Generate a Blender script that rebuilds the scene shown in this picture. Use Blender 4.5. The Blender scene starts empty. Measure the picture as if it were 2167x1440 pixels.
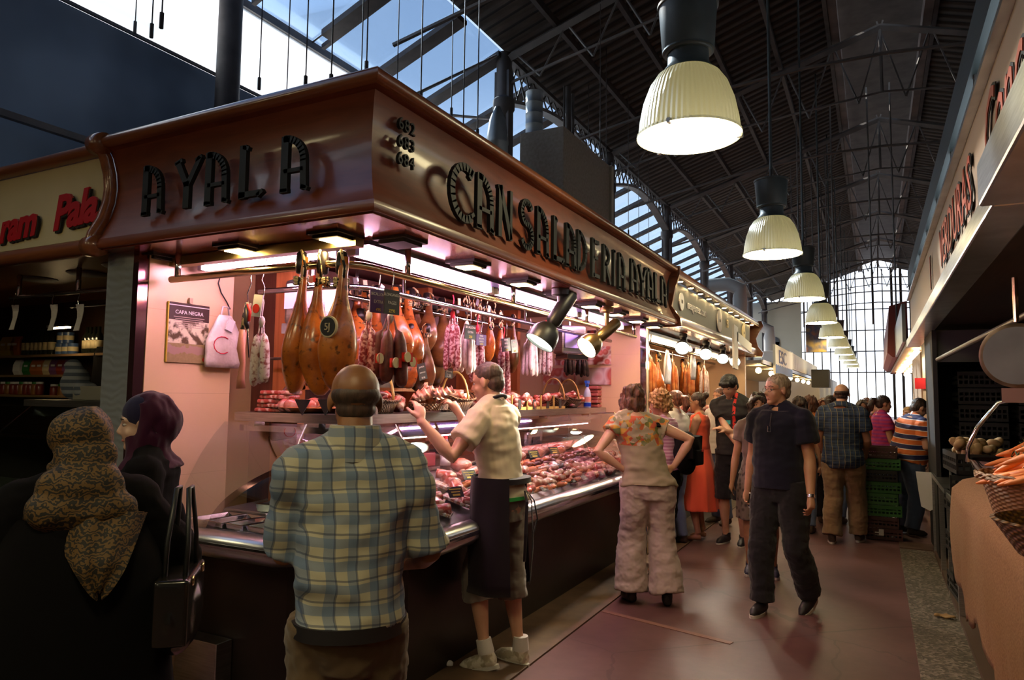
import bpy, bmesh, math, random
import numpy as np
from mathutils import Vector, Matrix, noise, Euler
R = math.radians; PI = math.pi; random.seed(7)
SC = bpy.context.scene; COL = SC.collection
# ---------------------------------------------------------------- camera
F_PX = 1485.0; YAW = R(27.35); PITCH = R(4.5); ROLL = R(.65); CAM_H = 1.6; IW, IH = 2167, 1440
_fw = Vector((-math.sin(YAW)*math.cos(PITCH), math.cos(YAW)*math.cos(PITCH), math.sin(PITCH)))
_r0 = Vector((math.cos(YAW), math.sin(YAW), 0)); _u0 = _r0.cross(_fw)
_rt = _r0*math.cos(ROLL)+_u0*math.sin(ROLL); _up = _u0*math.cos(ROLL)-_r0*math.sin(ROLL)
cam = bpy.data.cameras.new('camera'); cam.sensor_width = 36; cam.lens = 36*F_PX/IW; cam.clip_end = 400; cam.clip_start = .02
camo = bpy.data.objects.new('camera', cam); COL.objects.link(camo)
camo.matrix_world = Matrix(((_rt.x, _up.x, -_fw.x, 0), (_rt.y, _up.y, -_fw.y, 0), (_rt.z, _up.z, -_fw.z, CAM_H), (0, 0, 0, 1)))
SC.camera = camo
# ---------------------------------------------------------------- view + sky
SC.view_settings.view_transform = 'Standard'; SC.view_settings.look = 'None'
SC.view_settings.gamma = 1; SC.view_settings.exposure = 0.15; SC.view_settings.use_curve_mapping = False
SC.cycles.use_denoising = True; SC.cycles.max_bounces = 6; SC.cycles.diffuse_bounces = 3; SC.cycles.glossy_bounces = 3
SC.cycles.transparent_max_bounces = 16; SC.cycles.transmission_bounces = 4
SC.cycles.caustics_reflective = False; SC.cycles.caustics_refractive = False; SC.cycles.sample_clamp_indirect = 4
SC.cycles.use_adaptive_sampling = True; SC.cycles.adaptive_threshold = .04
w = bpy.data.worlds.new('sky'); SC.world = w; w.use_nodes = True
nt = w.node_tree; nt.nodes.clear()
wo = nt.nodes.new('ShaderNodeOutputWorld'); bg = nt.nodes.new('ShaderNodeBackground'); bg.inputs[1].default_value = 1.0
tc = nt.nodes.new('ShaderNodeTexCoord'); sep = nt.nodes.new('ShaderNodeSeparateXYZ'); rp = nt.nodes.new('ShaderNodeValToRGB')
nt.links.new(tc.outputs['Generated'], sep.inputs[0]); nt.links.new(sep.outputs[2], rp.inputs[0])
e = rp.color_ramp.elements
e[0].position = 0.0; e[0].color = (1.9, 2.0, 2.1, 1); e[1].position = .75; e[1].color = (.30, .45, .75, 1)
k = e.new(.22); k.color = (1.6, 1.75, 2.0, 1); k = e.new(.42); k.color = (.62, .80, 1.08, 1)
ns = nt.nodes.new('ShaderNodeTexNoise'); ns.inputs['Scale'].default_value = 3.0; ns.inputs['Detail'].default_value = 4
mx = nt.nodes.new('ShaderNodeMix'); mx.data_type = 'RGBA'; mx.inputs[7].default_value = (1.1, 1.2, 1.35, 1)
mr = nt.nodes.new('ShaderNodeMapRange'); mr.inputs[1].default_value = .5; mr.inputs[2].default_value = .75; mr.inputs[4].default_value = .6
nt.links.new(tc.outputs['Generated'], ns.inputs['Vector']); nt.links.new(ns.outputs[0], mr.inputs[0])
nt.links.new(mr.outputs[0], mx.inputs[0]); nt.links.new(rp.outputs[0], mx.inputs[6]); nt.links.new(mx.outputs[2], bg.inputs[0]); nt.links.new(bg.outputs[0], wo.inputs[0])
su = bpy.data.lights.new('sun', 'SUN'); su.energy = 6.0; su.color = (1, .93, .82); su.angle = R(1)
suo = bpy.data.objects.new('sun', su); COL.objects.link(suo)
suo.rotation_euler = Vector((-.8, .45, .62)).to_track_quat('Z', 'Y').to_euler()   # from the far left, outside the hall

# ---------------------------------------------------------------- helpers
def ray(px, py):
    return (_fw*F_PX + _rt*(px-IW/2) - _up*(py-IH/2)).normalized()
CP = Vector((0, 0, CAM_H))
def _on(i, v, px, py):
    d = ray(px, py); return CP + d*((v-CP[i])/d[i])
def atX(px, py, X): return _on(0, X, px, py)
def atY(px, py, Y): return _on(1, Y, px, py)
def atZ(px, py, Z): return _on(2, Z, px, py)

class MB:
    """a mesh collected from simple solids; build() links it as ONE object"""
    def __init__(s): s.v = []; s.f = []; s.m = []; s.mi = 0
    def add(s, vs, fs, M=None):
        b = len(s.v)
        s.v += [tuple(M @ Vector(p)) if M else tuple(p) for p in vs]
        s.f += [tuple(b+i for i in f) for f in fs]; s.m += [s.mi]*len(fs); return s
    def box(s, c, d, rot=None, M=None):
        x, y, z = (k/2 for k in d)
        vs = [Vector((a, b, g)) for a in (-x, x) for b in (-y, y) for g in (-z, z)]
        T = Matrix.Translation(c)
        if rot is not None: T = T @ Euler(rot).to_matrix().to_4x4()
        if M: T = M @ T
        return s.add(vs, [(0, 1, 3, 2), (4, 6, 7, 5), (0, 4, 5, 1), (2, 3, 7, 6), (0, 2, 6, 4), (1, 5, 7, 3)], T)
    def span(s, a, b):
        return s.box([(p+q)/2 for p, q in zip(a, b)], [abs(q-p) for p, q in zip(a, b)])
    def loft(s, rings, cap=True, closed=True):
        n = len(rings[0]); vs = [p for r in rings for p in r]; fs = []
        for i in range(len(rings)-1):
            for j in range(n if closed else n-1):
                k = (j+1) % n
                fs.append((i*n+j, i*n+k, (i+1)*n+k, (i+1)*n+j))
        if cap: fs.append(tuple(range(n-1, -1, -1))); fs.append(tuple((len(rings)-1)*n+j for j in range(n)))
        return s.add(vs, fs)
    def tube(s, pts, r, n=8, cap=True, flat=1.0):
        pts = [Vector(p) for p in pts]; L = len(pts); rs = r if isinstance(r, (list, tuple)) else [r]*L
        rings = []; u = None
        for i, p in enumerate(pts):
            t = (pts[min(i+1, L-1)]-pts[max(i-1, 0)])
            if t.length < 1e-9: t = Vector((0, 0, 1))
            t.normalize()
            if u is None: u = t.orthogonal().normalized() if abs(t.z) > .95 or abs(t.z) < .05 else Vector((0, 0, 1)).cross(t).normalized()
            u = (u - t*u.dot(t)).normalized(); v = t.cross(u)
            rings.append([p + (u*math.cos(2*PI*j/n) + v*math.sin(2*PI*j/n)*flat)*rs[i] for j in range(n)])
        return s.loft(rings, cap)
    def cyl(s, a, b, r, n=16, r2=None): return s.tube([a, b], [r, r if r2 is None else r2], n)
    def lathe(s, prof, c=(0, 0, 0), n=24, M=None, cap=True):
        rings = [[Vector((r*math.cos(2*PI*j/n), r*math.sin(2*PI*j/n), z)) for j in range(n)] for r, z in prof]
        T = (M or Matrix()) ; T = Matrix.Translation(c) @ T
        return s.loft([[T @ p for p in r] for r in rings], cap)
    def ball(s, c, r, n=12, m=8, rot=None):
        r = (r, r, r) if not isinstance(r, (tuple, list, Vector)) else r
        T = Matrix.Translation(c)
        if rot is not None: T = T @ (rot.to_4x4() if isinstance(rot, Matrix) else Euler(rot).to_matrix().to_4x4())
        rings = []
        for i in range(m+1):
            a = -PI/2 + PI*(i if 0 < i < m else (i+.04 if i == 0 else i-.04))/m
            rings.append([T @ Vector((r[0]*math.cos(a)*math.cos(2*PI*j/n), r[1]*math.cos(a)*math.sin(2*PI*j/n), r[2]*math.sin(a))) for j in range(n)])
        return s.loft(rings)
    def ext(s, poly, M, d):
        """polygon (x,y) extruded by d along local z, placed by M"""
        n = len(poly); vs = [(x, y, 0) for x, y in poly]+[(x, y, d) for x, y in poly]
        fs = [tuple(range(n-1, -1, -1)), tuple(range(n, 2*n))]+[(i, (i+1) % n, n+(i+1) % n, n+i) for i in range(n)]
        return s.add(vs, fs, M)
    def prism(s, prof, a, b, axis):
        """profile in the two other axes, swept along axis from a to b"""
        def P(t, p):
            q = list(p); q.insert(axis, t); return q
        return s.loft([[P(a, p) for p in prof], [P(b, p) for p in prof]])
    def build(s, name, mat, parent=None, smooth=False, loc=None, rotz=0, bev=0):
        me = bpy.data.meshes.new(name); me.from_pydata(s.v, [], s.f)
        for k in (mat if isinstance(mat, (list, tuple)) else [mat]): me.materials.append(k)
        if isinstance(mat, (list, tuple)): me.polygons.foreach_set('material_index', s.m)
        bm = bmesh.new(); bm.from_mesh(me); bmesh.ops.recalc_face_normals(bm, faces=bm.faces); bm.to_mesh(me); bm.free()
        if smooth: me.shade_smooth() if smooth is True else (me.shade_smooth(), me.set_sharp_from_angle(angle=R(smooth)))
        o = bpy.data.objects.new(name, me); COL.objects.link(o)
        if parent: o.parent = parent
        if loc is not None: o.location = loc; 
        if rotz: o.rotation_euler[2] = rotz
        if bev:
            b = o.modifiers.new('bevel', 'BEVEL'); b.width = bev; b.segments = 2; b.limit_method = 'ANGLE'
        return o
def tag(o, label=None, cat=None, group=None, kind=None):
    if label: o['label'] = label
    if cat: o['category'] = cat
    if group: o['group'] = group
    if kind: o['kind'] = kind
    return o
def thing(name, label, cat, loc=(0, 0, 0), rotz=0, group=None):
    o = bpy.data.objects.new(name, None); o.empty_display_size = .1; COL.objects.link(o)
    o.location = loc; o.rotation_euler = (0, 0, rotz); return tag(o, label, cat, group)
def struct(name, mb, mat, **k):
    return tag(mb.build(name, mat, **k), kind='structure')
def dup(root, loc=None, rotz=None, label=None, group=None, scale=None, rot=None):
    r = root.copy(); COL.objects.link(r)
    if loc is not None: r.location = loc
    if rot is not None: r.rotation_euler = rot
    if rotz is not None: r.rotation_euler = (0, 0, rotz)
    if scale is not None: r.scale = (scale,)*3 if not isinstance(scale, (tuple, list)) else scale
    if label: r['label'] = label
    if group: r['group'] = group
    for ch in list(root.children):
        c = ch.copy(); COL.objects.link(c); c.parent = r
        for g in list(ch.children):
            d = g.copy(); COL.objects.link(d); d.parent = c
    return r
# ---------------------------------------------------------------- materials
class NT:
    def __init__(s, name):
        s.m = bpy.data.materials.new(name); s.m.use_nodes = True; s.t = s.m.node_tree; s.t.nodes.clear()
        s.out = s.n('OutputMaterial'); s.tc = None
    def n(s, kind, **kw):
        x = s.t.nodes.new('ShaderNode'+kind)
        for k, v in kw.items(): setattr(x, k, v)
        return x
    def L(s, a, b): s.t.links.new(a, b)
    def co(s):
        if not s.tc: s.tc = s.n('TexCoord')
        return s.tc.outputs['Object']
    def noise(s, scale, detail=3, rough=.5, stretch=None, dist=0):
        x = s.n('TexNoise'); x.inputs['Scale'].default_value = scale; x.inputs['Detail'].default_value = detail
        x.inputs['Roughness'].default_value = rough; x.inputs['Distortion'].default_value = dist
        c = s.co()
        if stretch:
            mp = s.n('Mapping'); mp.inputs['Scale'].default_value = stretch; s.L(c, mp.inputs[0]); c = mp.outputs[0]
        s.L(c, x.inputs['Vector']); return x.outputs[0]
    def ramp(s, fac, stops, const=False):
        x = s.n('ValToRGB'); s.L(fac, x.inputs[0]); el = x.color_ramp.elements
        if const: x.color_ramp.interpolation = 'CONSTANT'
        el[0].position, el[0].color = stops[0][0], (*stops[0][1], 1)
        el[1].position, el[1].color = stops[-1][0], (*stops[-1][1], 1)
        for p, c in stops[1:-1]:
            k = el.new(p); k.color = (*c, 1)
        return x.outputs[0]
    def mix(s, fac, a, b, mode='MIX'):
        x = s.n('Mix', data_type='RGBA', blend_type=mode)
        for i, v in ((0, fac), (6, a), (7, b)):
            if isinstance(v, (int, float)): x.inputs[i].default_value = v
            elif isinstance(v, tuple): x.inputs[i].default_value = (*v, 1)[:4]
            else: s.L(v, x.inputs[i])
        return x.outputs[2]
    def math(s, op, a, b=0, c=0):
        x = s.n('Math', operation=op)
        for i, v in enumerate((a, b, c)):
            if isinstance(v, (int, float)): x.inputs[i].default_value = v
            else: s.L(v, x.inputs[i])
        return x.outputs[0]
    def xyz(s):
        x = s.n('SeparateXYZ'); s.L(s.co(), x.inputs[0]); return x.outputs
    def bsdf(s, col, rough=.5, metal=0, spec=.5, bump=None, bstr=.3, bdist=.01, trans=0, emis=None, estr=0, sss=0, coat=0, sheen=0, alpha=None):
        b = s.n('BsdfPrincipled')
        def put(nm, v):
            if isinstance(v, tuple): b.inputs[nm].default_value = (*v, 1)
            elif isinstance(v, (int, float)): b.inputs[nm].default_value = v
            else: s.L(v, b.inputs[nm])
        put('Base Color', col); put('Roughness', rough); put('Metallic', metal); put('Specular IOR Level', spec)
        if trans: put('Transmission Weight', trans)
        if coat: put('Coat Weight', coat); b.inputs['Coat Roughness'].default_value = .12
        if sheen: put('Sheen Weight', sheen)
        if alpha is not None: put('Alpha', alpha)
        if emis is not None: put('Emission Color', emis); put('Emission Strength', estr)
        if bump is not None:
            bp = s.n('Bump'); bp.inputs['Strength'].default_value = bstr; bp.inputs['Distance'].default_value = bdist
            s.L(bump, bp.inputs['Height']); s.L(bp.outputs[0], b.inputs['Normal'])
        s.L(b.outputs[0], s.out.inputs[0]); s.b = b; return s.m
def flat(name, col, rough=.5, metal=0, **k): return NT(name).bsdf(col, rough, metal, **k)
def mottled(name, a, b, scale=8, rough=.6, metal=0, bstr=.25, bdist=.01, lo=.35, hi=.65, stretch=None, detail=4, **k):
    t = NT(name); n = t.noise(scale, detail, stretch=stretch); c = t.ramp(n, [(lo, a), (hi, b)])
    return t.bsdf(c, rough, metal, bump=n, bstr=bstr, bdist=bdist, **k)
def emit(name, col, st):
    t = NT(name); e = t.n('Emission'); e.inputs[0].default_value = (*col, 1); e.inputs[1].default_value = st
    t.L(e.outputs[0], t.out.inputs[0]); return t.m
def wood(name, a, b, scale=3, rough=.3, axis=0, coat=0, stretch=None):
    t = NT(name); st = stretch or [(1, 14, 14), (14, 1, 14), (14, 14, 1)][axis]
    n = t.noise(scale, 5, .6, stretch=st, dist=.6); n2 = t.noise(scale*.5, 2)
    c = t.ramp(n, [(.3, a), (.7, b)]); c = t.mix(t.math('MULTIPLY', n2, .5), c, a, 'MULTIPLY')
    return t.bsdf(c, rough, bump=n, bstr=.04, bdist=.002, coat=coat)
def glass(name, tint=(.9, .95, .95), refl=.12, rough=.02):
    t = NT(name); tr = t.n('BsdfTransparent'); tr.inputs[0].default_value = (*tint, 1)
    gl = t.n('BsdfGlossy'); gl.inputs['Roughness'].default_value = rough
    lw = t.n('LayerWeight'); lw.inputs[0].default_value = .25
    f = t.math('MULTIPLY_ADD', lw.outputs['Fresnel'], .45, refl*.12)
    mx = t.n('MixShader'); t.L(f, mx.inputs[0]); t.L(tr.outputs[0], mx.inputs[1]); t.L(gl.outputs[0], mx.inputs[2]); t.L(mx.outputs[0], t.out.inputs[0]); return t.m

M = {}
M['steel'] = mottled('brushed_steel', (.52, .52, .53), (.68, .68, .69), 6, .28, 1, .03, .002, stretch=(1, 1, 20))
M['chrome'] = flat('chrome', (.78, .78, .80), .12, 1)
M['brass'] = flat('brass_rail', (.80, .62, .34), .2, 1)
M['iron'] = mottled('dark_iron', (.055, .045, .042), (.10, .085, .078), 3, .6, .2)
M['iron_grey'] = mottled('painted_iron', (.16, .15, .145), (.23, .21, .20), 3, .55, .1)
M['black'] = flat('black_plastic', (.012, .012, .013), .4)
M['matte_black'] = flat('matte_black', (.015, .014, .014), .75)
M['white'] = flat('white_plastic', (.75, .74, .74), .4)
M['rope'] = mottled('rope', (.02, .02, .02), (.75, .6, .3), 60, .8, lo=.48, hi=.52, stretch=(1, 1, .5))
M['glass'] = glass('clear_glass')
M['paper'] = flat('paper', (.72, .70, .72), .7)
M['mahogany'] = wood('mahogany', (.15, .028, .010), (.29, .068, .024), 1.6, .42, 0, coat=.35, stretch=(1.2, 1.2, 9))
M['cherry'] = wood('cherry_moulding', (.24, .075, .03), (.36, .13, .05), 2, .28, 0, coat=.5)
def text_ob(s, size, depth, font_shear=0, space=1.0, sx=1.0):
    """letters turned into a mesh (vertices, faces), centred on x, baseline at 0, lying in the xy plane"""
    cu = bpy.data.curves.new('lettering', 'FONT'); cu.body = s; cu.size = size; cu.extrude = depth; cu.shear = font_shear
    cu.space_character = space; cu.align_x = 'CENTER'; cu.resolution_u = 3
    o = bpy.data.objects.new('lettering', cu); COL.objects.link(o)
    dg = bpy.context.evaluated_depsgraph_get(); me = bpy.data.meshes.new_from_object(o.evaluated_get(dg))
    vs = [(v.co.x*sx, v.co.y, v.co.z) for v in me.vertices]; fs = [tuple(p.vertices) for p in me.polygons]
    bpy.data.objects.remove(o); bpy.data.curves.remove(cu); bpy.data.meshes.remove(me)
    return vs, fs
def basis(o, x, y):
    x = Vector(x).normalized(); y = Vector(y).normalized(); z = x.cross(y)
    return Matrix(((x.x, y.x, z.x, o[0]), (x.y, y.y, z.y, o[1]), (x.z, y.z, z.z, o[2]), (0, 0, 0, 1)))
def fix_area(name, loc, rot, sx, sy, e, col):
    l = bpy.data.lights.new(name, 'AREA'); l.shape = 'RECTANGLE'; l.size = sx; l.size_y = sy; l.energy = e; l.color = col
    o = bpy.data.objects.new(name, l); o.location = loc; o.rotation_euler = rot; COL.objects.link(o); return o
# ================================================================ THE HALL
t = NT('painted_floor'); n1 = t.noise(1.2, 5, .6); n2 = t.noise(14, 4)
c = t.ramp(n1, [(.3, (.085, .036, .034)), (.7, (.175, .085, .080))]); c = t.mix(t.math('MULTIPLY', n2, .35), c, (.05, .02, .018))
cr = t.n('TexVoronoi', feature='DISTANCE_TO_EDGE'); cr.inputs['Scale'].default_value = .55
nn = t.noise(2.5, 3); wv = t.n('VectorMath', operation='ADD'); sc_ = t.n('VectorMath', operation='SCALE'); sc_.inputs[3].default_value = .35
cmb = t.n('CombineXYZ'); t.L(nn, cmb.inputs[0]); t.L(nn, cmb.inputs[1]); t.L(cmb.outputs[0], sc_.inputs[0])
t.L(t.co(), wv.inputs[0]); t.L(sc_.outputs[0], wv.inputs[1]); t.L(wv.outputs[0], cr.inputs['Vector'])
ck = t.math('LESS_THAN', cr.outputs[0], .004); c = t.mix(t.math('MULTIPLY', ck, .5), c, (.04, .016, .014))
M['floor'] = t.bsdf(c, .42, bump=n2, bstr=.15, bdist=.004)
struct('floor', MB().span((-30, -6, -.05), (14, 75, 0)), M['floor'])
t = NT('gutter_concrete'); n1 = t.noise(6, 4); M['gutter'] = t.bsdf(t.ramp(n1, [(.3, (.065, .034, .018)), (.7, (.12, .066, .036))]), .6, bump=n1, bstr=.2)
struct('trim_1', MB().span((-2.32, -2, 0), (-1.86, 40, .012)), M['gutter'])
t = NT('pebble_concrete'); v = t.n('TexVoronoi'); v.inputs['Scale'].default_value = 55; t.L(t.co(), v.inputs['Vector'])
n1 = t.noise(5, 3); c = t.ramp(v.outputs['Color'], [(.2, (.05, .042, .03)), (.55, (.16, .13, .10)), (.85, (.42, .36, .30))]); c = t.mix(n1, c, (.06, .05, .03))
M['pebble'] = t.bsdf(c, .6, bump=v.outputs['Distance'], bstr=.6, bdist=.006)
struct('floor_strip', MB().span((.19, -2, 0), (.50, 8.75, .006)), M['pebble'])
struct('trim_2', MB().span((.50, -2, 0), (.64, 8.75, .045)).span((.19, 8.75, 0), (.64, 9.1, .02)), flat('kerb_brown', (.09, .052, .032), .55))
# paint repair line on the floor
struct('floor_marking', MB().box((-1.36, 4.98, .002), (1.0, .05, .003), (0, 0, R(-14))), flat('worn_floor_paint', (.21, .10, .075), .5))

EAVE_X, EAVE_Z, SL = -5.0, 6.95, .33
RX, = (0.25,); RZ = EAVE_Z+SL*(RX-EAVE_X)
Y0, Y1 = -4, 41
# main roof: boards laid up the slope
t = NT('roof_boards'); x = t.xyz(); wv = t.math('SINE', t.math('MULTIPLY', x[1], 26)); n1 = t.noise(2.2, 4, stretch=(1, 3, 1))
c = t.ramp(n1, [(.3, (.035, .026, .021)), (.7, (.095, .075, .06))]); c = t.mix(t.math('LESS_THAN', wv, -.75), c, (.008, .007, .006))
M['roof'] = t.bsdf(c, .8, bump=wv, bstr=.8, bdist=.03)
b = MB()
for sx in (-1, 1):
    xe = RX+sx*(RX-EAVE_X); ze = EAVE_Z; xi = RX+sx*.75; zi = RZ-SL*.75
    b.loft([[(xe, y, ze), (xi, y, zi), (xi, y, zi+.12), (xe, y, ze+.12)] for y in (Y0, Y1)])
struct('ceiling', b, M['roof'])
b = MB()   # raised ridge lantern: closed dark top with pale side strips
b.span((RX-.85, Y0, RZ+.15), (RX+.85, Y1, RZ+.25))
struct('ceiling_lantern', b, M['iron'])
b = MB()
for sx in (-1, 1):
    xi = RX+sx*.74; b.box((xi, (Y0+Y1)/2, RZ-.25), (.14, Y1-Y0, .26))
struct('ceiling_lantern_strip', b, mottled('faded_pink_board', (.10, .075, .065), (.20, .155, .14), 2, .6))
# purlins and rafters (one piece of the roof frame)
b = MB()
for sx in (-1, 1):
    for k in range(1, 6):
        xx = EAVE_X+k*.88; x_ = xx if sx < 0 else 2*RX-xx; z_ = EAVE_Z+SL*(xx-EAVE_X)-.06
        b.box((x_, (Y0+Y1)/2, z_), (.07, Y1-Y0, .12))
struct('beam_purlins', b, M['iron'])
BAY = 4.8; YC = [4.5+BAY*k for k in range(8)]
for i, y in enumerate(YC):
    b = MB()
    for sx in (-1, 1):
        X = lambda x: x if sx < 0 else 2*RX-x
        b.tube([(X(EAVE_X), y, EAVE_Z-.15), (X(RX), y, RZ-.25)], .07, 4)
        b.tube([(X(EAVE_X), y, EAVE_Z-.55), (X(-2.4), y, EAVE_Z-.02), (X(RX), y, EAVE_Z+.25)], .022, 6)
        for q in range(6):
            xa = EAVE_X+.2+q*.85; za = EAVE_Z-.15+SL*(xa-EAVE_X); zb = EAVE_Z-.55+.75*min(1, (xa-EAVE_X)/5.2)
            b.tube([(X(xa), y, za), (X(xa+.42), y, zb)], .018, 4); b.tube([(X(xa+.42), y, zb), (X(xa+.85), y, za+SL*.85)], .018, 4)
    b.tube([(RX, y, RZ-.2), (RX, y, EAVE_Z+.25)], .03, 5)
    struct('beam_truss', b, M['iron_grey'])
# slim tie rods crossing the nave, bowed
for i in range(9):
    y = 6.5+i*4.2; b = MB()
    b.tube([(-5+10.5*s, y+.9*s, 5.75+.85*math.sin(PI*s)) for s in [k/10 for k in range(11)]], .028, 5)
    struct('beam_tie_rod', b, M['iron_grey'])
# columns + lattice girder + arches of the nave's left side, one bay each
for sx in (-1, 1):
    XX = EAVE_X if sx < 0 else 2*RX-EAVE_X
    for i, y in enumerate(YC):
        if sx < 0 and i == 0: continue
        b = MB(); b.lathe([(.20, 0), (.20, .3), (.13, .45), (.115, 5.9), (.17, 6.0), (.17, 6.15), (.12, 6.2), (.12, 6.9)], (XX, y, 0), 14)
        b.box((XX-.10, y, 3.3), (.05, .16, 6.6)); b.box((XX+.10, y, 3.3), (.05, .16, 6.6))
        o = b.build('iron_column', M['iron'], smooth=40); tag(o, 'dark iron column in the row carrying the lattice girders and roof', 'column', 'iron columns of the nave')
        if i+1 < len(YC):
            g = MB(); ya, yb = y+.13, YC[i+1]-.13
            def arch(s): return 6.15+.42*math.sin(PI*s)
            N = 16
            g.mi = 0
            g.loft([[(XX+dx, ya+(yb-ya)*k/N, arch(k/N)+dz) for dx, dz in ((-.09, 0), (.09, 0), (.09, .06), (-.09, .06))] for k in range(N+1)])
            g.mi = 1
            g.box((XX, (ya+yb)/2, 6.86), (.18, yb-ya, .07)); 
            for k in range(N):
                s0, s1 = k/N, (k+1)/N; A = ya+(yb-ya)*s0; B = ya+(yb-ya)*s1
                g.tube([(XX, A, arch(s0)+.05), (XX, B, 6.84)], .016, 4); g.tube([(XX+.03, A, 6.84), (XX+.03, B, arch(s1)+.05)], .016, 4)
            tag(g.build('beam_lattice_girder', [M['iron_grey'], M['iron']]), kind='structure')
# side slope: glazed with dark bars rising to the girder
GX, GZ = -6.62, 6.28
def gz(x): return GZ+(x-GX)*(EAVE_Z-.05-GZ)/(EAVE_X-GX)
M['skyglass'] = glass('dusty_roof_glass', (.80, .90, 1.0), .15, .08)
b = MB(); b.loft([[(GX, y, GZ), (EAVE_X, y, gz(EAVE_X)), (EAVE_X, y, gz(EAVE_X)+.012), (GX, y, GZ+.012)] for y in (Y0, Y1)])
struct('window_1', b, M['skyglass'])
b = MB()
k = 0; y = 2.0
while y < 40:
    dz = -.05
    b.loft([[(x_, y+dy, gz(x_)+dz_) for dy, dz_ in ((-.09, -.02), (.09, -.02), (.09, -.10), (-.09, -.10))] for x_ in (GX+.28, EAVE_X)])
    b.loft([[(x_, y+.14+dy, gz(x_)+dz_) for dy, dz_ in ((-.03, -.02), (.03, -.02), (.03, -.08), (-.03, -.08))] for x_ in (GX+.10, EAVE_X)])
    b.tube([(GX, y, GZ-.01), (GX+.4, y, gz(GX+.4)-.01)], .015, 4)
    y += 1.2; k += 1
struct('window_1_frame', b, M['iron'])
struct('beam_glazing_edge', MB().box((GX, (Y0+Y1)/2, GZ-.03), (.09, Y1-Y0, .10)), M['iron_grey'])
# white translucent sheeting below the glazing, then the dark blue canvas wall
t = NT('white_sheet'); x = t.xyz(); s1 = t.math('SINE', t.math('MULTIPLY', x[2], 30)); n1 = t.noise(1.2, 3, stretch=(1, .08, 4))
c = t.ramp(n1, [(.35, (.72, .80, .86)), (.55, (.95, .97, 1.0))]); tl = t.n('BsdfTranslucent'); t.L(c, tl.inputs[0]); df = t.n('BsdfDiffuse'); t.L(c, df.inputs[0])
mxs = t.n('MixShader'); mxs.inputs[0].default_value = .12; t.L(tl.outputs[0], mxs.inputs[1]); t.L(df.outputs[0], mxs.inputs[2]); t.L(mxs.outputs[0], t.out.inputs[0]); M['sheet'] = t.m
struct('wall_left_sheet', MB().span((GX-.01, Y0, 5.20), (GX, 22, GZ-.08)), M['sheet'])
t = NT('blue_canvas'); c = t.ramp(t.noise(.8, 3), [(.3, (.10, .125, .165)), (.7, (.20, .24, .30))]); tl = t.n('BsdfTranslucent'); t.L(c, tl.inputs[0]); df = t.n('BsdfDiffuse'); t.L(c, df.inputs[0])
mxs = t.n('MixShader'); mxs.inputs[0].default_value = .62; t.L(tl.outputs[0], mxs.inputs[1]); t.L(df.outputs[0], mxs.inputs[2]); t.L(mxs.outputs[0], t.out.inputs[0]); M['blue'] = t.m
struct('wall_left', MB().span((GX-.03, Y0, 2.95), (GX, 22, 5.20)), M['blue'])
struct('wall_left_low', MB().span((-9.1, Y0, 0), (-9, 22, 3.0)), M['iron'])
struct('ceiling_low', MB().span((-9.1, Y0, 3.0), (GX, 22, 3.05)), M['iron'])

b = MB(); b.box((GX+.05, 9, 5.2), (.03, 26, .03)); b.box((GX+.07, 9, 3.95), (.06, 26, .06))
for y0 in (1.0, 5.5):
    b.tube([(GX+.1, y0+.1, 3.2), (GX+.1, y0+2.6-.35, 5.24)], .045, 6)
struct('trim_3', b, M['iron_grey'])
b = MB().lathe([(.14, 0), (.125, 7.2)], (-6.35, 5.28, 0), 16)
tag(b.build('iron_column', M['iron'], smooth=40), 'thick dark round column in front of the white sheeting', 'column')
# hanging cables
cab = [(355, 195, 0, 'l'), (478, 420, 0, 'l')]
def cable(px, py0, X, zt, label, grp='thin wires hanging above the canopies'):
    p = atX(px, py0, X); b = MB(); b.cyl((p.x, p.y, p.z+.1), (p.x, p.y, zt), .006, 5); b.cyl((p.x, p.y, p.z), (p.x, p.y, p.z+.12), .016, 6)
    tag(b.build('hanging_wire', M['iron']), label, 'wire', grp)
for px, py, X in ((320, 80, -5.2), (548, 190, -5.2), (606, 215, -5.2), (646, 190, -4.2), (764, 180, -4.2), (341, 60, -4.6), (285, 70, -6.4), (775, 160, -3.6), (700, 190, -3.6),
                  (890, 225, -3.2), (980, 290, -3.2), (955, 250, -4.2), (840, 200, -4.4), (1010, 300, -3.2), (1270, 470, -3.4), (1283, 480, -3.8), (1330, 500, -4), (1352, 520, -4.4), (1373, 530, -4.4), (1245, 400, -4.4)):
    cable(px, py, X, (6.96+.33*(X+5)) if X > -5 else gz(X)-.02, 'thin wire hanging from the roof down behind the wooden canopy')
# two paired vertical posts (drain pipes) and ducts over the main stall
b = MB(); p = atX(1202, 300, -4.6); b.cyl((p.x, p.y, 0), (p.x, p.y, 6.95), .055, 10); b.cyl((p.x, p.y+.2, 0), (p.x, p.y+.2, 6.9), .035, 8); b.cyl((p.x, p.y-.17, 0), (p.x, p.y-.17, 6.9), .02, 8)
tag(b.build('drain_pipe', M['iron'], smooth=40), 'dark vertical pipes rising behind the cardboard-coloured box to the roof', 'pipe')
M['duct'] = mottled('galvanised_duct', (.30, .33, .34), (.42, .45, .46), 4, .45, .75)
p = atX(1131, 200, -4.0); b = MB(); prof = []
z = 0.0
while z < 5.7: prof += [(.118, z), (.118, z+.13), (.121, z+.135), (.121, z+.145)]; z += .15
b.lathe(prof, (p.x, p.y, 0), 20)
tag(b.build('ventilation_duct', M['duct'], smooth=40), 'tall pale round ventilation duct standing open-topped above the canopy', 'duct')
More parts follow.
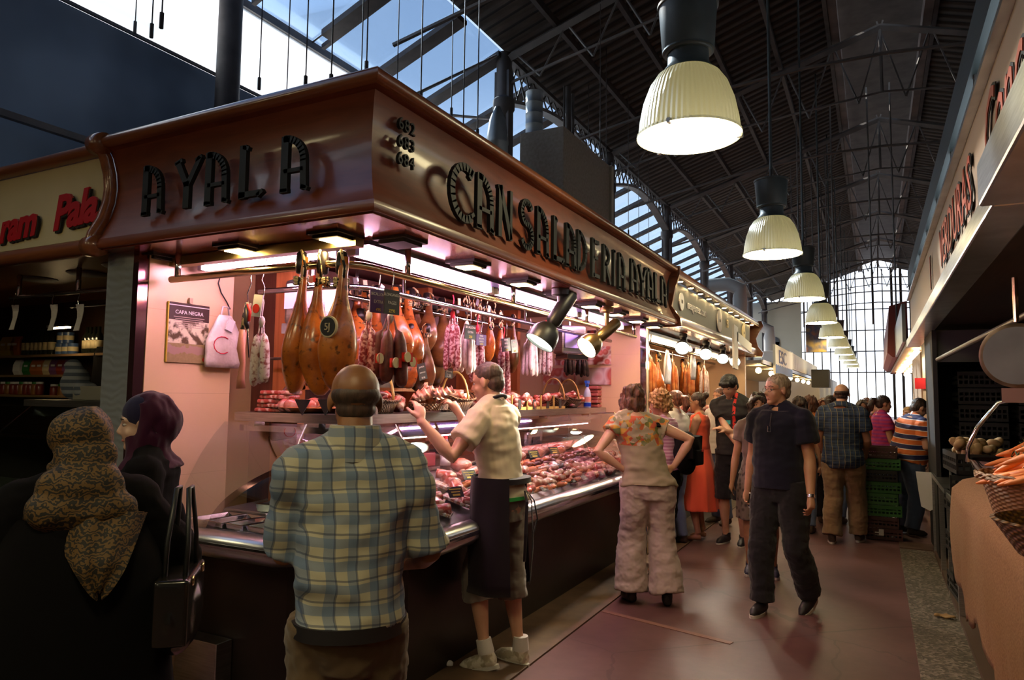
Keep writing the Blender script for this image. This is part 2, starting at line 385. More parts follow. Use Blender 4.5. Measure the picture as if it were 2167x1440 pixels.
p = atX(1052, 330, -3.6); b = MB(); b.lathe([(.12, 0), (.12, p.z+.12), (.125, p.z+.13), (.125, p.z+.15), (.09, p.z+.40), (.03, p.z+.55)], (p.x, p.y, 0), 20)
tag(b.build('ventilation_duct', M['duct'], smooth=40), 'short round duct with a tapered cowl beside the iron column', 'duct')
a = atX(1303, 362, -3.0)
t_ = thing('ventilation_box', 'large beige box of the ventilation standing on the wooden canopy', 'ventilation unit', (0, 0, 0))
b = MB().span((-3.55, 7.0, 2.9), (-3.0, a.y-.25, a.z)); b.build('housing', mottled('beige_panel', (.28, .24, .19), (.36, .31, .25), 30, .7), t_, bev=.01)
MB().span((-3.05, a.y-.25, 2.9), (-2.97, a.y-.17, a.z)).build('corner_post', flat('cream_post', (.50, .46, .36), .5), t_)
# diagonal pale pipe in front of the first column
b = MB(); b.cyl(atX(905, 240, -4.8), atX(1043, 252, -4.9), .02, 6)
tag(b.build('slim_pipe', flat('pale_pipe', (.5, .5, .5), .4)), 'slim pale pipe running from the wires to the first iron column', 'pipe')
b = MB(); b.cyl(atX(868, 205, -4.6), atX(1050, 118, -4.8), .02, 6)
tag(b.build('tie_rod', M['iron_grey']), 'long diagonal iron rod crossing in front of the glazed slope', 'rod')
# far end: open gable with mullions, pale building beyond
YE = 41
b = MB()
for x_ in [-5+.42*k for k in range(25)]: b.box((x_, YE, 4.2), (.05 if int(x_*100) % 3 else .12, .1, 8.4))
for z_ in (3, 4.1, 5.2, 6.3): b.box((RX, YE, z_), (10.5, .06, .05))
struct('window_2_frame', b, M['iron'])
struct('window_2', MB().span((-5, YE+.1, 2.5), (5.5, YE+.11, 8.6)), glass('gable_glass', (.97, .98, 1), .05))
# tall pale facade beyond the left bays, in daylight
t = NT('pale_facade'); n1 = t.noise(.5, 3); M['facade'] = t.bsdf(t.ramp(n1, [(.3, (.62, .60, .46)), (.7, (.78, .75, .60))]), .8)
fb = thing('pale_building', 'pale yellow building with arched windows seen beyond the far left bays', 'building')
MB().span((-14, 38.5, 0), (-3.3, 39, 6.6)).build('facade', M['facade'], fb)
wm = flat('window_dark', (.06, .07, .08), .2)
for k in range(3):
    x_ = -4.6-k*2.2
    MB().span((x_-.28, 38.42, 2.6), (x_+.28, 38.5, 4.5)).lathe([(.28, 0), (.28, .08)], n=16, M=basis((x_, 38.5, 4.5), (1, 0, 0), (0, 0, 1))).build('arched_window', wm, fb)
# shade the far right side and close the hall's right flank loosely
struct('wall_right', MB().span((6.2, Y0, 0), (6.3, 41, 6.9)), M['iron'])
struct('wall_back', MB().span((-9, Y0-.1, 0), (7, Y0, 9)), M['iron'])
# ================================================================ MAIN STALL
FX, FY, YN = -1.87, 2.31, 7.20          # canopy faces, far seam
XL = -3.66                              # left seam
PROF = [(.045, 2.35), (.06, 2.365), (.06, 2.40), (.035, 2.43), (-.01, 2.52), (-.038, 2.62), (-.045, 2.70), (-.035, 2.78), (-.01, 2.86), (.012, 2.895), (.04, 2.905), (.055, 2.925), (.055, 2.945), (.035, 2.962), (-.30, 2.962), (-.30, 2.90), (-.10, 2.88), (-.12, 2.40), (-.10, 2.35)]
def sweep_L(prof, xl, yn, x0=FX, y0=FY):
    """mitred sweep: along the left face to the corner, then along the aisle face; out = distance outward"""
    return [[(xl, y0-o, z) for o, z in prof], [(x0+o, y0-o, z) for o, z in prof], [(x0+o, yn, z) for o, z in prof]]
can = thing('stall_canopy', 'mahogany corner canopy with raised dark lettering over the ham counter', 'canopy', (0, 0, 0))
o = MB().loft(sweep_L(PROF, XL, YN)).build('fascia', M['mahogany'], can, smooth=35)
MB().loft(sweep_L([(.06, 2.905), (.078, 2.925), (.078, 2.945), (.055, 2.968), (-.02, 2.968), (-.02, 2.905)], XL, YN)).build('top_moulding', M['cherry'], can, smooth=50)
MB().loft(sweep_L([(.062, 2.352), (.072, 2.37), (.062, 2.40), (.03, 2.40), (.03, 2.352)], XL, YN)).build('bottom_moulding', M['mahogany'], can, smooth=50)
M['soffit'] = flat('varnished_soffit', (.30, .085, .045), .22, coat=.4)
MB().loft(sweep_L([(.04, 2.345), (.04, 2.357), (-.36, 2.357), (-.36, 2.345)], XL, YN)).build('soffit', M['soffit'], can)
MB().loft(sweep_L([(-.36, 2.345), (-.355, 2.345), (-.355, 2.48), (-.36, 2.48)], XL, YN)).build('soffit_lip', M['soffit'], can)
# raised letters -------------------------------------------------
M['letter'] = flat('painted_letter', (.012, .014, .015), .6, spec=.3)
def arcpts(cx, cy, rx, ry, a0, a1, n=10): return [(cx+rx*math.cos(R(a0+(a1-a0)*k/n)), cy+ry*math.sin(R(a0+(a1-a0)*k/n))) for k in range(n+1)]
def stroke(pts, w):
    """ribbon polygons of width w (list or number) along pts"""
    out = []
    for i in range(len(pts)-1):
        a, b_ = Vector(pts[i]), Vector(pts[i+1]); d = (b_-a).normalized(); n = Vector((-d.y, d.x)); h = w/2
        a = a-d*h*.25; b_ = b_+d*h*.25
        out.append([tuple(a+n*h), tuple(a-n*h), tuple(b_-n*h), tuple(b_+n*h)])
    return out
def deco(ch):
    """art-nouveau capitals in a 1-high box: list of polygons, and the advance width"""
    T, t = .16, .075; P = []
    if ch == 'A': P += stroke([(.0, 0), (.0, 1)], T)+stroke([(-.02, .97)]+arcpts(.0, .52, .42, .45, 88, 0, 8)+[(.44, 0)], .13)+stroke([(0, .36), (.42, .36)], t)+stroke([(.40, .04), (.52, -.02)], t)+stroke([(-.08, .0), (.08, .0)], t)
    elif ch == 'Y': P += stroke([(.22, 0), (.22, .5)], T)+stroke([(.22, .45), (-.05, .95)], .13)+stroke([(.24, .45), (.55, .97)], .11)+stroke([(-.12, .93), (.06, .99)], t)+stroke([(.45, .93), (.6, .99)], t)
    elif ch == 'L': P += stroke([(.0, 0), (.0, 1)], T)+stroke([(-.06, .05), (.42, .05)], .11)+stroke([(.38, .0), (.50, .08)], t)+stroke([(.0, .98), (.12, .94)], t)
    elif ch == 'C': P += stroke(arcpts(.38, .5, .40, .48, 60, 300, 16), .14)+stroke([(.52, .82), (.62, .98)], .1)+stroke([(.55, .1), (.66, .18)], t)
    elif ch == 'N': P += stroke([(.0, 0), (.0, 1)], .13)+stroke([(.0, 1), (.42, .02)], .13)+stroke([(.42, 0), (.42, 1)], .09)+stroke([(-.08, .97), (.08, 1)], t)
    elif ch == 'S': P += stroke(arcpts(.2, .74, .22, .24, 30, 270, 12)+arcpts(.2, .25, .23, .25, 90, -150, 12), .13)
    elif ch == 'D': P += stroke([(.0, 0), (.0, 1)], T)+stroke([(0, .95)]+arcpts(.02, .5, .42, .46, 90, -90, 12)+[(0, .05)], .11)
    elif ch == 'E': P += stroke([(.0, 0), (.0, 1)], T)+stroke([(0, .94), (.38, .96)], .1)+stroke([(0, .52), (.3, .52)], t)+stroke([(0, .05), (.42, .05)], .1)
    elif ch == 'R': P += stroke([(.0, 0), (.0, 1)], T)+stroke([(0, .95)]+arcpts(.02, .72, .34, .24, 90, -90, 10)+[(0, .48)], .1)+stroke([(.12, .48), (.44, .0)], .12)
    elif ch == 'I': P += stroke([(.0, 0), (.0, 1)], .15)+stroke([(-.08, .98), (.1, .98)], t)
    return P
def put_word(word, places, z0, face, parent, out=.03, dep=.022, name='letter'):
    """places: list of (coordinate along the face, letter height, letter width)"""
    for ch, (u, hgt, wd) in zip(word, places):
        b = MB()
        for poly in deco(ch):
            pts = [(x*wd/.55, y*hgt) for x, y in poly]
            if face == 'L': Mx = basis((u, FY-out, z0), (1, 0, 0), (0, 0, 1))
            else: Mx = basis((FX+out, u, z0), (0, 1, 0), (0, 0, 1))
            b.ext(pts, Mx, dep)
        b.build(name, M['letter'], parent)
L_ = []
for px, h_ in ((318, .21), (388, .21), (450, .215), (522, .235), (610, .27)):
    p = atY(px, 420, FY-.02); L_.append((p.x, .245, .145))
put_word('AYALA', L_, 2.50, 'L', can, out=.03)
for g_ in (0,):
    RL = [945, 1000, 1048, 1095, 1132, 1168, 1195, 1222, 1253, 1277, 1298]
    ys = [atX(px, 520, FX+.02).y for px in RL]
    ys = [2.87, 3.13, 3.36, 3.64, 3.86, 4.11, 4.32, 4.53, 4.81, 5.05, 5.28]
    put_word('CANSALADER', [(y, .28, .17) for y in ys[:10]], 2.48, 'R', can, out=.03)
    y = 5.28; put_word('I', [(y, .28, .14)], 2.48, 'R', can, out=.03); put_word('A', [(y+.13, .28, .16)], 2.48, 'R', can, out=.03)
    M['letter_pale'] = flat('brushed_letter', (.25, .27, .28), .3, .9)
    put_word('AYALA', [([5.74, 5.98, 6.22, 6.47, 6.70][k], .27, .18) for k in range(5)], 2.50, 'R', can, out=.03)
for n_, zz in (('682', 2.79), ('683', 2.71), ('684', 2.63)):
    vs, fs = text_ob(n_, .082, .008, space=1.1)
    MB().add(vs, fs, basis((FX+.0, 2.54, zz), (0, 1, 0), (0, 0, 1))).build('stall_number', M['letter'], can)
# inner ceiling, walls ----------------------------------------
M['cream'] = None
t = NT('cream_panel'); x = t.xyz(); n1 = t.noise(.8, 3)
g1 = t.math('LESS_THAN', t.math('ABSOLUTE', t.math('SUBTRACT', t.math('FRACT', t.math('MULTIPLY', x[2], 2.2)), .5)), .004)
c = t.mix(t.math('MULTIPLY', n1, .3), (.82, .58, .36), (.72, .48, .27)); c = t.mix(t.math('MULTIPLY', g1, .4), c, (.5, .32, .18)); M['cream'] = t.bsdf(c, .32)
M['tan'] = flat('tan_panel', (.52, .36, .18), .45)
struct('wall_stall_left', MB().span((-3.52, 2.42, 0), (-3.45, 2.98, 2.48)), M['cream'])
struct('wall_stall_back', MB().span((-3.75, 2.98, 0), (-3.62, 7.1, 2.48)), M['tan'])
struct('wall_stall_end', MB().span((-3.75, 7.1, 0), (-2.10, 7.17, 2.48)), M['cream'])
struct('ceiling_stall', MB().span((-3.75, 2.5, 2.48), (-2.1, 7.17, 2.55)), flat('dark_red_ceiling', (.12, .035, .03), .4))
dk = wood('orange_wood', (.42, .14, .04), (.60, .24, .08), 2, .35, 2)
sw = thing('wooden_shelving', 'orange-brown wooden shelving standing behind the hanging hams', 'shelving', (-3.4, 4.4, 0))
MB().span((-.22, -1.1, 0), (.0, 1.9, 2.46)).build('back_panel', wood('dark_wood', (.10, .03, .015), (.18, .06, .03), 2, .4, 2), sw)
for yy in (-1.1, .3, 1.1, 1.9): MB().span((0, yy-.03, 0), (.22, yy+.03, 2.46)).build('upright', dk, sw)
for zz in (1.2, 1.62, 2.05): MB().span((0, -1.1, zz), (.22, 1.9, zz+.025)).build('shelf', dk, sw)
# mirror-clad posts
M['mirror'] = flat('polished_steel', (.62, .64, .66), .06, 1)
t = NT('rippled_steel'); x = t.xyz(); wv = t.math('SINE', t.math('MULTIPLY', t.math('ADD', x[2], t.math('MULTIPLY', t.noise(6, 2), .12)), 150)); M['ripple'] = t.bsdf((.42, .45, .47), .22, .45, bump=wv, bstr=.25, bdist=.004)
o = MB().span((-3.72, 2.36, 0), (-3.50, 2.42, 2.35)).build('clad_post', M['ripple']); tag(o, 'polished steel clad post at the left end of the ham stall', 'post')
o = MB().span((-3.50, 2.36, 0), (-3.455, 2.44, 2.35)).build('narrow_post', flat('dark_mirror', (.25, .12, .14), .1, .9)); tag(o, 'narrow dark mirrored strip post beside the cream poster wall', 'post')
o = MB().span((-2.16, 7.08, 0), (-2.10, 7.2, 2.35)).build('clad_post', M['mirror']); tag(o, 'narrow steel post where the ham stall meets the next stall', 'post')
# downlights -----------------------------------------------------
M['dl'] = emit('downlight_glow', (1, .66, .28), 85)
def downlight(p, lit=True, parent=can):
    b = MB(); b.box((p[0], p[1], 2.338), (.19, .19, .014)); b.box((p[0], p[1], 2.325), (.15, .15, .02)); f = b.build('downlight', M['matte_black'], parent)
    if lit: MB().box((p[0], p[1], 2.314), (.105, .105, .006)).build('lamp_glass', M['dl'], f)
for x_, l_ in ((-3.5, 0), (-2.86, 1), (-2.23, 1)): downlight((x_, 2.5), l_)
for y_, l_ in ((2.72, 0), (3.36, 1), (4.03, 1), (4.65, 0), (5.27, 1), (5.88, 1), (6.50, 1), (7.08, 1)): downlight((-2.02, y_), l_)
# fluorescent fittings -------------------------------------------
M['navyhouse'] = flat('navy_housing', (.035, .035, .10), .4)
M['tube'] = emit('pink_tube', (1.0, .50, .70), 58)
def fitting(a, b_, label):
    a, b_ = Vector(a), Vector(b_); d = (b_-a); L = d.length; ang = math.atan2(d.y, d.x); c = (a+b_)/2
    o = thing('fluorescent_light', label, 'light fitting', (c.x, c.y, c.z), ang, 'pink fluorescent lights under the canopy')
    MB().box((0, 0, .050), (L+.10, .26, .03)).box((0, 0, .12), (L*.6, .03, .12)).build('housing', M['navyhouse'], o)
    MB().cyl((-L/2, 0, .012), (L/2, 0, .012), .019, 8).build('tube', M['tube'], o)
    b = MB()
    for s in (-1, 1): b.box((s*(L/2+.015), 0, .02), (.03, .06, .05))
    b.build('end_cap', M['white'], o); return o
fitting((-3.36, 2.70, 2.29), (-2.46, 2.70, 2.29), 'pink fluorescent light above the three big hams, parallel to the front face')
fitting((-2.30, 2.72, 2.29), (-2.30, 4.08, 2.29), 'pink fluorescent light running from the corner behind the hanging price signs')
fitting((-2.30, 4.19, 2.29), (-2.30, 5.61, 2.29), 'pink fluorescent light behind the big black spotlight')
fitting((-2.30, 5.72, 2.29), (-2.30, 6.86, 2.29), 'pink fluorescent light nearest the cream end wall with photos')
# brass beam + rails
rl = thing('hanging_rail', 'chromed double rail carrying hams and sausages under the canopy', 'rail', (0, 0, 0))
MB().box((-2.87, 2.565, 2.315), (1.46, .06, .05)).build('mounting_beam', mottled('dull_brass', (.36, .28, .12), (.48, .38, .18), 4, .35, .8), rl)
def bend(xl, x0, y0, yn, z, r=.16):
    return [(xl, y0, z), (x0-r, y0, z)]+[(x0-r+r*math.sin(R(a)), y0+r-r*math.cos(R(a)), z) for a in (22, 45, 68)]+[(x0, y0+r, z), (x0, yn, z)]
MB().tube(bend(-3.38, -2.14, 2.50, 6.85, 2.205), .019, 10).build('front_rail', M['brass'], rl, smooth=True)
MB().tube(bend(-3.1, -2.42, 2.86, 6.9, 2.17, .2), .017, 10).build('rear_rail', M['chrome'], rl, smooth=True)
MB().tube([(-2.85, 3.1, 2.19), (-2.85, 6.9, 2.19)], .017, 8).build('back_rail', M['chrome'], rl, smooth=True)
for (x_, y_) in ((-3.33, 2.5), (-2.14, 2.95), (-2.14, 4.15), (-2.14, 5.5), (-2.14, 6.8)):
    MB().cyl((x_, y_, 2.2), (x_, y_, 2.35), .016, 8).build('rail_post', M['chrome'], rl, smooth=True)
for (x_, y_) in ((-2.85, 3.4), (-2.85, 5.0), (-2.85, 6.6), (-2.42, 3.3), (-2.42, 4.9), (-2.42, 6.5)):
    MB().cyl((x_, y_, 2.17), (x_, y_, 2.48), .012, 6).build('rail_post', M['chrome'], rl, smooth=True)
# ---------------------------------------------------------------- counter
ctr = thing('display_counter', 'black and steel refrigerated counter with curved glass full of cured meats', 'display counter', (0, 0, 0))
M['base'] = mottled('black_laminate', (.010, .007, .006), (.020, .012, .010), 3, .35)
CH = [(-3.45, 2.57), (-2.66, 2.57), (-2.05, 3.10), (-2.05, 7.05)]        # plan of the bumper's front edge
def inset(d):
    """the counter plan moved inward by d"""
    k = d*math.tan(R(20.5)); k2 = d*math.tan(R(24.5))
    return [(-3.45, 2.57+d), (-2.66-k*1.0, 2.57+d), (-2.05-d, 3.10+k2), (-2.05-d, 7.05)]
def ringsec(prof): return [[(inset(d)[i][0], inset(d)[i][1], z) for d, z in prof] for i in range(4)]
MB().loft(ringsec([(.22, 0.0), (.22, .72), (.80, .72), (.80, .0)])).build('base', M['base'], ctr)
MB().loft(ringsec([(.19, .70), (.05, .735), (.0, .78), (.0, .835), (.02, .862), (.06, .872), (.10, .872), (.22, .75)])).build('bumper', [M['steel']], ctr, smooth=50)
MB().loft(ringsec([(-.004, .80), (-.006, .812), (-.004, .824), (.004, .824), (.004, .80)])).build('bumper_trim', M['chrome'], ctr)
M['deck'] = mottled('case_steel', (.55, .52, .56), (.68, .66, .70), 5, .3, .85, .03, .002)
DA = [(.08, .84), (.08, .868), (.40, .870), (.41, .915), (.72, .925), (.73, .93), (.95, .93), (.95, .80)]
DB = [(.08, .84), (.08, .868), (.25, .93), (.40, .985), (.60, 1.04), (.70, 1.05), (.78, 1.05), (.78, .80)]
MB().loft([ringsec(DA)[0], [(x_-.35, y_, z_) for x_, y_, z_ in ringsec(DA)[1]], ringsec(DB)[2], ringsec(DB)[3]]).build('deck', M['deck'], ctr)
MB().loft([[( -3.44, 2.57+d, z) for d, z in ((.405, .872), (.40, .91), (.395, .91), (.395, .872))], [(-2.9, 2.57+d, z) for d, z in ((.405, .872), (.40, .91), (.395, .91), (.395, .872))]]).build('step_edge', M['steel'], ctr)
# perforated back panel
t = NT('perforated_steel'); v = t.n('TexBrick'); v.inputs['Scale'].default_value = 26; v.inputs['Mortar Size'].default_value = .028; v.inputs['Color1'].default_value = (.02, .02, .03, 1); v.inputs['Color2'].default_value = (.02, .02, .03, 1); v.inputs['Mortar'].default_value = (.55, .5, .58, 1)
mp = t.n('Mapping'); mp.inputs['Rotation'].default_value = (R(90), 0, 0); t.L(t.co(), mp.inputs[0]); t.L(mp.outputs[0], v.inputs['Vector']); M['perf'] = t.bsdf(v.outputs['Color'], .35, .6)
MB().span((-3.44, 3.31, .93), (-2.75, 3.32, 1.045)).build('perforated_panel', M['perf'], ctr)
# curved glass
GP = [(.07, .875), (.085, .95), (.115, 1.04), (.165, 1.14), (.23, 1.25), (.31, 1.35), (.385, 1.425)]
def gpanel(i, j, f0, f1):
    rings = []
    for d, z in GP:
        a, b_ = Vector(inset(d)[i]), Vector(inset(d)[j]); rings.append([(*(a.lerp(b_, f0)), z), (*(a.lerp(b_, f1)), z)])
    n = MB(); vs = [p for r in rings for p in r]; fs = [(2*k, 2*k+1, 2*k+3, 2*k+2) for k in range(len(rings)-1)]
    n.add(vs, fs); o = n.build('glass_front', M['glass'], ctr, smooth=True); return o
gpanel(0, 1, 0, .995); gpanel(1, 2, .01, .99); gpanel(2, 3, .005, .33); gpanel(2, 3, .335, .665); gpanel(2, 3, .67, .998)
M['gedge'] = flat('glass_edge', (.55, .65, .62), .2)
for i in (1, 2):
    b = MB().tube([(*inset(d)[i], z) for d, z in GP], .004, 5); b.build('glass_joint', M['gedge'], ctr)
MB().tube([(*inset(d)[3], z) for d, z in GP]+[(-2.95, 7.05, 1.42), (-2.95, 7.05, .95)], .006, 5).build('end_frame', M['chrome'], ctr)
# top shelf on the glass
def ringsec2(prof, sh=0):
    P = [(-3.42, 3.0), (-2.58, 3.0), (-2.50, 3.12), (-2.50, 6.98)]
    def q(d): return [(-3.42, 3.0+d), (-2.58-d*.3, 3.0+d), (-2.50-d, 3.12+d*.5), (-2.50-d, 6.98)]
    return [[(q(d)[i][0], q(d)[i][1], z) for d, z in prof] for i in range(4)]
MB().loft(ringsec2([(0, 1.43), (0, 1.482), (.42, 1.482), (.42, 1.46), (.01, 1.46), (.01, 1.43)])).build('top_shelf', M['steel'], ctr)
MB().loft(ringsec2([(.04, 1.37), (.04, 1.405), (.10, 1.405), (.10, 1.37)])).build('under_rail', M['chrome'], ctr)
for x_ in (-3.3, -2.75): MB().box((x_, 3.06, 1.415), (.05, .08, .03)).build('bracket', M['chrome'], ctr)
for y_ in (3.6, 4.6, 5.6, 6.6): MB().box((-2.57, y_, 1.415), (.08, .05, .03)).build('bracket', M['chrome'], ctr)
# strip light inside the case, under the shelf
cl = thing('case_light', 'slim pink strip light fixed under the long glass-top shelf', 'light fitting', (0, 0, 0))
MB().box((-2.62, 5.0, 1.345), (.05, 3.6, .03)).build('housing', M['steel'], cl)
MB().box((-2.62, 5.0, 1.325), (.026, 3.5, .008)).build('tube', emit('case_tube', (1, .50, .60), 42), cl)
# lower steel box on the left base + pedestal for the upper inner shelf
tag(MB().span((-3.44, 2.68, .01), (-3.12, 2.785, .27)).build('kick_box', M['steel'], bev=.004), 'grey steel box low on the floor at the left counter base', 'box')
inn = thing('inner_worktop', 'steel inner worktop behind the counter carrying the slicer', 'worktop', (0, 0, 0))
MB().span((-3.42, 3.54, 1.05), (-2.74, 3.90, 1.075)).span((-3.2, 3.90, 1.05), (-2.86, 7.0, 1.075)).build('top', M['steel'], inn)
b = MB()
for x_, y_ in ((-3.38, 3.58), (-3.05, 3.86), (-3.05, 4.6), (-3.05, 5.8), (-3.05, 6.9)): b.span((x_-.02, y_-.02, 0), (x_+.02, y_+.02, 1.05))
b.build('frame', M['steel'], inn)
# ================================================================ HIGH-BAY LAMPS
t = NT('ribbed_reflector'); g = t.n('TexCoord'); sx_ = t.n('SeparateXYZ'); t.L(g.outputs['Object'], sx_.inputs[0])
an = t.math('SINE', t.math('MULTIPLY', t.math('ARCTAN2', sx_.outputs[1], sx_.outputs[0]), 60)); t.bsdf((.50, .49, .44), .30, .7, bump=an, bstr=.5, bdist=.006); tl = t.n('BsdfTranslucent'); tl.inputs[0].default_value = (.55, .55, .42, 1); mxs = t.n('MixShader'); mxs.inputs[0].default_value = .05
t.L(t.b.outputs[0], mxs.inputs[1]); t.L(tl.outputs[0], mxs.inputs[2]); t.L(mxs.outputs[0], t.out.inputs[0]); M['refl'] = t.m
M['lampglow'] = emit('lamp_glow', (1, .84, .46), 25)
M['gear'] = mottled('green_grey_housing', (.055, .070, .070), (.085, .105, .105), 5, .45)
M['inside'] = flat('reflector_inside', (.8, .75, .6), .3)
def highbay():
    o = thing('pendant_lamp', 'x', 'lamp', (0, 0, 0))
    prof = [(.150, .385), (.185, .36), (.225, .30), (.262, .20), (.284, .09), (.292, .015), (.300, .010), (.300, -.004), (.290, -.004)]
    MB().lathe(prof[:-1], n=48, cap=False).build('shade', M['refl'], o, smooth=50)
    gl = MB().lathe([(.288, .0), (.288, -.006)], n=40).build('lens', M['lampglow'], o)
    for a in (20, 140, 262):
        MB().box((.29*math.cos(R(a)), .29*math.sin(R(a)), .0), (.035, .02, .025), (0, 0, R(a))).build('clip', M['steel'], o)
    MB().lathe([(.05, .385), (.155, .385), (.12, .43), (.118, .50), (.15, .51), (.15, .52)], n=28).build('neck', M['gear'], o, smooth=40)
    MB().lathe([(.135, .50), (.150, .52), (.168, .78), (.178, .785), (.178, .80), (.02, .805)], n=32).build('gear_housing', M['gear'], o, smooth=40)
    MB().cyl((0, 0, .80), (0, 0, .92), .018, 8).build('hook', M['iron'], o)
    MB().cyl((0, 0, .92), (0, 0, 5.17), .016, 8).build('suspension_rod', M['gear'], o)
    return o
LP = [(-.93, 4.02+3.76*k, 3.12) for k in range(10)]+[(-.93, .26, 3.12), (-.93, -3.3, 3.12), (-4.9, -.6, 3.3), (-2.9, -1.3, 3.3)]  # last two hang unseen off the row, added to light the canopy fronts
lab = ['largest high-bay pendant lamp, lit, high over the aisle beside the ham stall', 'second lit high-bay pendant lamp along the aisle, half the size of the largest',
       'third lit high-bay pendant lamp in the row over the aisle', 'fourth high-bay pendant lamp in the row, just behind the third']
lamp0 = None
for i, p in enumerate(LP):
    if i == 0: lamp0 = highbay(); lamp0.location = p; lamp0['label'] = lab[0]; lamp0['group'] = 'high-bay pendant lamps over the aisle'
    else: dup(lamp0, p, label=lab[i] if i < 4 else 'high-bay pendant lamp, one of the receding overlapping row or added unseen to light the canopy fronts', group='high-bay pendant lamps over the aisle')
# thin rods hanging among the lamps
for px, py in ((1677, 540), (1690, 500), (1700, 600), (1722, 620), (1735, 600), (1752, 600), (1765, 580), (1845, 590), (1895, 600)):
    p = atY(px, py, 17+(px % 5)*1.5); b = MB(); b.cyl((p.x, p.y, p.z-1.0), (p.x, p.y, 8.6-.33*abs(p.x-.25)), .018, 5)
    tag(b.build('hanging_rod', M['iron_grey']), 'thin iron rod hanging from the dark roof above the far aisle', 'rod', 'thin iron rods under the roof')
# ---------------------------------------------------------------- spotlights on the canopy
M['spotglow'] = emit('spot_glow', (.90, 1.0, .80), 30)
def spot(name_loc, aim, label, s=1.0, hang=.2, body='black', energy=14, grp=None):
    x_, y_, zt = name_loc; o = thing('spotlight', label, 'spotlight', (x_, y_, zt), 0, grp)
    m = M['black'] if body == 'black' else M['bronze']
    b = MB(); b.lathe([(.05*s, 0), (.05*s, -.04), (.02*s, -.05), (.014*s, -hang)]); b.build('mount', m, o, smooth=40)
    d = Vector(aim).normalized(); c = Vector((0, 0, -hang)); q = d.to_track_quat('Z', 'Y').to_matrix().to_4x4(); T = Matrix.Translation(c) @ q
    b = MB(); b.lathe([(.036*s, -.12*s), (.042*s, -.11*s), (.042*s, .08*s), (.03*s, .10*s), (.055*s, .115*s), (.078*s, .15*s), (.086*s, .19*s), (.088*s, .225*s), (.082*s, .225*s), (.07*s, .17*s), (.02*s, .14*s)], n=20)
    b.v = [tuple(T @ Vector(v)) for v in b.v]; b.build('lamp_body', m, o, smooth=40)
    b = MB().lathe([(.078*s, .205*s), (.078*s, .212*s)], n=20); b.v = [tuple(T @ Vector(v)) for v in b.v]; b.build('bulb_face', M['spotglow'], o)
    if energy:
        l = bpy.data.lights.new('spot_beam', 'SPOT'); l.energy = energy; l.spot_size = R(95); l.spot_blend = .7; l.color = (1, .88, .68); l.shadow_soft_size = .05
        lo = bpy.data.objects.new('spot_beam', l); COL.objects.link(lo); lo.parent = o; lo.location = c+d*.24*s; lo.rotation_euler = (-d).to_track_quat('Z', 'Y').to_euler()
    return o
M['bronze'] = flat('bronze_metal', (.22, .15, .07), .3, .8)
spot((-1.93, 4.46, 2.34), (-.38, -.45, -.85), 'large black spotlight on the canopy edge aimed down at the counter', 1.25, .15, energy=70)
spot((-1.97, 5.52, 2.34), (-.55, -.9, -.75), 'smaller bronze-armed spotlight beside the large black one', 1.15, .2, 'bronze', 70)
# ================================================================ HAMS AND SAUSAGES
t = NT('ham_skin'); n1 = t.noise(5, 5, .6); n2 = t.noise(28, 4)
c = t.ramp(n1, [(.28, (.22, .042, .006)), (.48, (.56, .155, .022)), (.72, (.74, .27, .05))]); c = t.mix(t.ramp(n2, [(.32, (1, 1, 1)), (.42, (0, 0, 0))]), c, (.12, .035, .01)); M['ham'] = t.bsdf(c, .28, bump=n2, bstr=.35, bdist=.006, coat=.35)
t = NT('dark_ham_skin'); n1 = t.noise(5, 5, .6); n2 = t.noise(24, 4)
c = t.ramp(n1, [(.3, (.07, .022, .008)), (.5, (.20, .075, .02)), (.72, (.36, .17, .05))]); M['ham_dark'] = t.bsdf(c, .34, bump=n2, bstr=.4, bdist=.006, coat=.25)
M['hoof'] = flat('black_hoof', (.02, .015, .015), .35)
M['redtag'] = flat('red_tag', (.70, .03, .02), .5)
M['cream_tag'] = flat('cream_tag', (.60, .50, .30), .6)
M['blacktag'] = flat('black_tag', (.016, .014, .016), .5)
def ham(mat, label, grp=None, L=.74, W=1.0, rope=True, seed=0, hoof=True):
    """hangs from its hoof at the origin, meat downwards"""
    rnd = random.Random(seed); o = thing('cured_ham', label, 'ham', (0, 0, 0), 0, grp)
    prof = [(.00, .022, .022), (.05, .025, .024), (.10, .022, .022), (.17, .024, .024), (.24, .031, .032), (.29, .042, .046), (.36, .058, .068), (.43, .070, .086), (.50, .077, .098), (.56, .074, .100), (.62, .064, .090), (.67, .052, .074), (.71, .040, .055), (.735, .024, .03), (.74, .008, .012)]
    rings = []; n = 20
    for z, rx, ry in prof:
        k = z/.74; ox = .018*math.sin(k*3+seed); oy = -.02*math.sin(k*PI)
        ring = []
        for j in range(n):
            a = 2*PI*j/n; bump = 1+.10*noise.noise(Vector((math.cos(a)*1.3+seed, math.sin(a)*1.3, z*6)))
            ring.append((ox+rx*W*bump*math.cos(a), oy+ry*W*bump*math.sin(a), -z*L/.74))
        rings.append(ring)
    MB().loft(rings).build('meat', mat, o, smooth=True)
    if hoof: MB().lathe([(.012, .03), (.024, .02), (.030, -.04), (.026, -.075), (.02, -.08)], n=10).build('hoof', M['hoof'], o, smooth=True)
    if rope:
        b = MB()
        for k in range(3): b.tube([(.031*math.cos(a), .031*math.sin(a), -.105-.012*k+.006*math.sin(a*2+k)) for a in [2*PI*q/10 for q in range(11)]], .008, 6, cap=False)
        b.tube([(.03, -.02, -.10), (.045, -.03, -.06), (.03, -.035, -.0), (.01, -.02, .03)], .007, 6)
        b.build('rope', M['rope'], o, smooth=True)
    return o
HG = 'cured hams hanging over the counter'
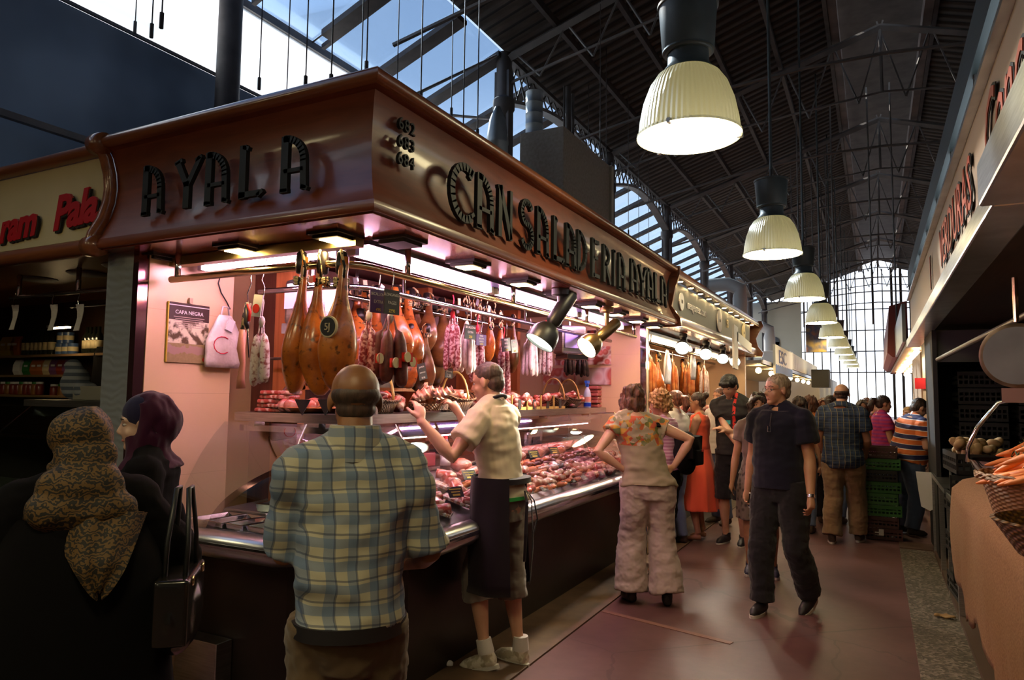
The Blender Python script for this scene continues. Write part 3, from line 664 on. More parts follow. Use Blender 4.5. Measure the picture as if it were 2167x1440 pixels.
for i, (px, pyb, Y, lab_, W_) in enumerate([(641, 835, 2.50, 'leftmost of the three large golden hams at the stall corner', .82), (684, 838, 2.50, 'middle one of the three large golden hams, red tag on its rope', .80), (724, 826, 2.46, 'golden ham with a round black badge on its side', 1.0)]):
    ptop = atY(px-(0 if i else 2), 545, Y); pb = atY(px, pyb, Y)
    h = ham(M['ham'], lab_, HG, L=ptop.z-pb.z, W=W_, seed=i*3+1)
    h.location = (ptop.x, Y, ptop.z); h.rotation_euler = (0, 0, R((10, -25, 30)[i]))
    if i == 1: MB().box((.0, -.05, -.11), (.05, .012, .03)).build('tag', M['redtag'], h)
    if i == 2:
        h.rotation_euler = (0, 0, 0)
        b = MB().lathe([(.048, 0), (.048, .012)], n=28, M=Matrix.Rotation(R(90), 4, 'X')); b.v = [(v[0]+.03, v[1]-.100, v[2]-.33) for v in b.v]; bd = b.build('badge', M['cream_tag'], h)
        b = MB().lathe([(.041, 0), (.041, .014)], n=28, M=Matrix.Rotation(R(90), 4, 'X')); b.v = [(v[0]+.03, v[1]-.101, v[2]-.33) for v in b.v]; b.build('disc', M['blacktag'], bd)
        vs, fs = text_ob('5J', .045, .002); MB().add(vs, fs, basis((.03, -.117, -.345), (1, 0, 0), (0, 0, 1))).build('lettering', M['cream_tag'], bd)
# two small triangular price plates hanging under the golden hams
for px in (641, 690):
    p = atY(px, 858, 2.85); b = MB(); b.ext([(-.055, .03), (.055, .03), (0, -.055)], basis((p.x, 2.85, p.z), (1, 0, 0), (0, 0, 1)), .006)
    o = b.build('price_plate', M['blacktag']); tag(o, 'small black triangular plate with chalk writing under the %s golden ham' % ('leftmost' if px < 650 else 'middle'), 'price sign')
    vs, fs = text_ob('19,50', .028, .001); MB().add(vs, fs, basis((p.x, 2.849, p.z-.005), (1, 0, 0), (0, 0, 1))).build('chalk', M['paper'], o)
# rear hams: (px, py top, py bottom, X plane, dark?, width)
RH = [(645, 590, 790, -3.05, 0, 1.1), (758, 580, 745, -3.0, 0, 1.2), (775, 590, 800, -3.15, 0, 1.2), (800, 590, 790, -2.95, 0, 1.2), (838, 595, 765, -2.8, 0, 1.3), (848, 600, 772, -2.95, 0, 1.3), (870, 610, 785, -2.8, 0, 1.3),
      (885, 615, 745, -2.9, 1, 1.4), (903, 618, 730, -2.8, 1, 1.4), (915, 620, 800, -2.95, 1, 1.4), (935, 628, 770, -2.85, 1, 1.3), (948, 632, 790, -2.95, 1, 1.2), (760, 660, 850, -3.0, 1, 1.4), (870, 690, 800, -2.75, 0, 1.1), (888, 700, 810, -2.8, 1, 1.1), (905, 690, 812, -2.7, 1, 1.1),
      (1035, 655, 760, -2.75, 0, .7), (1062, 652, 760, -2.8, 0, .7), (1085, 670, 790, -2.75, 1, .7)]
rnd = random.Random(3)
proto_g = ham(M['ham'], 'cured ham', None, seed=11); proto_d = ham(M['ham_dark'], 'cured ham', None, seed=14)
used = {0: 0, 1: 0}
for i, (px, pt, pb, X, dk_, W_) in enumerate(RH):
    W_ *= 1.2
    a = atX(px, pt, X); b_ = atX(px, pb, X); L = a.z-b_.z; pr = (proto_g, proto_d)[dk_]
    L = max(L, .42)
    lb = ('golden' if not dk_ else 'dark brown')+' cured ham hanging in the packed row behind the sausages and signs'
    o = pr if used[dk_] == 0 else dup(pr)
    used[dk_] += 1
    o.location = (a.x, a.y, min(a.z, 2.30)); o.scale = (L/.74*W_, L/.74*W_, L/.74); o.rotation_euler = (0, 0, R(rnd.uniform(40, 140)+(180 if i % 2 else 0)))
    o['label'] = lb; o['group'] = ('golden' if not dk_ else 'dark')+' hams in the packed row over the counter'
# ---------------------------------------------------------------- sausages
def saus_mat(name, a, b_, sc=40, lo=.42, hi=.58): return mottled(name, a, b_, sc, .5, lo=lo, hi=hi, bstr=.3, bdist=.003)
M['fuet'] = saus_mat('white_fuet', (.30, .09, .08), (.74, .66, .62), 45, .36, .50)
M['fuet_red'] = saus_mat('mottled_salami', (.22, .02, .03), (.66, .42, .42), 60, .44, .58)
M['salchichon'] = saus_mat('pale_sausage', (.60, .46, .44), (.80, .74, .70), 30, .35, .6)
M['chorizo'] = saus_mat('dark_chorizo', (.10, .020, .018), (.19, .05, .04), 30, .35, .65)
M['blacks'] = saus_mat('black_sausage', (.018, .012, .012), (.07, .045, .04), 30)
M['redstring'] = flat('red_netting', (.65, .02, .05), .6)
M['string'] = flat('white_string', (.70, .64, .58), .7)
def bundle(name, label, mat, n, L, r, loc, spread=.05, top='string', seed=0, band=False, hook=True, knots=None, cat='sausages', flatten=.55):
    rnd = random.Random(seed); o = thing(name, label, cat, loc)
    for k in range(n):
        a = 2*PI*k/n+rnd.uniform(-.2, .2); rr = spread*(1 if n < 7 else (1 if k % 2 else .55)); x_, y_ = rr*math.cos(a), rr*math.sin(a)*flatten; l = L*rnd.uniform(.88, 1.03)
        pts = [(x_*.25, y_*.25, -.03), (x_*.55, y_*.55, -.10)]+[(x_*(.8+.25*q), y_*(.8+.25*q), -.12-(l-.12)*q) for q in (.0, .15, .35, .6, .85, .96, 1.0)]
        rad = [.003, .004, r*.55, r*.9, r, r*1.03, r, r*.7, r*.15]
        MB().tube(pts, rad, 9).build('sausage', mat, o, smooth=True)
    b = MB(); b.tube([(0, 0, .09), (.008, 0, .06), (0, 0, 0), (0, 0, -.05)], .004, 5); b.ball((0, 0, -.04), (.018, .015, .03), 8, 6)
    b.build('tie', M[top], o, smooth=True)
    if band:
        for k in range(n):
            a = 2*PI*k/n
        MB().lathe([(spread+r+.003, -.02), (spread+r+.003, .02)], n=20, cap=False, M=Matrix.Translation((0, 0, -L*.62)) @ Matrix.Diagonal((1, .8, 1, 1))).build('band', M['redtag'], o, smooth=True)
    return o
# two white fuets at the left wall, with their card
p = atY(555, 665, 2.62)
o = bundle('fuet_pair', 'pair of white-powdered sausages hanging at the left wall under a white card', M['fuet'], 3, .40, .025, (p.x, 2.62, p.z), .036, seed=4)
MB().tube([(0, 0, .02), (.01, 0, .14), (-.012, 0, .18), (.012, 0, .25), (.02, 0, .30)], .003, 5).build('hook', M['chrome'], o, smooth=True)
MB().box((-.005, -.03, .04), (.065, .004, .115), (0, R(8), 0)).build('card', M['paper'], o)
b = MB().lathe([(.024, 0), (.024, .003)], n=20, M=Matrix.Translation((-.008, -.0345, .025)) @ Matrix.Rotation(R(90), 4, 'X')); b.build('card_badge', M['redtag'], o)
# the thin pink bone hanging by its rope, with scissors
p = atY(515, 690, 2.62)
o = thing('ham_shank', 'thin pink ham shank hanging from a striped rope in front of the plastic bag', 'ham', (p.x, 2.62, p.z))
MB().tube([(0, 0, -.02), (-.01, 0, -.12), (.006, 0, -.2), (-.004, 0, -.28), (.0, 0, -.33)], [.018, .022, .014, .02, .024], 12).build('bone', flat('pink_meat', (.62, .25, .17), .35), o, smooth=True)
MB().tube([(.0, 0, -.04), (.012, 0, .05), (.03, 0, .12)], .016, 8).build('rope', M['rope'], o, smooth=True)
MB().tube([(.03, 0, .12), (.02, 0, .17), (.045, 0, .22), (.04, 0, .30)], .003, 5).build('hook', M['chrome'], o, smooth=True)
o = thing('scissors', 'red and black handled scissors hanging between the shank and the sausages', 'scissors', (p.x+.05, 2.60, p.z+.07))
MB().tube([(0, 0, .04), (.018, 0, .0), (.01, 0, -.05)], .008, 6).build('handle', M['redtag'], o, smooth=True)
MB().tube([(-.012, 0, .02), (-.005, 0, -.06), (.006, 0, -.09)], [.012, .014, .008], 8).build('grip', M['black'], o, smooth=True)
MB().box((.012, 0, -.16), (.008, .002, .16), (0, R(-8), 0)).build('blade', M['chrome'], o)
# plastic bags on the wall
M['bag'] = mottled('white_plastic_bag', (.60, .50, .48), (.80, .72, .70), 9, .35, bstr=.8, bdist=.02)
def bag(c, w_, h_, label, normal='x', m='bag'):
    o = thing('plastic_bag', label, 'bag', c)
    rings = []
    for q in [k/8 for k in range(9)]:
        ww = w_*(.32+.68*min(1, q*2.2))/2; th = .012+.022*math.sin(PI*min(1, q*1.05)); z = -h_*q
        ring = []
        for j in range(14):
            a = 2*PI*j/14; f = 1+.15*noise.noise(Vector((math.cos(a)*2, q*5, w_*9)))
            u, v = ww*math.cos(a)*f, th*math.sin(a)*f
            ring.append((v, u, z) if normal == 'x' else (u, v, z))
        rings.append(ring)
    MB().loft(rings).build('sack', M[m], o, smooth=True)
    if normal == 'x': MB().tube([(0, -.03, -.01), (0, -.02, .05), (0, .02, .05), (0, .03, -.01)], .006, 6).build('handle', M[m], o, smooth=True)
    return o
p = atX(478, 668, -3.40)
o = bag((-3.405, p.y, p.z), .26, .31, 'white plastic carrier bag with a red loop print hanging on the tiled wall')
MB().tube([(.035, -.04+.06*math.cos(a), -.18+.05*math.sin(a)) for a in [k*.45 for k in range(2, 13)]], .003, 5).build('print', M['redstring'], o)
MB().box((.045, .0, -.06), (.006, .05, .07), (R(-20), 0, 0)).build('paper_roll', M['paper'], o)
# poster -----------------------------------------------------------
t = NT('poster_print'); x = t.xyz(); n1 = t.noise(22, 5); n2 = t.noise(60, 3)
up_ = t.math('GREATER_THAN', x[2], .07); blob = t.ramp(n1, [(.42, (.10, .06, .03)), (.55, (.72, .66, .50))]); grass = t.mix(n2, (.25, .20, .08), (.42, .32, .16))
pig = t.math('LESS_THAN', t.math('ABSOLUTE', t.math('ADD', x[2], .095)), t.math('MULTIPLY_ADD', t.noise(30, 2), .05, -.005))
c = t.mix(t.math('GREATER_THAN', x[2], -.06), grass, blob); c = t.mix(pig, c, (.40, .26, .22)); c = t.mix(up_, c, (.045, .022, .018)); M['poster'] = t.bsdf(c, .35)
pc = atX(398, 706, -3.445)
po = thing('poster', 'ham poster with dark heading and pasture photo on the cream wall', 'poster', (-3.443, pc.y, pc.z))
MB().box((0, 0, 0), (.006, .265, .335)).build('sheet', M['poster'], po)
MB().box((-.001, -.134, 0), (.010, .006, .335)).build('yellow_edge', flat('yellow_edge', (.75, .55, .05), .5), po)
MB().box((.003, 0, .152), (.002, .262, .005)).build('white_line', M['paper'], po)
vs, fs = text_ob('CAPA NEGRA', .030, .0006); MB().add(vs, fs, basis((.0035, 0, .105), (0, 1, 0), (0, 0, 1))).build('heading', M['paper'], po)
b = MB()
for k in range(6): b.box((.0035, (.01 if k == 5 else 0), .088-.011*k), (.001, .20-.02*(k % 2), .0035))
b.build('small_print', flat('faded_print', (.45, .36, .32), .6), po)
b = MB().lathe([(.012, 0), (.012, .002)], n=16, M=Matrix.Translation((.003, .11, -.145)) @ Matrix.Rotation(R(90), 4, 'Y')); b.build('seal', M['redtag'], po)
o = MB().box((-3.435, pc.y, pc.z+.185), (.012, .022, .03)).build('poster_clip', flat('tape', (.45, .35, .25), .4)); tag(o, 'brown clip holding the ham poster on the wall', 'clip')
b = MB(); q = [atX(x_, y_, -3.43) for x_, y_ in ((465, 588), (462, 600), (468, 620), (480, 640), (487, 655))]; b.tube(q, .004, 6)
tag(b.build('power_cable', M['black'], smooth=True), 'black cable dropping down the cream wall to the plastic bag', 'cable')
# chorizo bunch under the paired signs -----------------------------
p = atX(826, 665, -2.30)
o = bundle('chorizo_bunch', 'bunch of dark chorizos with red bands hanging under the two price signs', M['chorizo'], 5, .38, .034, (-2.16, p.y-.2, p.z), .07, seed=2, flatten=.8)
p = atX(826, 665, -2.16); o.location = (-2.16, p.y, p.z+.02)
for k, (dx, dy, dz) in enumerate(((.085, -.06, -.27), (.11, .0, -.24), (.09, .07, -.26), (.02, -.1, -.25))):
    MB().box((dx, dy, dz), (.02, .055, .045), (0, 0, R(-25+k*12))).build('band', M['redtag'], o)
    MB().lathe([(.026, 0), (.026, .006)], n=16, M=Matrix.Translation((dx+.008, dy-.012, dz)) @ Matrix.Rotation(R(90), 4, 'Y')).build('badge', M['cream_tag'], o)
p = atX(793, 650, -2.2)
bundle('fuet_bunch', 'white and red fuet hanging just left of the dark chorizo bunch', M['fuet_red'], 3, .42, .026, (-2.25, p.y+.02, p.z), .03, seed=8)
SB = [(958, 660, 790, -2.45, 'fuet_red', 5, 'redstring', 'red-netted mottled salamis hanging left of the white sausages'),
      (988, 682, 800, -2.45, 'salchichon', 8, 'string', 'bunch of pale whitish sausages behind the small price sign'),
      (1010, 690, 830, -2.6, 'fuet_red', 4, 'redstring', 'mottled red sausages hanging behind the head of the man in the white shirt'),
      (1066, 720, 860, -2.75, 'fuet_red', 5, 'redstring', 'long dry red sausages between the signs and the wooden upright'),
      (1122, 703, 800, -2.55, 'salchichon', 9, 'string', 'big bunch of white sausages left of the red-topped bunch'),
      (1155, 705, 800, -2.55, 'fuet', 8, 'redstring', 'bunch of white sausages with red netting at the top'),
      (1205, 740, 800, -2.75, 'blacks', 5, 'string', 'grey-black sausages hanging behind the scales'),
      (1232, 745, 803, -2.75, 'blacks', 6, 'string', 'dark brown sausages hanging nearest the wall photos')]
for i, (px, pt, pb, X, m, n, tp, lb) in enumerate(SB):
    a = atX(px, pt, X); b_ = atX(px, pb, X)
    bundle('sausage_bunch', lb, M[m], n, a.z-b_.z, .019 if n > 5 else .022, (X, a.y, a.z+.02), .06 if n > 5 else .045, tp, seed=i+20)
# hooks/labels strewn among the rear hams
TG = 'paper labels on the ropes of the rear hams'
for i, (px, py, X) in enumerate(((752, 598, -2.7), (773, 603, -2.7), (808, 612, -2.7), (968, 655, -2.6), (972, 640, -2.6), (1035, 655, -2.6), (1010, 640, -2.6), (1060, 668, -2.6))):
    p = atX(px, py, X); o = MB().box((0, 0, 0), (.004, .035, .055), (R(rnd.uniform(-25, 25)), 0, 0)).build('ham_label', M[('blacktag', 'cream_tag', 'paper')[i % 3]], loc=p)
    tag(o, ('black', 'cream', 'white')[i % 3]+' paper label tied among the ropes of the rear hams', 'label', ('black', 'cream', 'white')[i % 3]+' '+TG)
# rope knots and hooks at the top of small hams
b_i = 0
for px, py in ((985, 640), (1000, 648), (1015, 655), (1028, 660), (1045, 668), (1010, 670), (990, 660), (1060, 690), (1040, 690)):
    p = atX(px, py, -2.65); b = MB(); q = rnd.uniform(0, 3)
    b.tube([(0, .028*math.cos(a+q), .028*math.sin(a+q)) for a in [k*.6 for k in range(11)]], .008, 5); b.tube([(0, 0, .03), (.01, .01, .08), (0, 0, .12)], .006, 5)
    o = b.build('rope_loop', M['rope'], smooth=True, loc=p); tag(o, 'striped rope loop knotted above the small hams', 'rope', 'rope loops above the small hams')
# ---------------------------------------------------------------- price signs
M['purple_slate'] = flat('purple_slate', (.10, .05, .16), .55); M['slate'] = flat('dark_slate', (.035, .028, .028), .55)
M['chalk'] = flat('chalk', (.74, .70, .62), .8); M['chalk_y'] = flat('yellow_chalk', (.85, .65, .12), .8)
def sign(px, py, X, w_, h_, lines, label, m='slate', rz=0, hook=True, tilt=0):
    w_ *= .64; h_ *= .60; rz *= .35
    p = atX(px, py, X); o = thing('price_sign', label, 'price sign', p)
    T = Matrix.Rotation(R(rz), 4, 'Z') @ Matrix.Rotation(R(tilt), 4, 'X')
    MB().box((0, 0, 0), (.006, w_, h_), M=T).build('board', M[m], o)
    n = len(lines)
    for k, (tx, sz, cm) in enumerate(lines):
        vs, fs = text_ob(tx, sz*.6, .0005, sx=.85); z = h_/2-(k+.78)*h_/n
        MB().add(vs, fs, T @ basis((.0038, 0, z), (0, 1, 0), (0, 0, 1))).build('chalk', M[cm], o)
    if hook: MB().tube([(0, 0, h_/2-.01), (.004, .0, h_/2+.03), (0, .012, h_/2+.07), (0, .004, h_/2+.12)], .0025, 5).build('hook', M['chrome'], o, smooth=True)
    return o
sign(800, 638, -2.14, .155, .19, [('SECALLONA', .034, 'chalk'), ('EXTRA', .038, 'chalk'), ("4'95", .036, 'chalk_y')], 'purple price sign reading secallona extra, left of the pair', 'purple_slate', -28)
sign(829, 640, -2.08, .155, .20, [('LLONGANISSA', .032, 'chalk'), ('PAGES', .038, 'chalk'), ("22'95", .038, 'chalk_y')], 'black price sign reading llonganissa pages above the dark chorizos', 'slate', -28)
sign(995, 703, -2.38, .17, .16, [('SECALLONA', .036, 'chalk'), ('EXTRA', .036, 'chalk'), ("2'50", .040, 'chalk_y')], 'dark price sign reading 2,50 in front of the pale sausages', 'slate', -28)
sign(966, 722, -2.42, .12, .13, [('LLONGANISSA', .020, 'chalk'), ('PAGES', .026, 'chalk'), ("1'95", .028, 'chalk_y')], 'small dark sign on the red-netted salamis', 'slate', -28)
sign(1018, 720, -2.45, .17, .13, [('PERNIL', .024, 'chalk'), ('BELLOTA', .026, 'chalk'), ('JABUGO', .024, 'chalk'), ("125'00", .028, 'chalk_y')], 'purple price sign reading bellota above the clerk', 'purple_slate', -28)
sign(1071, 730, -2.5, .16, .17, [('PERNIL', .030, 'chalk'), ('IBERIC', .030, 'chalk'), ('SERRANO', .026, 'chalk'), ("13'95", .030, 'chalk_y')], 'tilted dark sign on the left of the two beside the wooden upright', 'slate', -28, tilt=8)
sign(1088, 733, -2.45, .12, .17, [('PERNIL', .024, 'chalk'), ('IBERIC', .024, 'chalk'), ("16'95", .026, 'chalk_y')], 'tilted dark sign on the right of the two beside the wooden upright', 'slate', -28, tilt=8)
sign(950, 790, -2.52, .11, .11, [('SECALLONA', .018, 'chalk'), ('2.50', .046, 'chalk')], 'small black sign reading 2.50 above the red basket handle', 'slate', -30, tilt=-6)
sign(893, 787, -2.50, .10, .17, [('JAMON', .024, 'chalk'), ('SERRANO', .02, 'chalk'), ('39.90', .026, 'chalk')], 'narrow tilted black sign above the wrapped ham slices', 'slate', -50, tilt=14)
# ---------------------------------------------------------------- things behind: scales, photos, spray bottle
for i, (x0, y0, x1, y1, lb) in enumerate(((1215, 735, 1293, 772, 'small framed photo of sliced sausages, upper on the end wall'), (1215, 779, 1293, 815, 'photo of a whole cooked ham, lower right on the end wall'), (1243, 700, 1275, 733, 'dark photo print highest on the end wall'),
        (1174, 758, 1196, 773, 'narrow photo print left of the sausages photo'), (1150, 780, 1200, 815, 'photo of meat rings low left on the end wall'))):
    a = atY(x0, y0, 7.09); b_ = atY(x1, y1, 7.09)
    t = NT('photo_print'); v = t.n('TexVoronoi'); v.inputs['Scale'].default_value = (14, 5, 12, 14, 9)[i]; t.L(t.co(), v.inputs['Vector'])
    c = t.ramp(v.outputs['Distance'], [(.0, (.75, .35, .28)), (.35, (.62, .14, .10)), (.55, (.80, .66, .6)), (.8, (.28, .05, .04))] if i != 2 else [(0, (.5, .05, .03)), (.4, (.05, .02, .02)), (.8, (.02, .01, .01))]); 
    mm = t.bsdf(c, .3); ox = -.0
    o = MB().span((a.x, 7.085, b_.z), (b_.x, 7.095, a.z)).build('photo_print', mm); tag(o, lb, 'photo')
# hanging transparent scale machine with label
M['perspex'] = glass('perspex', (.86, .82, .92), .3)
def scale_box(px, py, X, s, label, lm):
    p = atX(px, py, X); o = thing('hanging_scales', label, 'scales', p, R(-30))
    MB().box((0, 0, 0), (.16*s, .30*s, .28*s)).build('case', M['steel'], o, bev=.02)
    MB().box((.085*s, 0, -.01), (.012, .24*s, .15*s)).build('display', M[lm], o)
    MB().box((.04*s, 0, -.17*s), (.2*s, .26*s, .06*s)).build('lower_plate', M['chrome'], o, bev=.01)
    MB().cyl((0, 0, .14*s), (0, 0, .32*s), .012, 8).build('hanger', M['steel'], o); return o
p = atX(660, 640, -2.95)
o = thing('hanging_scales', 'boxy chromed hanging scales with a pale display behind the golden hams', 'scales', (p.x, p.y, p.z))
MB().box((0, 0, 0), (.30, .16, .27), (0, 0, 0)).build('case', M['steel'], o, bev=.03); MB().box((-.02, -.085, .02), (.22, .01, .13)).build('display', flat('pale_display', (.72, .62, .78), .3), o); MB().box((-.1, -.08, -.16), (.08, .03, .06)).build('plate', M['iron_grey'], o)
MB().cyl((0, 0, .12), (0, 0, .5), .012, 8).build('hanger', M['steel'], o)
M['pale_display'] = flat('blue_display', (.36, .34, .85), .3)
scale_box(1205, 720, -2.55, .95, 'hanging scales with a blue-white display right of the big spotlight', 'pale_display')
p = atX(1236, 738, -2.6); o = thing('hanging_sign', 'rounded black hanging sign with yellow hand writing near the wall photos', 'sign', p, R(-30))
MB().box((0, 0, 0), (.03, .22, .15)).build('board', M['slate'], o, bev=.02); vs, fs = text_ob('Extra', .09, .001, .3); MB().add(vs, fs, basis((.018, 0, -.03), (0, 1, 0), (0, 0, 1))).build('writing', M['chalk_y'], o)
# spray bottle, packs
p = atX(1243, 862, -2.62); o = thing('spray_bottle', 'clear spray bottle with blue trigger and blue liquid on the shelf', 'bottle', (-2.62, p.y, 1.482))
MB().lathe([(.035, 0), (.038, .01), (.038, .13), (.03, .17), (.014, .20), (.013, .215)], n=18).build('body', flat('bottle_plastic', (.60, .66, .80), .15), o, smooth=40)
MB().lathe([(.0385, .012), (.0385, .05)], n=18).build('liquid_band', flat('blue_liquid', (.02, .06, .55), .2), o, smooth=40)
MB().lathe([(.0387, .06), (.0387, .11)], n=18).build('label', flat('bottle_label', (.75, .30, .25), .5), o, smooth=40)
b = MB(); b.cyl((0, 0, .21), (0, 0, .245), .014, 10); b.box((.0, -.01, .262), (.028, .075, .028)); b.tube([(0, -.04, .25), (0, -.05, .22)], .006, 6); b.build('trigger', flat('blue_plastic', (.03, .16, .75), .3), o)
M['pack'] = flat('vacuum_pack_meat', (.58, .15, .13), .2, coat=.6); M['fatty'] = mottled('fatty_meat', (.46, .07, .05), (.78, .50, .42), 25, .22, lo=.45, hi=.6, coat=.5)
M['film'] = mottled('plastic_film', (.62, .16, .12), (.80, .52, .46), 12, .15, lo=.5, hi=.7, coat=.8)
for k in range(6):
    q = atX(1268, 862-k*10, -2.62); o = MB().box((0, 0, 0), (.14, .22, .036), (0, R(3*(-1)**k), 0)).build('vacuum_pack', M['pack'], bev=.014, loc=(-2.66, q.y+.01*(-1)**k, 1.502+k*.037))
    tag(o, 'pink vacuum pack in the stack of six beside the spray bottle', 'meat pack', 'stack of pink vacuum packs beside the spray bottle')
# left shelf: bacon stack, wrapped cuts, wooden board
for k in range(5):
    o = MB().box((0, 0, 0), (.20, .15, .024), (0, 0, R(8*(-1)**k))).build('bacon_pack', M['fatty'], bev=.008, loc=(-3.22+.01*k, 3.13, 1.496+k*.026)); tag(o, 'flat pack of streaky bacon in the pile at the left shelf end', 'meat pack', 'bacon packs piled at the left end of the shelf')
o = MB().lathe([(.02, 0), (.15, .004), (.19, .03), (.18, .034), (.14, .014)], n=24, M=Matrix.Diagonal((1.15, .75, 1, 1)), c=(-2.98, 3.16, 1.483)).build('wooden_dish', dk, smooth=40); tag(o, 'shallow wooden dish on the left shelf under wrapped cured meat', 'dish')
for k, (x_, y_) in enumerate(((-3.10, 3.08), (-3.02, 3.06), (-2.93, 3.1), (-2.97, 3.18))):
    b = MB(); b.ball((0, 0, 0), (.05, .035, .042), 14, 10); o = b.build('wrapped_cut', M['film'], smooth=True, loc=(x_, y_, 1.525+.012*(k == 3))); o.rotation_euler = (R(20*k), 0, R(30*k)); tag(o, 'shiny wrapped piece of cured meat in the wooden dish at left', 'meat', 'wrapped cured pieces in the wooden dish')
# ham holder arm behind (steel hoop)
b = MB(); b.tube([atY(x_, y_, 3.2) for x_, y_ in ((550, 850), (590, 840), (640, 780), (655, 765), (620, 758), (570, 760))], .009, 8)
o = b.build('ham_stand', M['steel'], smooth=True); tag(o, 'bent steel ham stand arm rising from the left shelf', 'ham stand')
o = MB().span((-2.86, 3.2, 1.483), (-2.52, 3.22, 1.56)).build('steel_guard', M['steel']); tag(o, 'low steel guard plate on the shelf below the golden hams', 'guard')
# ================================================================ IN THE CASE AND ON THE SHELF
def deckz(x):      # height of the sloping deck behind the aisle glass
    d = -2.05-x
    pts = [(.08, .868), (.25, .93), (.40, .985), (.60, 1.04), (.78, 1.05)]
    for (a, za), (b_, zb) in zip(pts, pts[1:]):
        if d <= b_: return za+(zb-za)*max(0, d-a)/(b_-a)
    return 1.05
# steel pans at the left front, set in the deck
pan_m = MB()
def mkpan(w_, l_, h_, label, loc, rz=0, grp=None):
    b = MB(); t_ = .012
    prof = [(0, 0), (1, 0)]
    o_ = [(-w_/2-.012, -l_/2-.012, h_), (w_/2+.012, -l_/2-.012, h_), (w_/2+.012, l_/2+.012, h_), (-w_/2-.012, l_/2+.012, h_)]
    i_ = [(-w_/2, -l_/2, h_), (w_/2, -l_/2, h_), (w_/2, l_/2, h_), (-w_/2, l_/2, h_)]
    f_ = [(x*.86, y*.92, .004) for x, y, z in i_]; g_ = [(x*.88, y*.94, 0) for x, y, z in o_]
    b.loft([g_, o_, i_, f_], cap=True); o = b.build('steel_pan', M['chrome'], bev=.003, loc=loc, rotz=rz); return tag(o, label, 'pan', grp)
p0 = None
for k in range(4):
    x_ = -3.33+.155*k
    mkpan(.13, .25, .03, 'shallow steel pan in the row along the left counter front', (x_, 2.82, .872), R(-6), 'row of empty steel pans in the left front case')
mkpan(.19, .27, .045, 'steel pan sitting on the raised deck left of the white tray', (-3.10, 3.12, .918), R(12))
mkpan(.18, .24, .022, 'flat steel lid lying between the deep pan and the white tray', (-2.88, 3.12, .921), R(-30))
o = mkpan(.18, .26, .06, 'white plastic tray with folded paper on the left deck', (-2.84, 2.93, .875), R(-35)); o.name = 'plastic_tray'; o.data.materials[0] = M['white']; o['category'] = 'tray'
o = MB().box((0, 0, 0), (.21, .15, .004), (R(12), R(10), R(20))).build('newspaper', M['paper'], loc=(-2.80, 2.95, .958)); tag(o, 'folded white paper with red print lying on the white tray', 'paper')
o = MB().box((0, 0, 0), (.18, .26, .010)).build('cutting_board', M['white'], loc=(-2.64, 2.86, .878), rotz=R(-42), bev=.004); tag(o, 'thin white board lying at the corner of the case', 'board')
# slicing machine
sl = thing('slicing_machine', 'dark slicing machine with a steel top on the inner worktop', 'slicer', (-3.12, 3.70, 1.075))
MB().box((0, 0, .085), (.56, .26, .11)).build('base', flat('slicer_black', (.03, .03, .045), .35), sl, bev=.02)
MB().box((.02, .0, .17), (.50, .24, .06)).build('top', M['steel'], sl, bev=.02)
MB().box((0, .10, .24), (.40, .04, .16)).build('guard', M['perspex'], sl)
MB().box((0, 0, .015), (.6, .28, .03)).build('foot_plate', M['steel'], sl)
b = MB(); b.tube([(-3.30, 3.40, 1.36), (-3.30, 3.40, 1.20), (-3.27, 3.36, 1.06), (-3.20, 3.34, .99), (-3.05, 3.34, .985)], .013, 8)
tag(b.build('bent_pipe', M['steel'], smooth=True), 'curved pale pipe running down beside the slicing machine', 'pipe')
# toploading scale behind aisle glass + red boxes, bottle, jars
sc = thing('counter_scales', 'steel counter scales on the inner worktop seen through the aisle glass', 'scales', (-3.0, 6.1, 1.075))
MB().box((0, 0, .10), (.22, .36, .18)).build('body', M['steel'], sc, bev=.03); MB().box((0, 0, .21), (.26, .38, .015)).build('plate', M['chrome'], sc); MB().box((.115, 0, .1), (.006, .16, .06)).build('display', flat('dark_display', (.03, .04, .05), .2), sc)
for (y_, s_, lb) in ((5.5, .16, 'red box on the inner worktop left of the counter scales'), (4.28, .15, 'red box lid on the inner worktop near the wine bottle')):
    o = MB().box((-2.98, y_, 1.075+.05), (.16, s_*1.6, .10)).build('red_box', flat('red_box', (.48, .05, .07), .5), bev=.006); tag(o, lb, 'box')
o = thing('wine_bottle', 'dark wine bottle with a red cap standing in the case', 'bottle', (-2.72, 4.25, 1.05))
MB().lathe([(.035, 0), (.037, .01), (.037, .17), (.030, .20), (.014, .23), (.013, .26)], n=18).build('body', flat('bottle_glass', (.02, .01, .015), .08), o, smooth=True)
MB().lathe([(.0155, .235), (.0155, .31), (.010, .315)], n=14).build('cap', M['redtag'], o, smooth=40); MB().lathe([(.0375, .05), (.0375, .12)], n=18).build('label', M['paper'], o, smooth=True)
for k, y_ in enumerate((3.99, 4.08)):
    o = MB().lathe([(.03, 0), (.035, .15)], n=16).build('paper_cups', M['white'], loc=(-2.98, y_, 1.076), smooth=40); tag(o, 'tall white stack of cups behind the glass near the corner', 'cups', 'white cup stacks behind the glass')
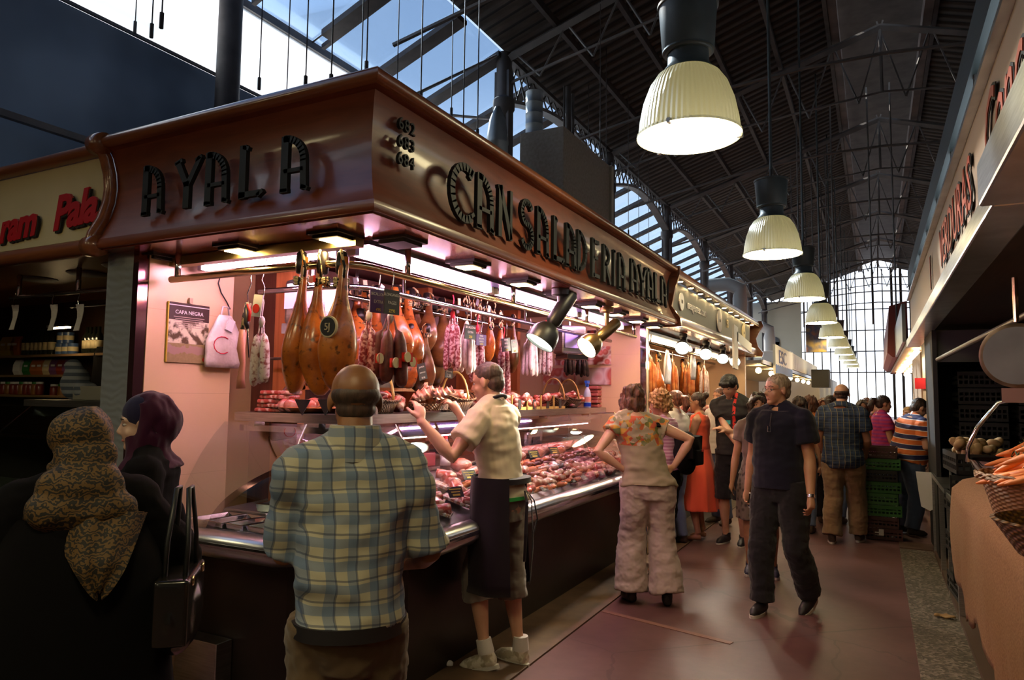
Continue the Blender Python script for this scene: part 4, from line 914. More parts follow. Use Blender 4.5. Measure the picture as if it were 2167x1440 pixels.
# sliced meat packs with white ribs, near the chamfer
t = NT('sliced_pack'); x = t.xyz(); s1 = t.math('SINE', t.math('MULTIPLY', x[0], 170)); c = t.ramp(t.noise(60, 3), [(.4, (.75, .70, .70)), (.5, (.40, .06, .08)), (.62, (.75, .6, .35))]); c = t.mix(t.math('GREATER_THAN', s1, .5), c, (.80, .74, .76)); M['ribpack'] = t.bsdf(c, .25, coat=.6)
for k, (x_, y_, rz) in enumerate(((-2.40, 3.55, 25), (-2.27, 3.42, 25), (-2.42, 3.84, 22), (-2.26, 3.72, 22))):
    o = MB().box((0, 0, 0), (.24, .13, .02)).build('sliced_pack', M['ribpack'], bev=.005, loc=(x_, y_, deckz(x_)+.032)); o.rotation_euler = (0, R(19), R(rz)); tag(o, 'flat wrapped pack of sliced salami lying by the corner of the glass case', 'meat pack', 'wrapped salami packs at the glass corner')
# meats: one of each kind, then copies
def curved(L, r, bend_, n=9): return [(r_ * 0 + L*(q-.5), bend_*math.sin(PI*q), 0) for q, r_ in [(k/(n-1), 0) for k in range(n)]], [r*.25]+[r*.9]+[r]*(n-4)+[r*.9, r*.25]
MT = {}
def meatkind(key, label, cat, fn, mat):
    b = MB(); fn(b); o = b.build(key, mat, smooth=True); tag(o, label, cat); MT[key] = [o, 0, label]
M['m_red'] = mottled('red_meat', (.42, .045, .035), (.66, .16, .10), 12, .25, coat=.5); M['m_pink'] = mottled('pink_ham', (.62, .24, .18), (.76, .42, .32), 4, .35, coat=.3)
M['m_dark'] = mottled('dark_meat', (.10, .02, .02), (.26, .06, .045), 10, .3, coat=.4); M['m_orange'] = mottled('orange_sausage', (.55, .14, .05), (.72, .26, .10), 14, .35, coat=.2)
def f_sausage(b): p, r = curved(.13, .017, .02); b.tube(p, r, 10)
def f_short(b): p, r = curved(.085, .021, .008); b.tube(p, r, 10)
def f_black(b): p, r = curved(.16, .018, .06, 11); b.tube(p, r, 10)
def f_chunk(b):
    b.loft([[( (.045-.0*q)*math.cos(a)*(1+.15*noise.noise(Vector((math.cos(a), q*3, 1)))) , -.05+.10*q, .032*math.sin(a)) for a in [2*PI*j/12 for j in range(12)]] for q in (0, .2, .5, .8, 1)])
def f_roll(b): b.tube([(-.12, 0, 0), (-.115, 0, 0), (-.04, 0, 0), (.04, 0, 0), (.115, 0, 0), (.12, 0, 0)], [.045, .052, .053, .053, .052, .045], 20)
def f_ham(b): b.ball((0, 0, 0), (.09, .065, .05), 16, 10)
meatkind('fresh_sausage', 'plump orange-red sausage in the meat display behind the aisle glass', 'sausage', f_sausage, M['m_orange'])
meatkind('chorizo_piece', 'short red chorizo piece in the meat display behind the aisle glass', 'sausage', f_short, M['m_red'])
meatkind('black_pudding', 'curved dark blood sausage in the meat display behind the aisle glass', 'sausage', f_black, M['m_dark'])
meatkind('smoked_meat', 'wrapped chunk of marbled cured meat in the aisle display', 'meat', f_chunk, M['fatty'])
meatkind('mortadella', 'large pink mortadella roll lying at the back of the aisle display', 'cold cut', f_roll, M['m_pink'])
meatkind('whole_ham', 'rounded reddish boiled ham in the back row of the aisle display', 'meat', f_ham, M['film'])
rnd = random.Random(12)
def put(key, x_, y_, dz, rot, grp, sc=1.0):
    o, n, lb = MT[key]
    if n: o2 = o.copy(); COL.objects.link(o2); o = o2
    MT[key][1] += 1; o.location = (x_, y_, deckz(x_)+dz); o.rotation_euler = rot; o.scale = (sc,)*3; o['group'] = grp; o['label'] = lb
y = 4.05
while y < 6.95:
    for r_i, xx in enumerate((-2.19, -2.25, -2.31, -2.37, -2.43, -2.50, -2.57)):
        key = ['chorizo_piece', 'fresh_sausage', 'fresh_sausage', 'black_pudding', 'smoked_meat', 'smoked_meat', 'smoked_meat'][r_i]
        z = noise.noise(Vector((y*.9, r_i*.7, 3)))
        if z > .12: key = 'smoked_meat' if key != 'smoked_meat' else 'black_pudding'
        elif z < -.18: key = 'fresh_sausage' if key != 'fresh_sausage' else 'chorizo_piece'
        rz = rnd.uniform(-40, 40)+(90 if key in ('fresh_sausage',) and r_i % 2 else 20)
        put(key, xx+rnd.uniform(-.02, .02), y+rnd.uniform(-.03, .03), .022+rnd.uniform(0, .018), (rnd.uniform(-.2, .2), R(-18)+rnd.uniform(-.1, .1), R(rz)), MT[key][2].split(' in the ')[0]+'s, aisle display', rnd.uniform(.85, 1.15))
    y += .105
for k in range(6):
    y_ = 4.4+k*.44
    if k % 2: put('mortadella', -2.68, y_, .055, (0, 0, R(75+10*k)), 'pink mortadella rolls in the aisle display')
    else: put('whole_ham', -2.68, y_, .05, (0, 0, R(20*k)), 'boiled hams in the back row of the aisle display')
for k in range(7):
    put('mortadella', -2.76, 5.5+.21*k, .06, (0, 0, R(85)), 'pink mortadella rolls in the aisle display', .9)
for k in range(16):   # packs left of the clerk
    xx = -2.2-.06*(k % 7)-.01; yy = 3.32+.045*k; put('smoked_meat', xx, yy+.1, .05, (R(rnd.uniform(-30, 30)), 0, R(rnd.uniform(0, 180))), 'cured chunks beside the salami packs', 1.0); [q for q in COL.objects][-1]['label'] = 'wrapped chunk of cured meat heaped beside the flat salami packs at the glass corner'
# small slanted price tickets along the front
for k in range(14):
    y_ = 4.3+.2*k; o = MB().box((0, 0, 0), (.003, .075, .045)).build('price_ticket', M['slate'], loc=(-2.155-.02*(k % 2), y_, .925)); o.rotation_euler = (0, R(-50), R(-12))
    tag(o, 'small dark price ticket leaning among the sausages along the aisle glass', 'price ticket', 'price tickets along the aisle glass')
    b = MB(); b.box((.0022, 0, .01), (.0008, .055, .004)); b.box((.0022, .005, -.002), (.0008, .04, .004)); b.box((.0022, 0, -.013), (.0008, .03, .007)); b.build('writing', M['chalk'], o)
for (x_, y_, z_) in ((-2.36, 3.98, 1.08), (-2.24, 3.62, 1.02), (-2.5, 5.25, 1.12), (-2.52, 5.7, 1.12)):
    o = MB().box((0, 0, 0), (.003, .10, .07)).build('price_ticket', M['slate'], loc=(x_, y_, z_)); o.rotation_euler = (0, R(-35), R(-28)); tag(o, 'larger dark price ticket standing on wrapped meats behind the aisle glass', 'price ticket', 'larger price tickets on wrapped meats')
    b = MB(); b.box((.0022, 0, .018), (.0008, .08, .006)); b.box((.0022, .0, .0), (.0008, .06, .006)); b.box((.0022, 0, -.02), (.0008, .05, .012)); b.build('writing', M['chalk_y'], o)
# ---------------------------------------------------------------- baskets on the long shelf
t = NT('dark_wicker'); x = t.xyz(); s1 = t.math('SINE', t.math('MULTIPLY', x[2], 320)); s2 = t.math('SINE', t.math('MULTIPLY', t.math('ARCTAN2', x[1], x[0]), 34)); wv = t.math('MULTIPLY', s1, s2)
M['wicker_d'] = t.bsdf(t.ramp(wv, [(.0, (.10, .035, .012)), (.8, (.34, .15, .05))]), .5, bump=wv, bstr=.8, bdist=.006)
M['handle'] = flat('cane_handle', (.62, .40, .12), .4)
def basket(x_, y_, w_, l_, h_, label, rz=0, handle=True):
    """boat-shaped basket: low in the middle, raised pointed ends"""
    o = thing('wicker_basket', label, 'basket', (x_, y_, 1.483), R(rz)); n = 28
    def rim(s, up, k): return [(w_/2*s*math.cos(a), l_/2*s*math.sin(a), up+k*abs(math.sin(a))**3) for a in [2*PI*j/n for j in range(n)]]
    MB().loft([rim(.62, 0, 0), rim(.82, h_*.45, h_*.2), rim(1, h_*.8, h_*.45), rim(.96, h_*.8, h_*.45), rim(.60, .012, 0)]).build('bowl', M['wicker_d'], o, smooth=True)
    MB().tube(rim(1.0, h_*.82, h_*.45)+[rim(1.0, h_*.82, h_*.45)[0]], .007, 6).build('rim', M['wicker_d'], o, smooth=True)
    if handle: MB().tube([(w_*.46*math.cos(a), 0, h_*.75+.20*math.sin(a)) for a in [PI*k/12 for k in range(13)]], .008, 8).build('handle', M['handle'], o, smooth=True)
    return o
BK = [(-2.64, 3.38, .22, .36, .09, 'boat-shaped wicker basket of cured meat nearest the corner', 5), (-2.62, 4.20, .24, .42, .10, 'boat-shaped wicker basket just left of the clerk\'s face with a tall cane handle', 0),
      (-2.64, 5.95, .24, .40, .10, 'wicker basket with a cane handle near the spray bottle, left of two', 0), (-2.66, 6.35, .24, .42, .10, 'wicker basket next to the spray bottle holding a dark wrapped cut', 0)]
for x_, y_, w_, l_, h_, lb, rz in BK:
    basket(x_, y_, w_, l_, h_, lb, rz)
M['ham_slice'] = mottled('ham_slice', (.72, .20, .10), (.86, .52, .40), 18, .3, lo=.4, hi=.55, coat=.4)
def f_slice(b):   # folded fan of thin slices
    b.loft([[(-.055+.02*math.sin(k*1.3), -.05+.012*k, .0), (.0, -.05+.012*k+.01*math.sin(k*2), .055+.012*math.sin(k*1.7)), (.055, -.05+.012*k, .0), (.0, -.052+.012*k, .03)] for k in range(9)])
MT['ham_slices'] = None
meatkind('ham_slices', 'folded fan of orange-pink ham slices in the open pack between the clerk\'s hands', 'cold cut', f_slice, M['ham_slice'])
def put2(key, x_, y_, z_, rot, grp, sc, lb):
    put(key, x_, y_, 0, rot, grp, sc); o = [q for q in COL.objects][-1] if MT[key][1] > 1 else MT[key][0]; o.location = (x_, y_, z_); o['label'] = lb
# tray of slices held by the clerk
o = thing('serving_board', 'round wicker tray under the ham slices, between the clerk\'s hands', 'tray', (-2.53, 3.75, 1.495))
MB().lathe([(.05, 0), (.16, .006), (.175, .045), (.165, .045), (.14, .014)], n=28, M=Matrix.Diagonal((.6, 1.0, 1, 1))).build('bowl', M['wicker_d'], o, smooth=40)
for k in range(9):
    x_ = -2.52+rnd.uniform(-.05, .05); y_ = 3.61+.035*k; put2('ham_slices', x_, y_, 1.56+.022*(k % 3), (R(rnd.uniform(-25, 25)), R(rnd.uniform(-25, 25)), R(rnd.uniform(-60, 60))), 'fans of ham slices in the wicker tray', rnd.uniform(.8, 1.1), 'folded fan of orange-pink ham slices in the tray between the clerk\'s hands')
for (cx, cy, n, lb, ks) in ((-2.64, 3.38, 12, 'cured meat piece heaped in the basket nearest the stall corner', ('smoked_meat', 'black_pudding', 'chorizo_piece')), (-2.62, 4.20, 12, 'wrapped cured piece in the basket just left of the clerk\'s face', ('smoked_meat', 'black_pudding')),
                        (-2.65, 5.95, 9, 'red cured piece in the left of the two handled baskets by the spray bottle', ('smoked_meat', 'chorizo_piece')), (-2.66, 6.35, 9, 'dark wrapped cured piece in the basket touching the spray bottle', ('black_pudding', 'smoked_meat')), (-2.62, 5.35, 22, 'red vacuum-wrapped ham piece in the long row right of the clerk\'s neck', ('smoked_meat', 'chorizo_piece')), (-2.62, 4.85, 14, 'red wrapped piece on the shelf behind the clerk\'s neck', ('smoked_meat',))):
    for k in range(n):
        key = ks[k % len(ks)]; wide = n in (22, 14)
        put2(key, cx+rnd.uniform(-.06, .06), cy+(rnd.uniform(-.32, .32) if wide else rnd.uniform(-.13, .13)), (1.515 if wide else 1.54)+.028*(k % 3), (R(rnd.uniform(-30, 30)), R(rnd.uniform(-30, 30)), R(rnd.uniform(0, 180))), lb.replace(' piece', ' pieces', 1), rnd.uniform(.9, 1.3), lb)
# little wooden dividers with tags
for k in range(4):
    o = thing('crate_divider', 'small orange wooden box front with price tags holding wrapped meat', 'wooden box', (-2.53, 5.02+.27*k, 1.483), 0, 'orange wooden box fronts on the shelf')
    MB().box((0, 0, .012), (.012, .25, .024)).build('rail', M['handle'], o); MB().box((0, -.12, .06), (.012, .012, .12)).build('post', M['handle'], o)
    MB().box((.01, .0, .045), (.004, .05, .075)).build('tag', M['slate'], o)
# ================================================================ FIGURE BUILDER
def remesh(mb, voxel, it=3, disp=None, keep=None):
    """union of closed solids -> one continuous surface (vertices, faces)"""
    me = bpy.data.meshes.new('x'); me.from_pydata(mb.v, [], mb.f)
    bm = bmesh.new(); bm.from_mesh(me); bmesh.ops.recalc_face_normals(bm, faces=bm.faces); bm.to_mesh(me); bm.free()
    o = bpy.data.objects.new('x', me); COL.objects.link(o)
    m = o.modifiers.new('r', 'REMESH'); m.mode = 'VOXEL'; m.voxel_size = voxel; m.adaptivity = 0
    if it: s_ = o.modifiers.new('s', 'SMOOTH'); s_.iterations = it; s_.factor = .5
    dg = bpy.context.evaluated_depsgraph_get(); r = bpy.data.meshes.new_from_object(o.evaluated_get(dg))
    n = len(r.vertices); co = np.empty(n*3, 'f'); r.vertices.foreach_get('co', co); co = co.reshape(-1, 3)
    no = np.empty(n*3, 'f'); r.vertices.foreach_get('normal', no); no = no.reshape(-1, 3)
    if disp:
        for amp, fr, sd in disp:
            d = np.array([noise.noise(Vector((p[0]*fr[0]+sd, p[1]*fr[1]+sd*.7, p[2]*fr[2]))) for p in co])
            co = co+no*(amp*d)[:, None]
    out = MB(); out.v = [tuple(map(float, p)) for p in co]; out.f = [tuple(p.vertices) for p in r.polygons]; out.m = [0]*len(out.f)
    bpy.data.objects.remove(o); bpy.data.meshes.remove(me); bpy.data.meshes.remove(r); return out
def rawbuild(mb, name, mat, parent):
    """link without the normal pass (remeshed surfaces are already consistent)"""
    me = bpy.data.meshes.new(name); me.from_pydata(mb.v, [], mb.f); me.materials.append(mat); me.shade_smooth()
    o = bpy.data.objects.new(name, me); COL.objects.link(o); o.parent = parent; return o
def ik(a, t, l1, l2, pole):
    a, t, pole = Vector(a), Vector(t), Vector(pole).normalized(); d = t-a; L = d.length
    if L > (l1+l2)*.995: t = a+d*((l1+l2)*.995/L); d = t-a; L = d.length
    u = d/L; x = (L*L+l1*l1-l2*l2)/(2*L); h = math.sqrt(max(0, l1*l1-x*x)); p = (pole-u*pole.dot(u))
    if p.length < 1e-5: p = u.orthogonal()
    return a+u*x+p.normalized()*h, t
def ell(mb, c, r, B=None, n=16, m=10): mb.ball(c, r, n, m, rot=B)
def ring_at(c, ax, ay, rx, ry, n=20, pw=1.0):
    out = []
    for j in range(n):
        a = 2*PI*j/n; ca, sa = math.cos(a), math.sin(a)
        ca = math.copysign(abs(ca)**pw, ca); sa = math.copysign(abs(sa)**pw, sa)
        out.append(Vector(c)+ax*rx*ca+ay*ry*sa)
    return out
def hand_geo(mb, w, d, side, curl=.45, s=1.0, palm=None, spread=.16, grip=0):
    """w wrist, d direction the hand points, palm: direction the palm faces"""
    d = Vector(d).normalized(); pn = Vector(palm or (0, 0, -1)); pn = (pn-d*pn.dot(d)).normalized(); x = d.cross(pn)*side   # x: towards the thumb
    w = Vector(w)
    mb.tube([w-d*.02*s, w+d*.015*s, w+d*.05*s, w+d*.085*s], [.022*s, .025*s, .030*s, .026*s], 10, flat=1)
    # flatten the palm with offset side blobs
    mb.tube([w+d*.02*s+x*.014*s, w+d*.085*s+x*.024*s], [.015*s, .014*s], 8); mb.tube([w+d*.02*s-x*.014*s, w+d*.08*s-x*.026*s], [.015*s, .012*s], 8)
    for k, (o_, L) in enumerate(((.028, .072), (.010, .080), (-.009, .075), (-.027, .060))):
        p = w+d*(.082-.004*abs(k-1))*s+x*o_*s; ang = 0; pts = [p-d*.015*s]; rr = [.0095*s]; dirn = (d+x*spread*(1.3-k)*.6).normalized()
        for q, f in enumerate((.45, .32, .23)):
            ang += curl*(.8+.25*k*.5)*(1 if q else .7)
            v = dirn*math.cos(ang)+pn*math.sin(ang); p = p+v*L*f*s; pts.append(p); rr.append((.0088-.0011*q)*s)
        mb.tube(pts, rr, 7)
    p = w+d*.022*s+x*.022*s; v = (d*.62+x*.70+pn*.35).normalized(); v2 = (d*.80+x*.35+pn*.45).normalized()
    mb.tube([p-v*.01*s, p+v*.034*s, p+v*.034*s+v2*.03*s, p+v*.034*s+v2*.052*s], [.0125*s, .0115*s, .0098*s, .007*s], 8)
def person(loc, heading, H, label, skin, hair=None, top=None, bottom=None, shoes=None, W=1.0, belly=0, lean=0, side=0, head=(0, 0, 0), hands=None, feet=None, vox=.009, hairkind='short', glasses=False,
           female=False, sock=None, group=None, curl=(.45, .45), bust=0, detail=True, facing=True, poles=(None, None), headoff=(0, 0, 0), hd=(None, None), neckf=1.0):
    """head=(yaw left+, pitch down+, roll); hands: local wrist targets [left, right]; feet: [(x, y, z, yaw, pitch)] ankles"""
    o = thing('person', label, 'person', loc, R(heading), group)
    f = H/1.75; Vv = Vector
    ca, sa = math.cos(R(lean)), math.sin(R(lean))
    def tp(y, z, x=0):   # torso point: rotate about the hips by the lean
        zz = z-.92*f; return Vv((x+math.sin(R(side))*zz, y*ca+zz*sa, .92*f+zz*ca-y*sa))
    ax = Vv((1, 0, 0)); ay = Vv((0, ca, -sa)); up = Vv((0, sa, ca))
    hw = .158*f*W*(1.06 if female else 1); sw_ = (.165 if female else .180)*f*(.5+.5*W)
    sec = [(0, .80, hw*.80, .10*W+belly*.2), (0, .86, hw*1.03, .118*W+belly*.4), (-.005, .93, hw*1.0, .115*W+belly*.7), (0, 1.01, hw*(.86 if female else .93)+belly*.25, .100*W+belly), (.0, 1.10, hw*(.84 if female else .96)+belly*.2, .100*W+belly*.9),
           (0, 1.20, sw_*.86, .108*W+belly*.4), (0, 1.30, sw_*.93, .112*W), (-.005, 1.38, sw_*.90, .098*W), (-.01, 1.435, sw_*.66, .075*W), (-.012, 1.475, .075*f, .058)]
    def torso(mb, grow, z0=.80, z1=1.48, pw=.88, flare=0):
        rings = []; prev = None
        zs = sorted(set([z0]+[s_[1] for s_ in sec if z0 < s_[1] < z1]+[z1]))
        for z in zs:
            k = 0
            while k < len(sec)-2 and sec[k+1][1] < z: k += 1
            a, b_ = sec[k], sec[k+1]; q = min(1, max(0, (z-a[1])/(b_[1]-a[1])))
            v = [a[i]+(b_[i]-a[i])*q for i in range(4)]; g = grow+flare*max(0, 1.1-z)
            cy = v[0]+(belly*.6*math.exp(-((z-1.04)/.1)**2))+(bust*.4*math.exp(-((z-1.27)/.07)**2))
            rings.append(ring_at(tp(cy*f, z*f), ax, ay, v[2]+g, v[3]*f+g, 22, pw))
        mb.loft(rings)
    S = [tp(-.005*f, 1.378*f, s_*sw_*.92) for s_ in (-1, 1)]
    def traps(mb, r):
        for p in S: mb.tube([tp(-.012*f, 1.47*f), tp(-.01*f, 1.435*f, p.x*.45), p+up*.012*f], [.045*f+r, .046*f+r, .050*f+r], 12)
    l1, l2 = .285*f, .255*f
    if hands is None: hands = [None, None]
    arms = []
    for i, s_ in ((0, -1), (1, 1)):
        tgt = hands[i] if hands[i] is not None else (s_*(sw_+.06*f), .05*f, .83*f)
        tgt = Vv(tgt); pole = Vv(poles[i]) if poles[i] else Vv((s_*.5, -1, -.3))
        e_, w_ = ik(S[i], tgt, l1, l2, pole); arms.append((S[i], e_, w_))
    HJ = [Vv((s_*.085*f*W**.5, 0, .90*f)) for s_ in (-1, 1)]
    if feet is None: feet = [(-.10, .0, .085, 8, 0), (.10, -.02, .085, -8, 0)]
    legs = []
    for i, s_ in ((0, -1), (1, 1)):
        x_, y_, z_, yw, pt = feet[i]; kn, an = ik(HJ[i], (x_, y_, z_), .425*f, .40*f, (s_*.12, 1, 0)); legs.append((HJ[i], kn, an, R(yw), R(pt)))
    # neck and head
    nb = tp(-.01*f, 1.45*f); yw, pt, rl = (R(v) for v in head)
    HB = Matrix.Rotation(yw, 3, 'Z') @ Matrix.Rotation(-pt-R(lean)*.3, 3, 'X') @ Matrix.Rotation(rl, 3, 'Y')
    hs = f**.5*1.0*(.96 if female else 1.0)
    hc = nb + up*.038*f*neckf + HB @ Vv((0, .022*hs, .105*hs)) + Vv(headoff)
    def hp(x, y, z): return hc+HB @ Vv((x*hs, y*hs, z*hs))
    def hsz(*r): return tuple(v*hs for v in r)
    b = MB(); torso(b, -.005); traps(b, -.008)
    b.tube([nb-up*.05*f, nb+up*.03*f, hp(0, -.012, -.05), hp(0, -.01, -.02)], [.050*f, .056*f, .054*f, .05*f] if not female else [.042*f, .046*f, .044*f, .044*f], 14)
    ell(b, hp(0, -.012, .030), hsz(.075, .093, .083), HB, 20, 14)
    ell(b, hp(0, .022, -.030), hsz(.058, .066, .082), HB, 18, 12)
    ell(b, hp(0, .062, -.092), hsz(.024, .024, .020), HB)
    for s_ in (-1, 1):
        ell(b, hp(s_*.077, -.006, -.008), hsz(.009, .019, .031), HB @ Matrix.Rotation(R(s_*12), 3, 'Z'), 12, 8)
        ell(b, hp(s_*.034, .050, -.032), hsz(.024, .022, .024), HB)
        b.tube([hp(s_*.012, .072, .022), hp(s_*.035, .069, .027), hp(s_*.055, .056, .020)], [.008*hs, .009*hs, .007*hs], 8)
    b.tube([hp(0, .073, .022), hp(0, .084, .0), hp(0, .097, -.024), hp(0, .091, -.033)], [.008*hs, .009*hs, .0125*hs, .009*hs], 10)
    ell(b, hp(-.011, .086, -.031), hsz(.008, .009, .007), HB, 8, 6); ell(b, hp(.011, .086, -.031), hsz(.008, .009, .007), HB, 8, 6)
    b.tube([hp(-.022, .070, -.060), hp(0, .081, -.057), hp(.022, .070, -.060)], [.005*hs, .0075*hs, .005*hs], 8); b.tube([hp(-.018, .068, -.069), hp(0, .079, -.069), hp(.018, .068, -.069)], [.005*hs, .008*hs, .005*hs], 8)
    for i in (0, 1):
        s_, e_, w_ = arms[i]; k = (.9 if female else 1)*f*(.6+.4*W)
        b.tube([s_-up*.0, s_.lerp(e_, .25), s_.lerp(e_, .7), e_, e_.lerp(w_, .25), e_.lerp(w_, .75), w_], [.058*k, .052*k, .043*k, .040*k, .043*k, .031*k, .026*k], 12)
        ell(b, s_, (.062*k, .062*k, .058*k))
        d = (w_-e_).normalized()
        pm = None
        if hd[i]: d, pm = Vv(hd[i][0]), Vv(hd[i][1])
        if pm is None: pm = Vv((-1 if i else 1, .2, 0))
        if detail: hand_geo(b, w_, d, (1 if i == 0 else -1), curl[i], f*(.88 if female else 1), pm)
        else: hand_geo(b, w_, d, (1 if i == 0 else -1), curl[i], f*1.02, pm, spread=.3)
    for i in (0, 1):
        h_, k_, a_, yw2, pt2 = legs[i]; k = f*W**.6
        b.tube([h_+Vv((0, 0, .03)), h_.lerp(k_, .35), h_.lerp(k_, .8), k_, k_.lerp(a_, .28), k_.lerp(a_, .75), a_], [.088*k, .082*k, .06*k, .054*k, .057*k, .036*k, .033*k], 14)
        T = Matrix.Rotation(yw2, 3, 'Z') @ Matrix.Rotation(-pt2, 3, 'X')
        b.tube([a_+T @ Vv((0, -.03, -.045)), a_+T @ Vv((0, .04, -.04)), a_+T @ Vv((0, .12, -.062)), a_+T @ Vv((0, .155, -.068))], [.028*f, .032*f, .025*f, .012*f], 10)
    rawbuild(remesh(b, vox, 3), 'body', skin, o)
    # eyes, brows, mouth
    if facing:
        for s_ in (-1, 1):
            ev = MB(); ell(ev, hp(s_*.031, .0630, .004), hsz(.0135, .012, .0070), HB, 12, 8); eo = ev.build('eye', EYE, o, smooth=True)
            iv = MB(); ell(iv, hp(s_*.031, .0722, .004), hsz(.006, .004, .006), HB, 10, 6); iv.build('iris', IRIS, eo, smooth=True)
            MB().tube([hp(s_*.014, .0795, .026), hp(s_*.033, .0775, .032), hp(s_*.052, .0655, .027)], [.0025*hs, .0032*hs, .002*hs], 6).build('eyebrow', BROW, o)
        MB().tube([hp(-.021, .0745, -.0635), hp(-.008, .0835, -.062), hp(.008, .0835, -.062), hp(.021, .0745, -.0635)], [.002*hs, .0052*hs, .0052*hs, .002*hs], 8).build('lips', LIPF if female else LIPM, o)
    if glasses:
        g = MB()
        for s_ in (-1, 1):
            g.tube([hp(s_*(.031+.022*math.cos(a)), .088-.004*abs(math.cos(a)), .002+.015*math.sin(a)) for a in [2*PI*q/14 for q in range(15)]], .0013, 5, cap=False)
            g.tube([hp(s_*.053, .084, .006), hp(s_*.079, .04, .008), hp(s_*.081, -.01, .006)], .0013, 5)
        g.tube([hp(-.009, .092, .004), hp(.009, .092, .004)], .0013, 5); g.build('glasses', M['black'], o)
    # hair
    if hair:
        hm = MB(); disp = [(.005, (80, 80, 45), 3)]
        if hairkind in ('short', 'crop'):
            gq = 1.0 if hairkind == 'short' else .965
            ell(hm, hp(0, -.020, .042), hsz(.0815*gq, .0945*gq, .082*gq), HB, 20, 14)
            ell(hm, hp(0, -.052, -.012), hsz(.066, .058, .066), HB)
            if hairkind == 'crop': disp = [(.003, (60, 60, 60), 3)]
        elif hairkind == 'fringe':
            ell(hm, hp(0, -.0255, .014), hsz(.0768, .0815, .046), HB, 24, 14); ell(hm, hp(0, -.030, -.030), hsz(.062, .054, .036), HB, 20, 12); disp = []
        elif hairkind == 'mop':
            ell(hm, hp(0, -.016, .048), hsz(.091, .103, .086), HB, 20, 14); ell(hm, hp(0, -.05, -.01), hsz(.076, .066, .07), HB)
            hm.tube([hp(-.055, .06, .058), hp(0, .082, .062), hp(.055, .06, .058)], .026*hs, 10)
        elif hairkind == 'bob':
            ell(hm, hp(0, -.022, .038), hsz(.090, .096, .088), HB, 20, 14); ell(hm, hp(0, -.052, -.045), hsz(.085, .058, .095), HB)
            for s_ in (-1, 1):
                ell(hm, hp(s_*.078, .002, -.045), hsz(.024, .042, .085), HB); hm.tube([hp(0, .055, .088), hp(s_*.045, .074, .062), hp(s_*.080, .045, .0), hp(s_*.084, .03, -.08)], [.018*hs, .02*hs, .02*hs, .012*hs], 8)
            disp = [(.022, (28, 28, 14), 5), (.008, (90, 90, 40), 5)]
        elif hairkind == 'curly':
            ell(hm, hp(0, -.024, .046), hsz(.100, .108, .095), HB, 20, 14); ell(hm, hp(0, -.062, -.025), hsz(.092, .065, .075), HB)
            for s_ in (-1, 1): ell(hm, hp(s_*.075, .01, .01), hsz(.032, .05, .06), HB)
            disp = [(.034, (38, 38, 38), 5), (.016, (95, 95, 95), 5)]
        elif hairkind in ('bun', 'pony'):
            ell(hm, hp(0, -.020, .040), hsz(.0815, .0945, .082), HB, 20, 14); ell(hm, hp(0, -.052, -.012), hsz(.066, .056, .062), HB)
            if hairkind == 'bun': ell(hm, hp(0, -.115, .075), hsz(.042, .040, .040), HB)
            else: hm.tube([hp(0, -.09, .05), hp(0, -.15, .03), hp(0, -.165, -.06), hp(0, -.14, -.13)], [.02*hs, .045*hs, .045*hs, .015*hs], 10)
            disp = [(.005, (80, 80, 40), 5)]
        rawbuild(remesh(hm, min(vox, .008), 2, disp), 'hair', hair, o)
    # clothes
    if bottom:
        g = MB(); kind = bottom.get('kind', 'trousers'); gr = bottom.get('grow', .014)
        if kind in ('trousers', 'shorts'):
            torso(g, gr*.35, .79, bottom.get('waist', .96), .9)
            for i in (0, 1):
                h_, k_, a_, _, _ = legs[i]; k = f*W**.6; hem = bottom.get('hem', .0); fl = bottom.get('flare', 0)
                ktz = .055*k+gr
                if kind == 'trousers':
                    zc = k_.lerp(a_, bottom.get('len', 1.0))
                    g.tube([h_+Vv((0, 0, .04)), h_.lerp(k_, .35), h_.lerp(k_, .8), k_, k_.lerp(zc, .35), k_.lerp(zc, .8), zc], [.098*k+gr, .088*k+gr, .068*k+gr, .062*k+gr+fl*.3, .060*k+gr+fl*.6, .048*k+gr+fl, .048*k+gr+fl*1.1], 16)
                else:
                    q = bottom.get('len', .8)
                    e1 = h_.lerp(k_, min(q, 1)) if q <= 1 else k_.lerp(a_, q-1); pts = [h_+Vv((0, 0, .04)), h_.lerp(k_, .3)]+([h_.lerp(k_, .7), k_, k_.lerp(e1, .6)] if q > 1 else [h_.lerp(e1, .7)])+[e1]
                    g.tube(pts, [.098*k+gr]+[.088*k+gr]+[.078*k+gr+.006]*(len(pts)-2), 16)
            g = remesh(g, max(vox, .009), 2, [(.014, (6, 6, 5), 2), (.008, (15, 15, 20), 7), (.004, (40, 40, 55), 3)] if fl or kind != 'trousers' else [(.010, (6, 6, 5), 2), (.005, (15, 15, 20), 7)])
        elif kind == 'skirt':
            zb = bottom['z']; zt = bottom.get('waist', 1.05)*f; rings = []
            for q in [k/10 for k in range(11)]:
                z = zt+(zb-zt)*q; rx = (hw*.92+(hw*1.12-hw*.92)*min(1, q*2.5)+bottom.get('flare', .03)*q); ry = (.10*W+.03*min(1, q*2.5)+bottom.get('flare', .03)*q)+.012
                ring = ring_at(tp(0, z) if z > .9*f else Vv((0, 0, z)), ax, Vv((0, 1, 0)), rx+.01, ry+.01, 32, .9)
                c0 = sum(ring, Vv())/32; ring = [c0+(p-c0)*(1+.07*q*math.sin(9*j*2*PI/32)) for j, p in enumerate(ring)]
                rings.append(ring)
            g.loft(rings); g = remesh(g, max(vox, .010), 1, [(.01, (8, 8, 5), 2)])
        rawbuild(g, bottom.get('name', kind if kind != 'shorts' else 'shorts'), bottom['mat'], o)
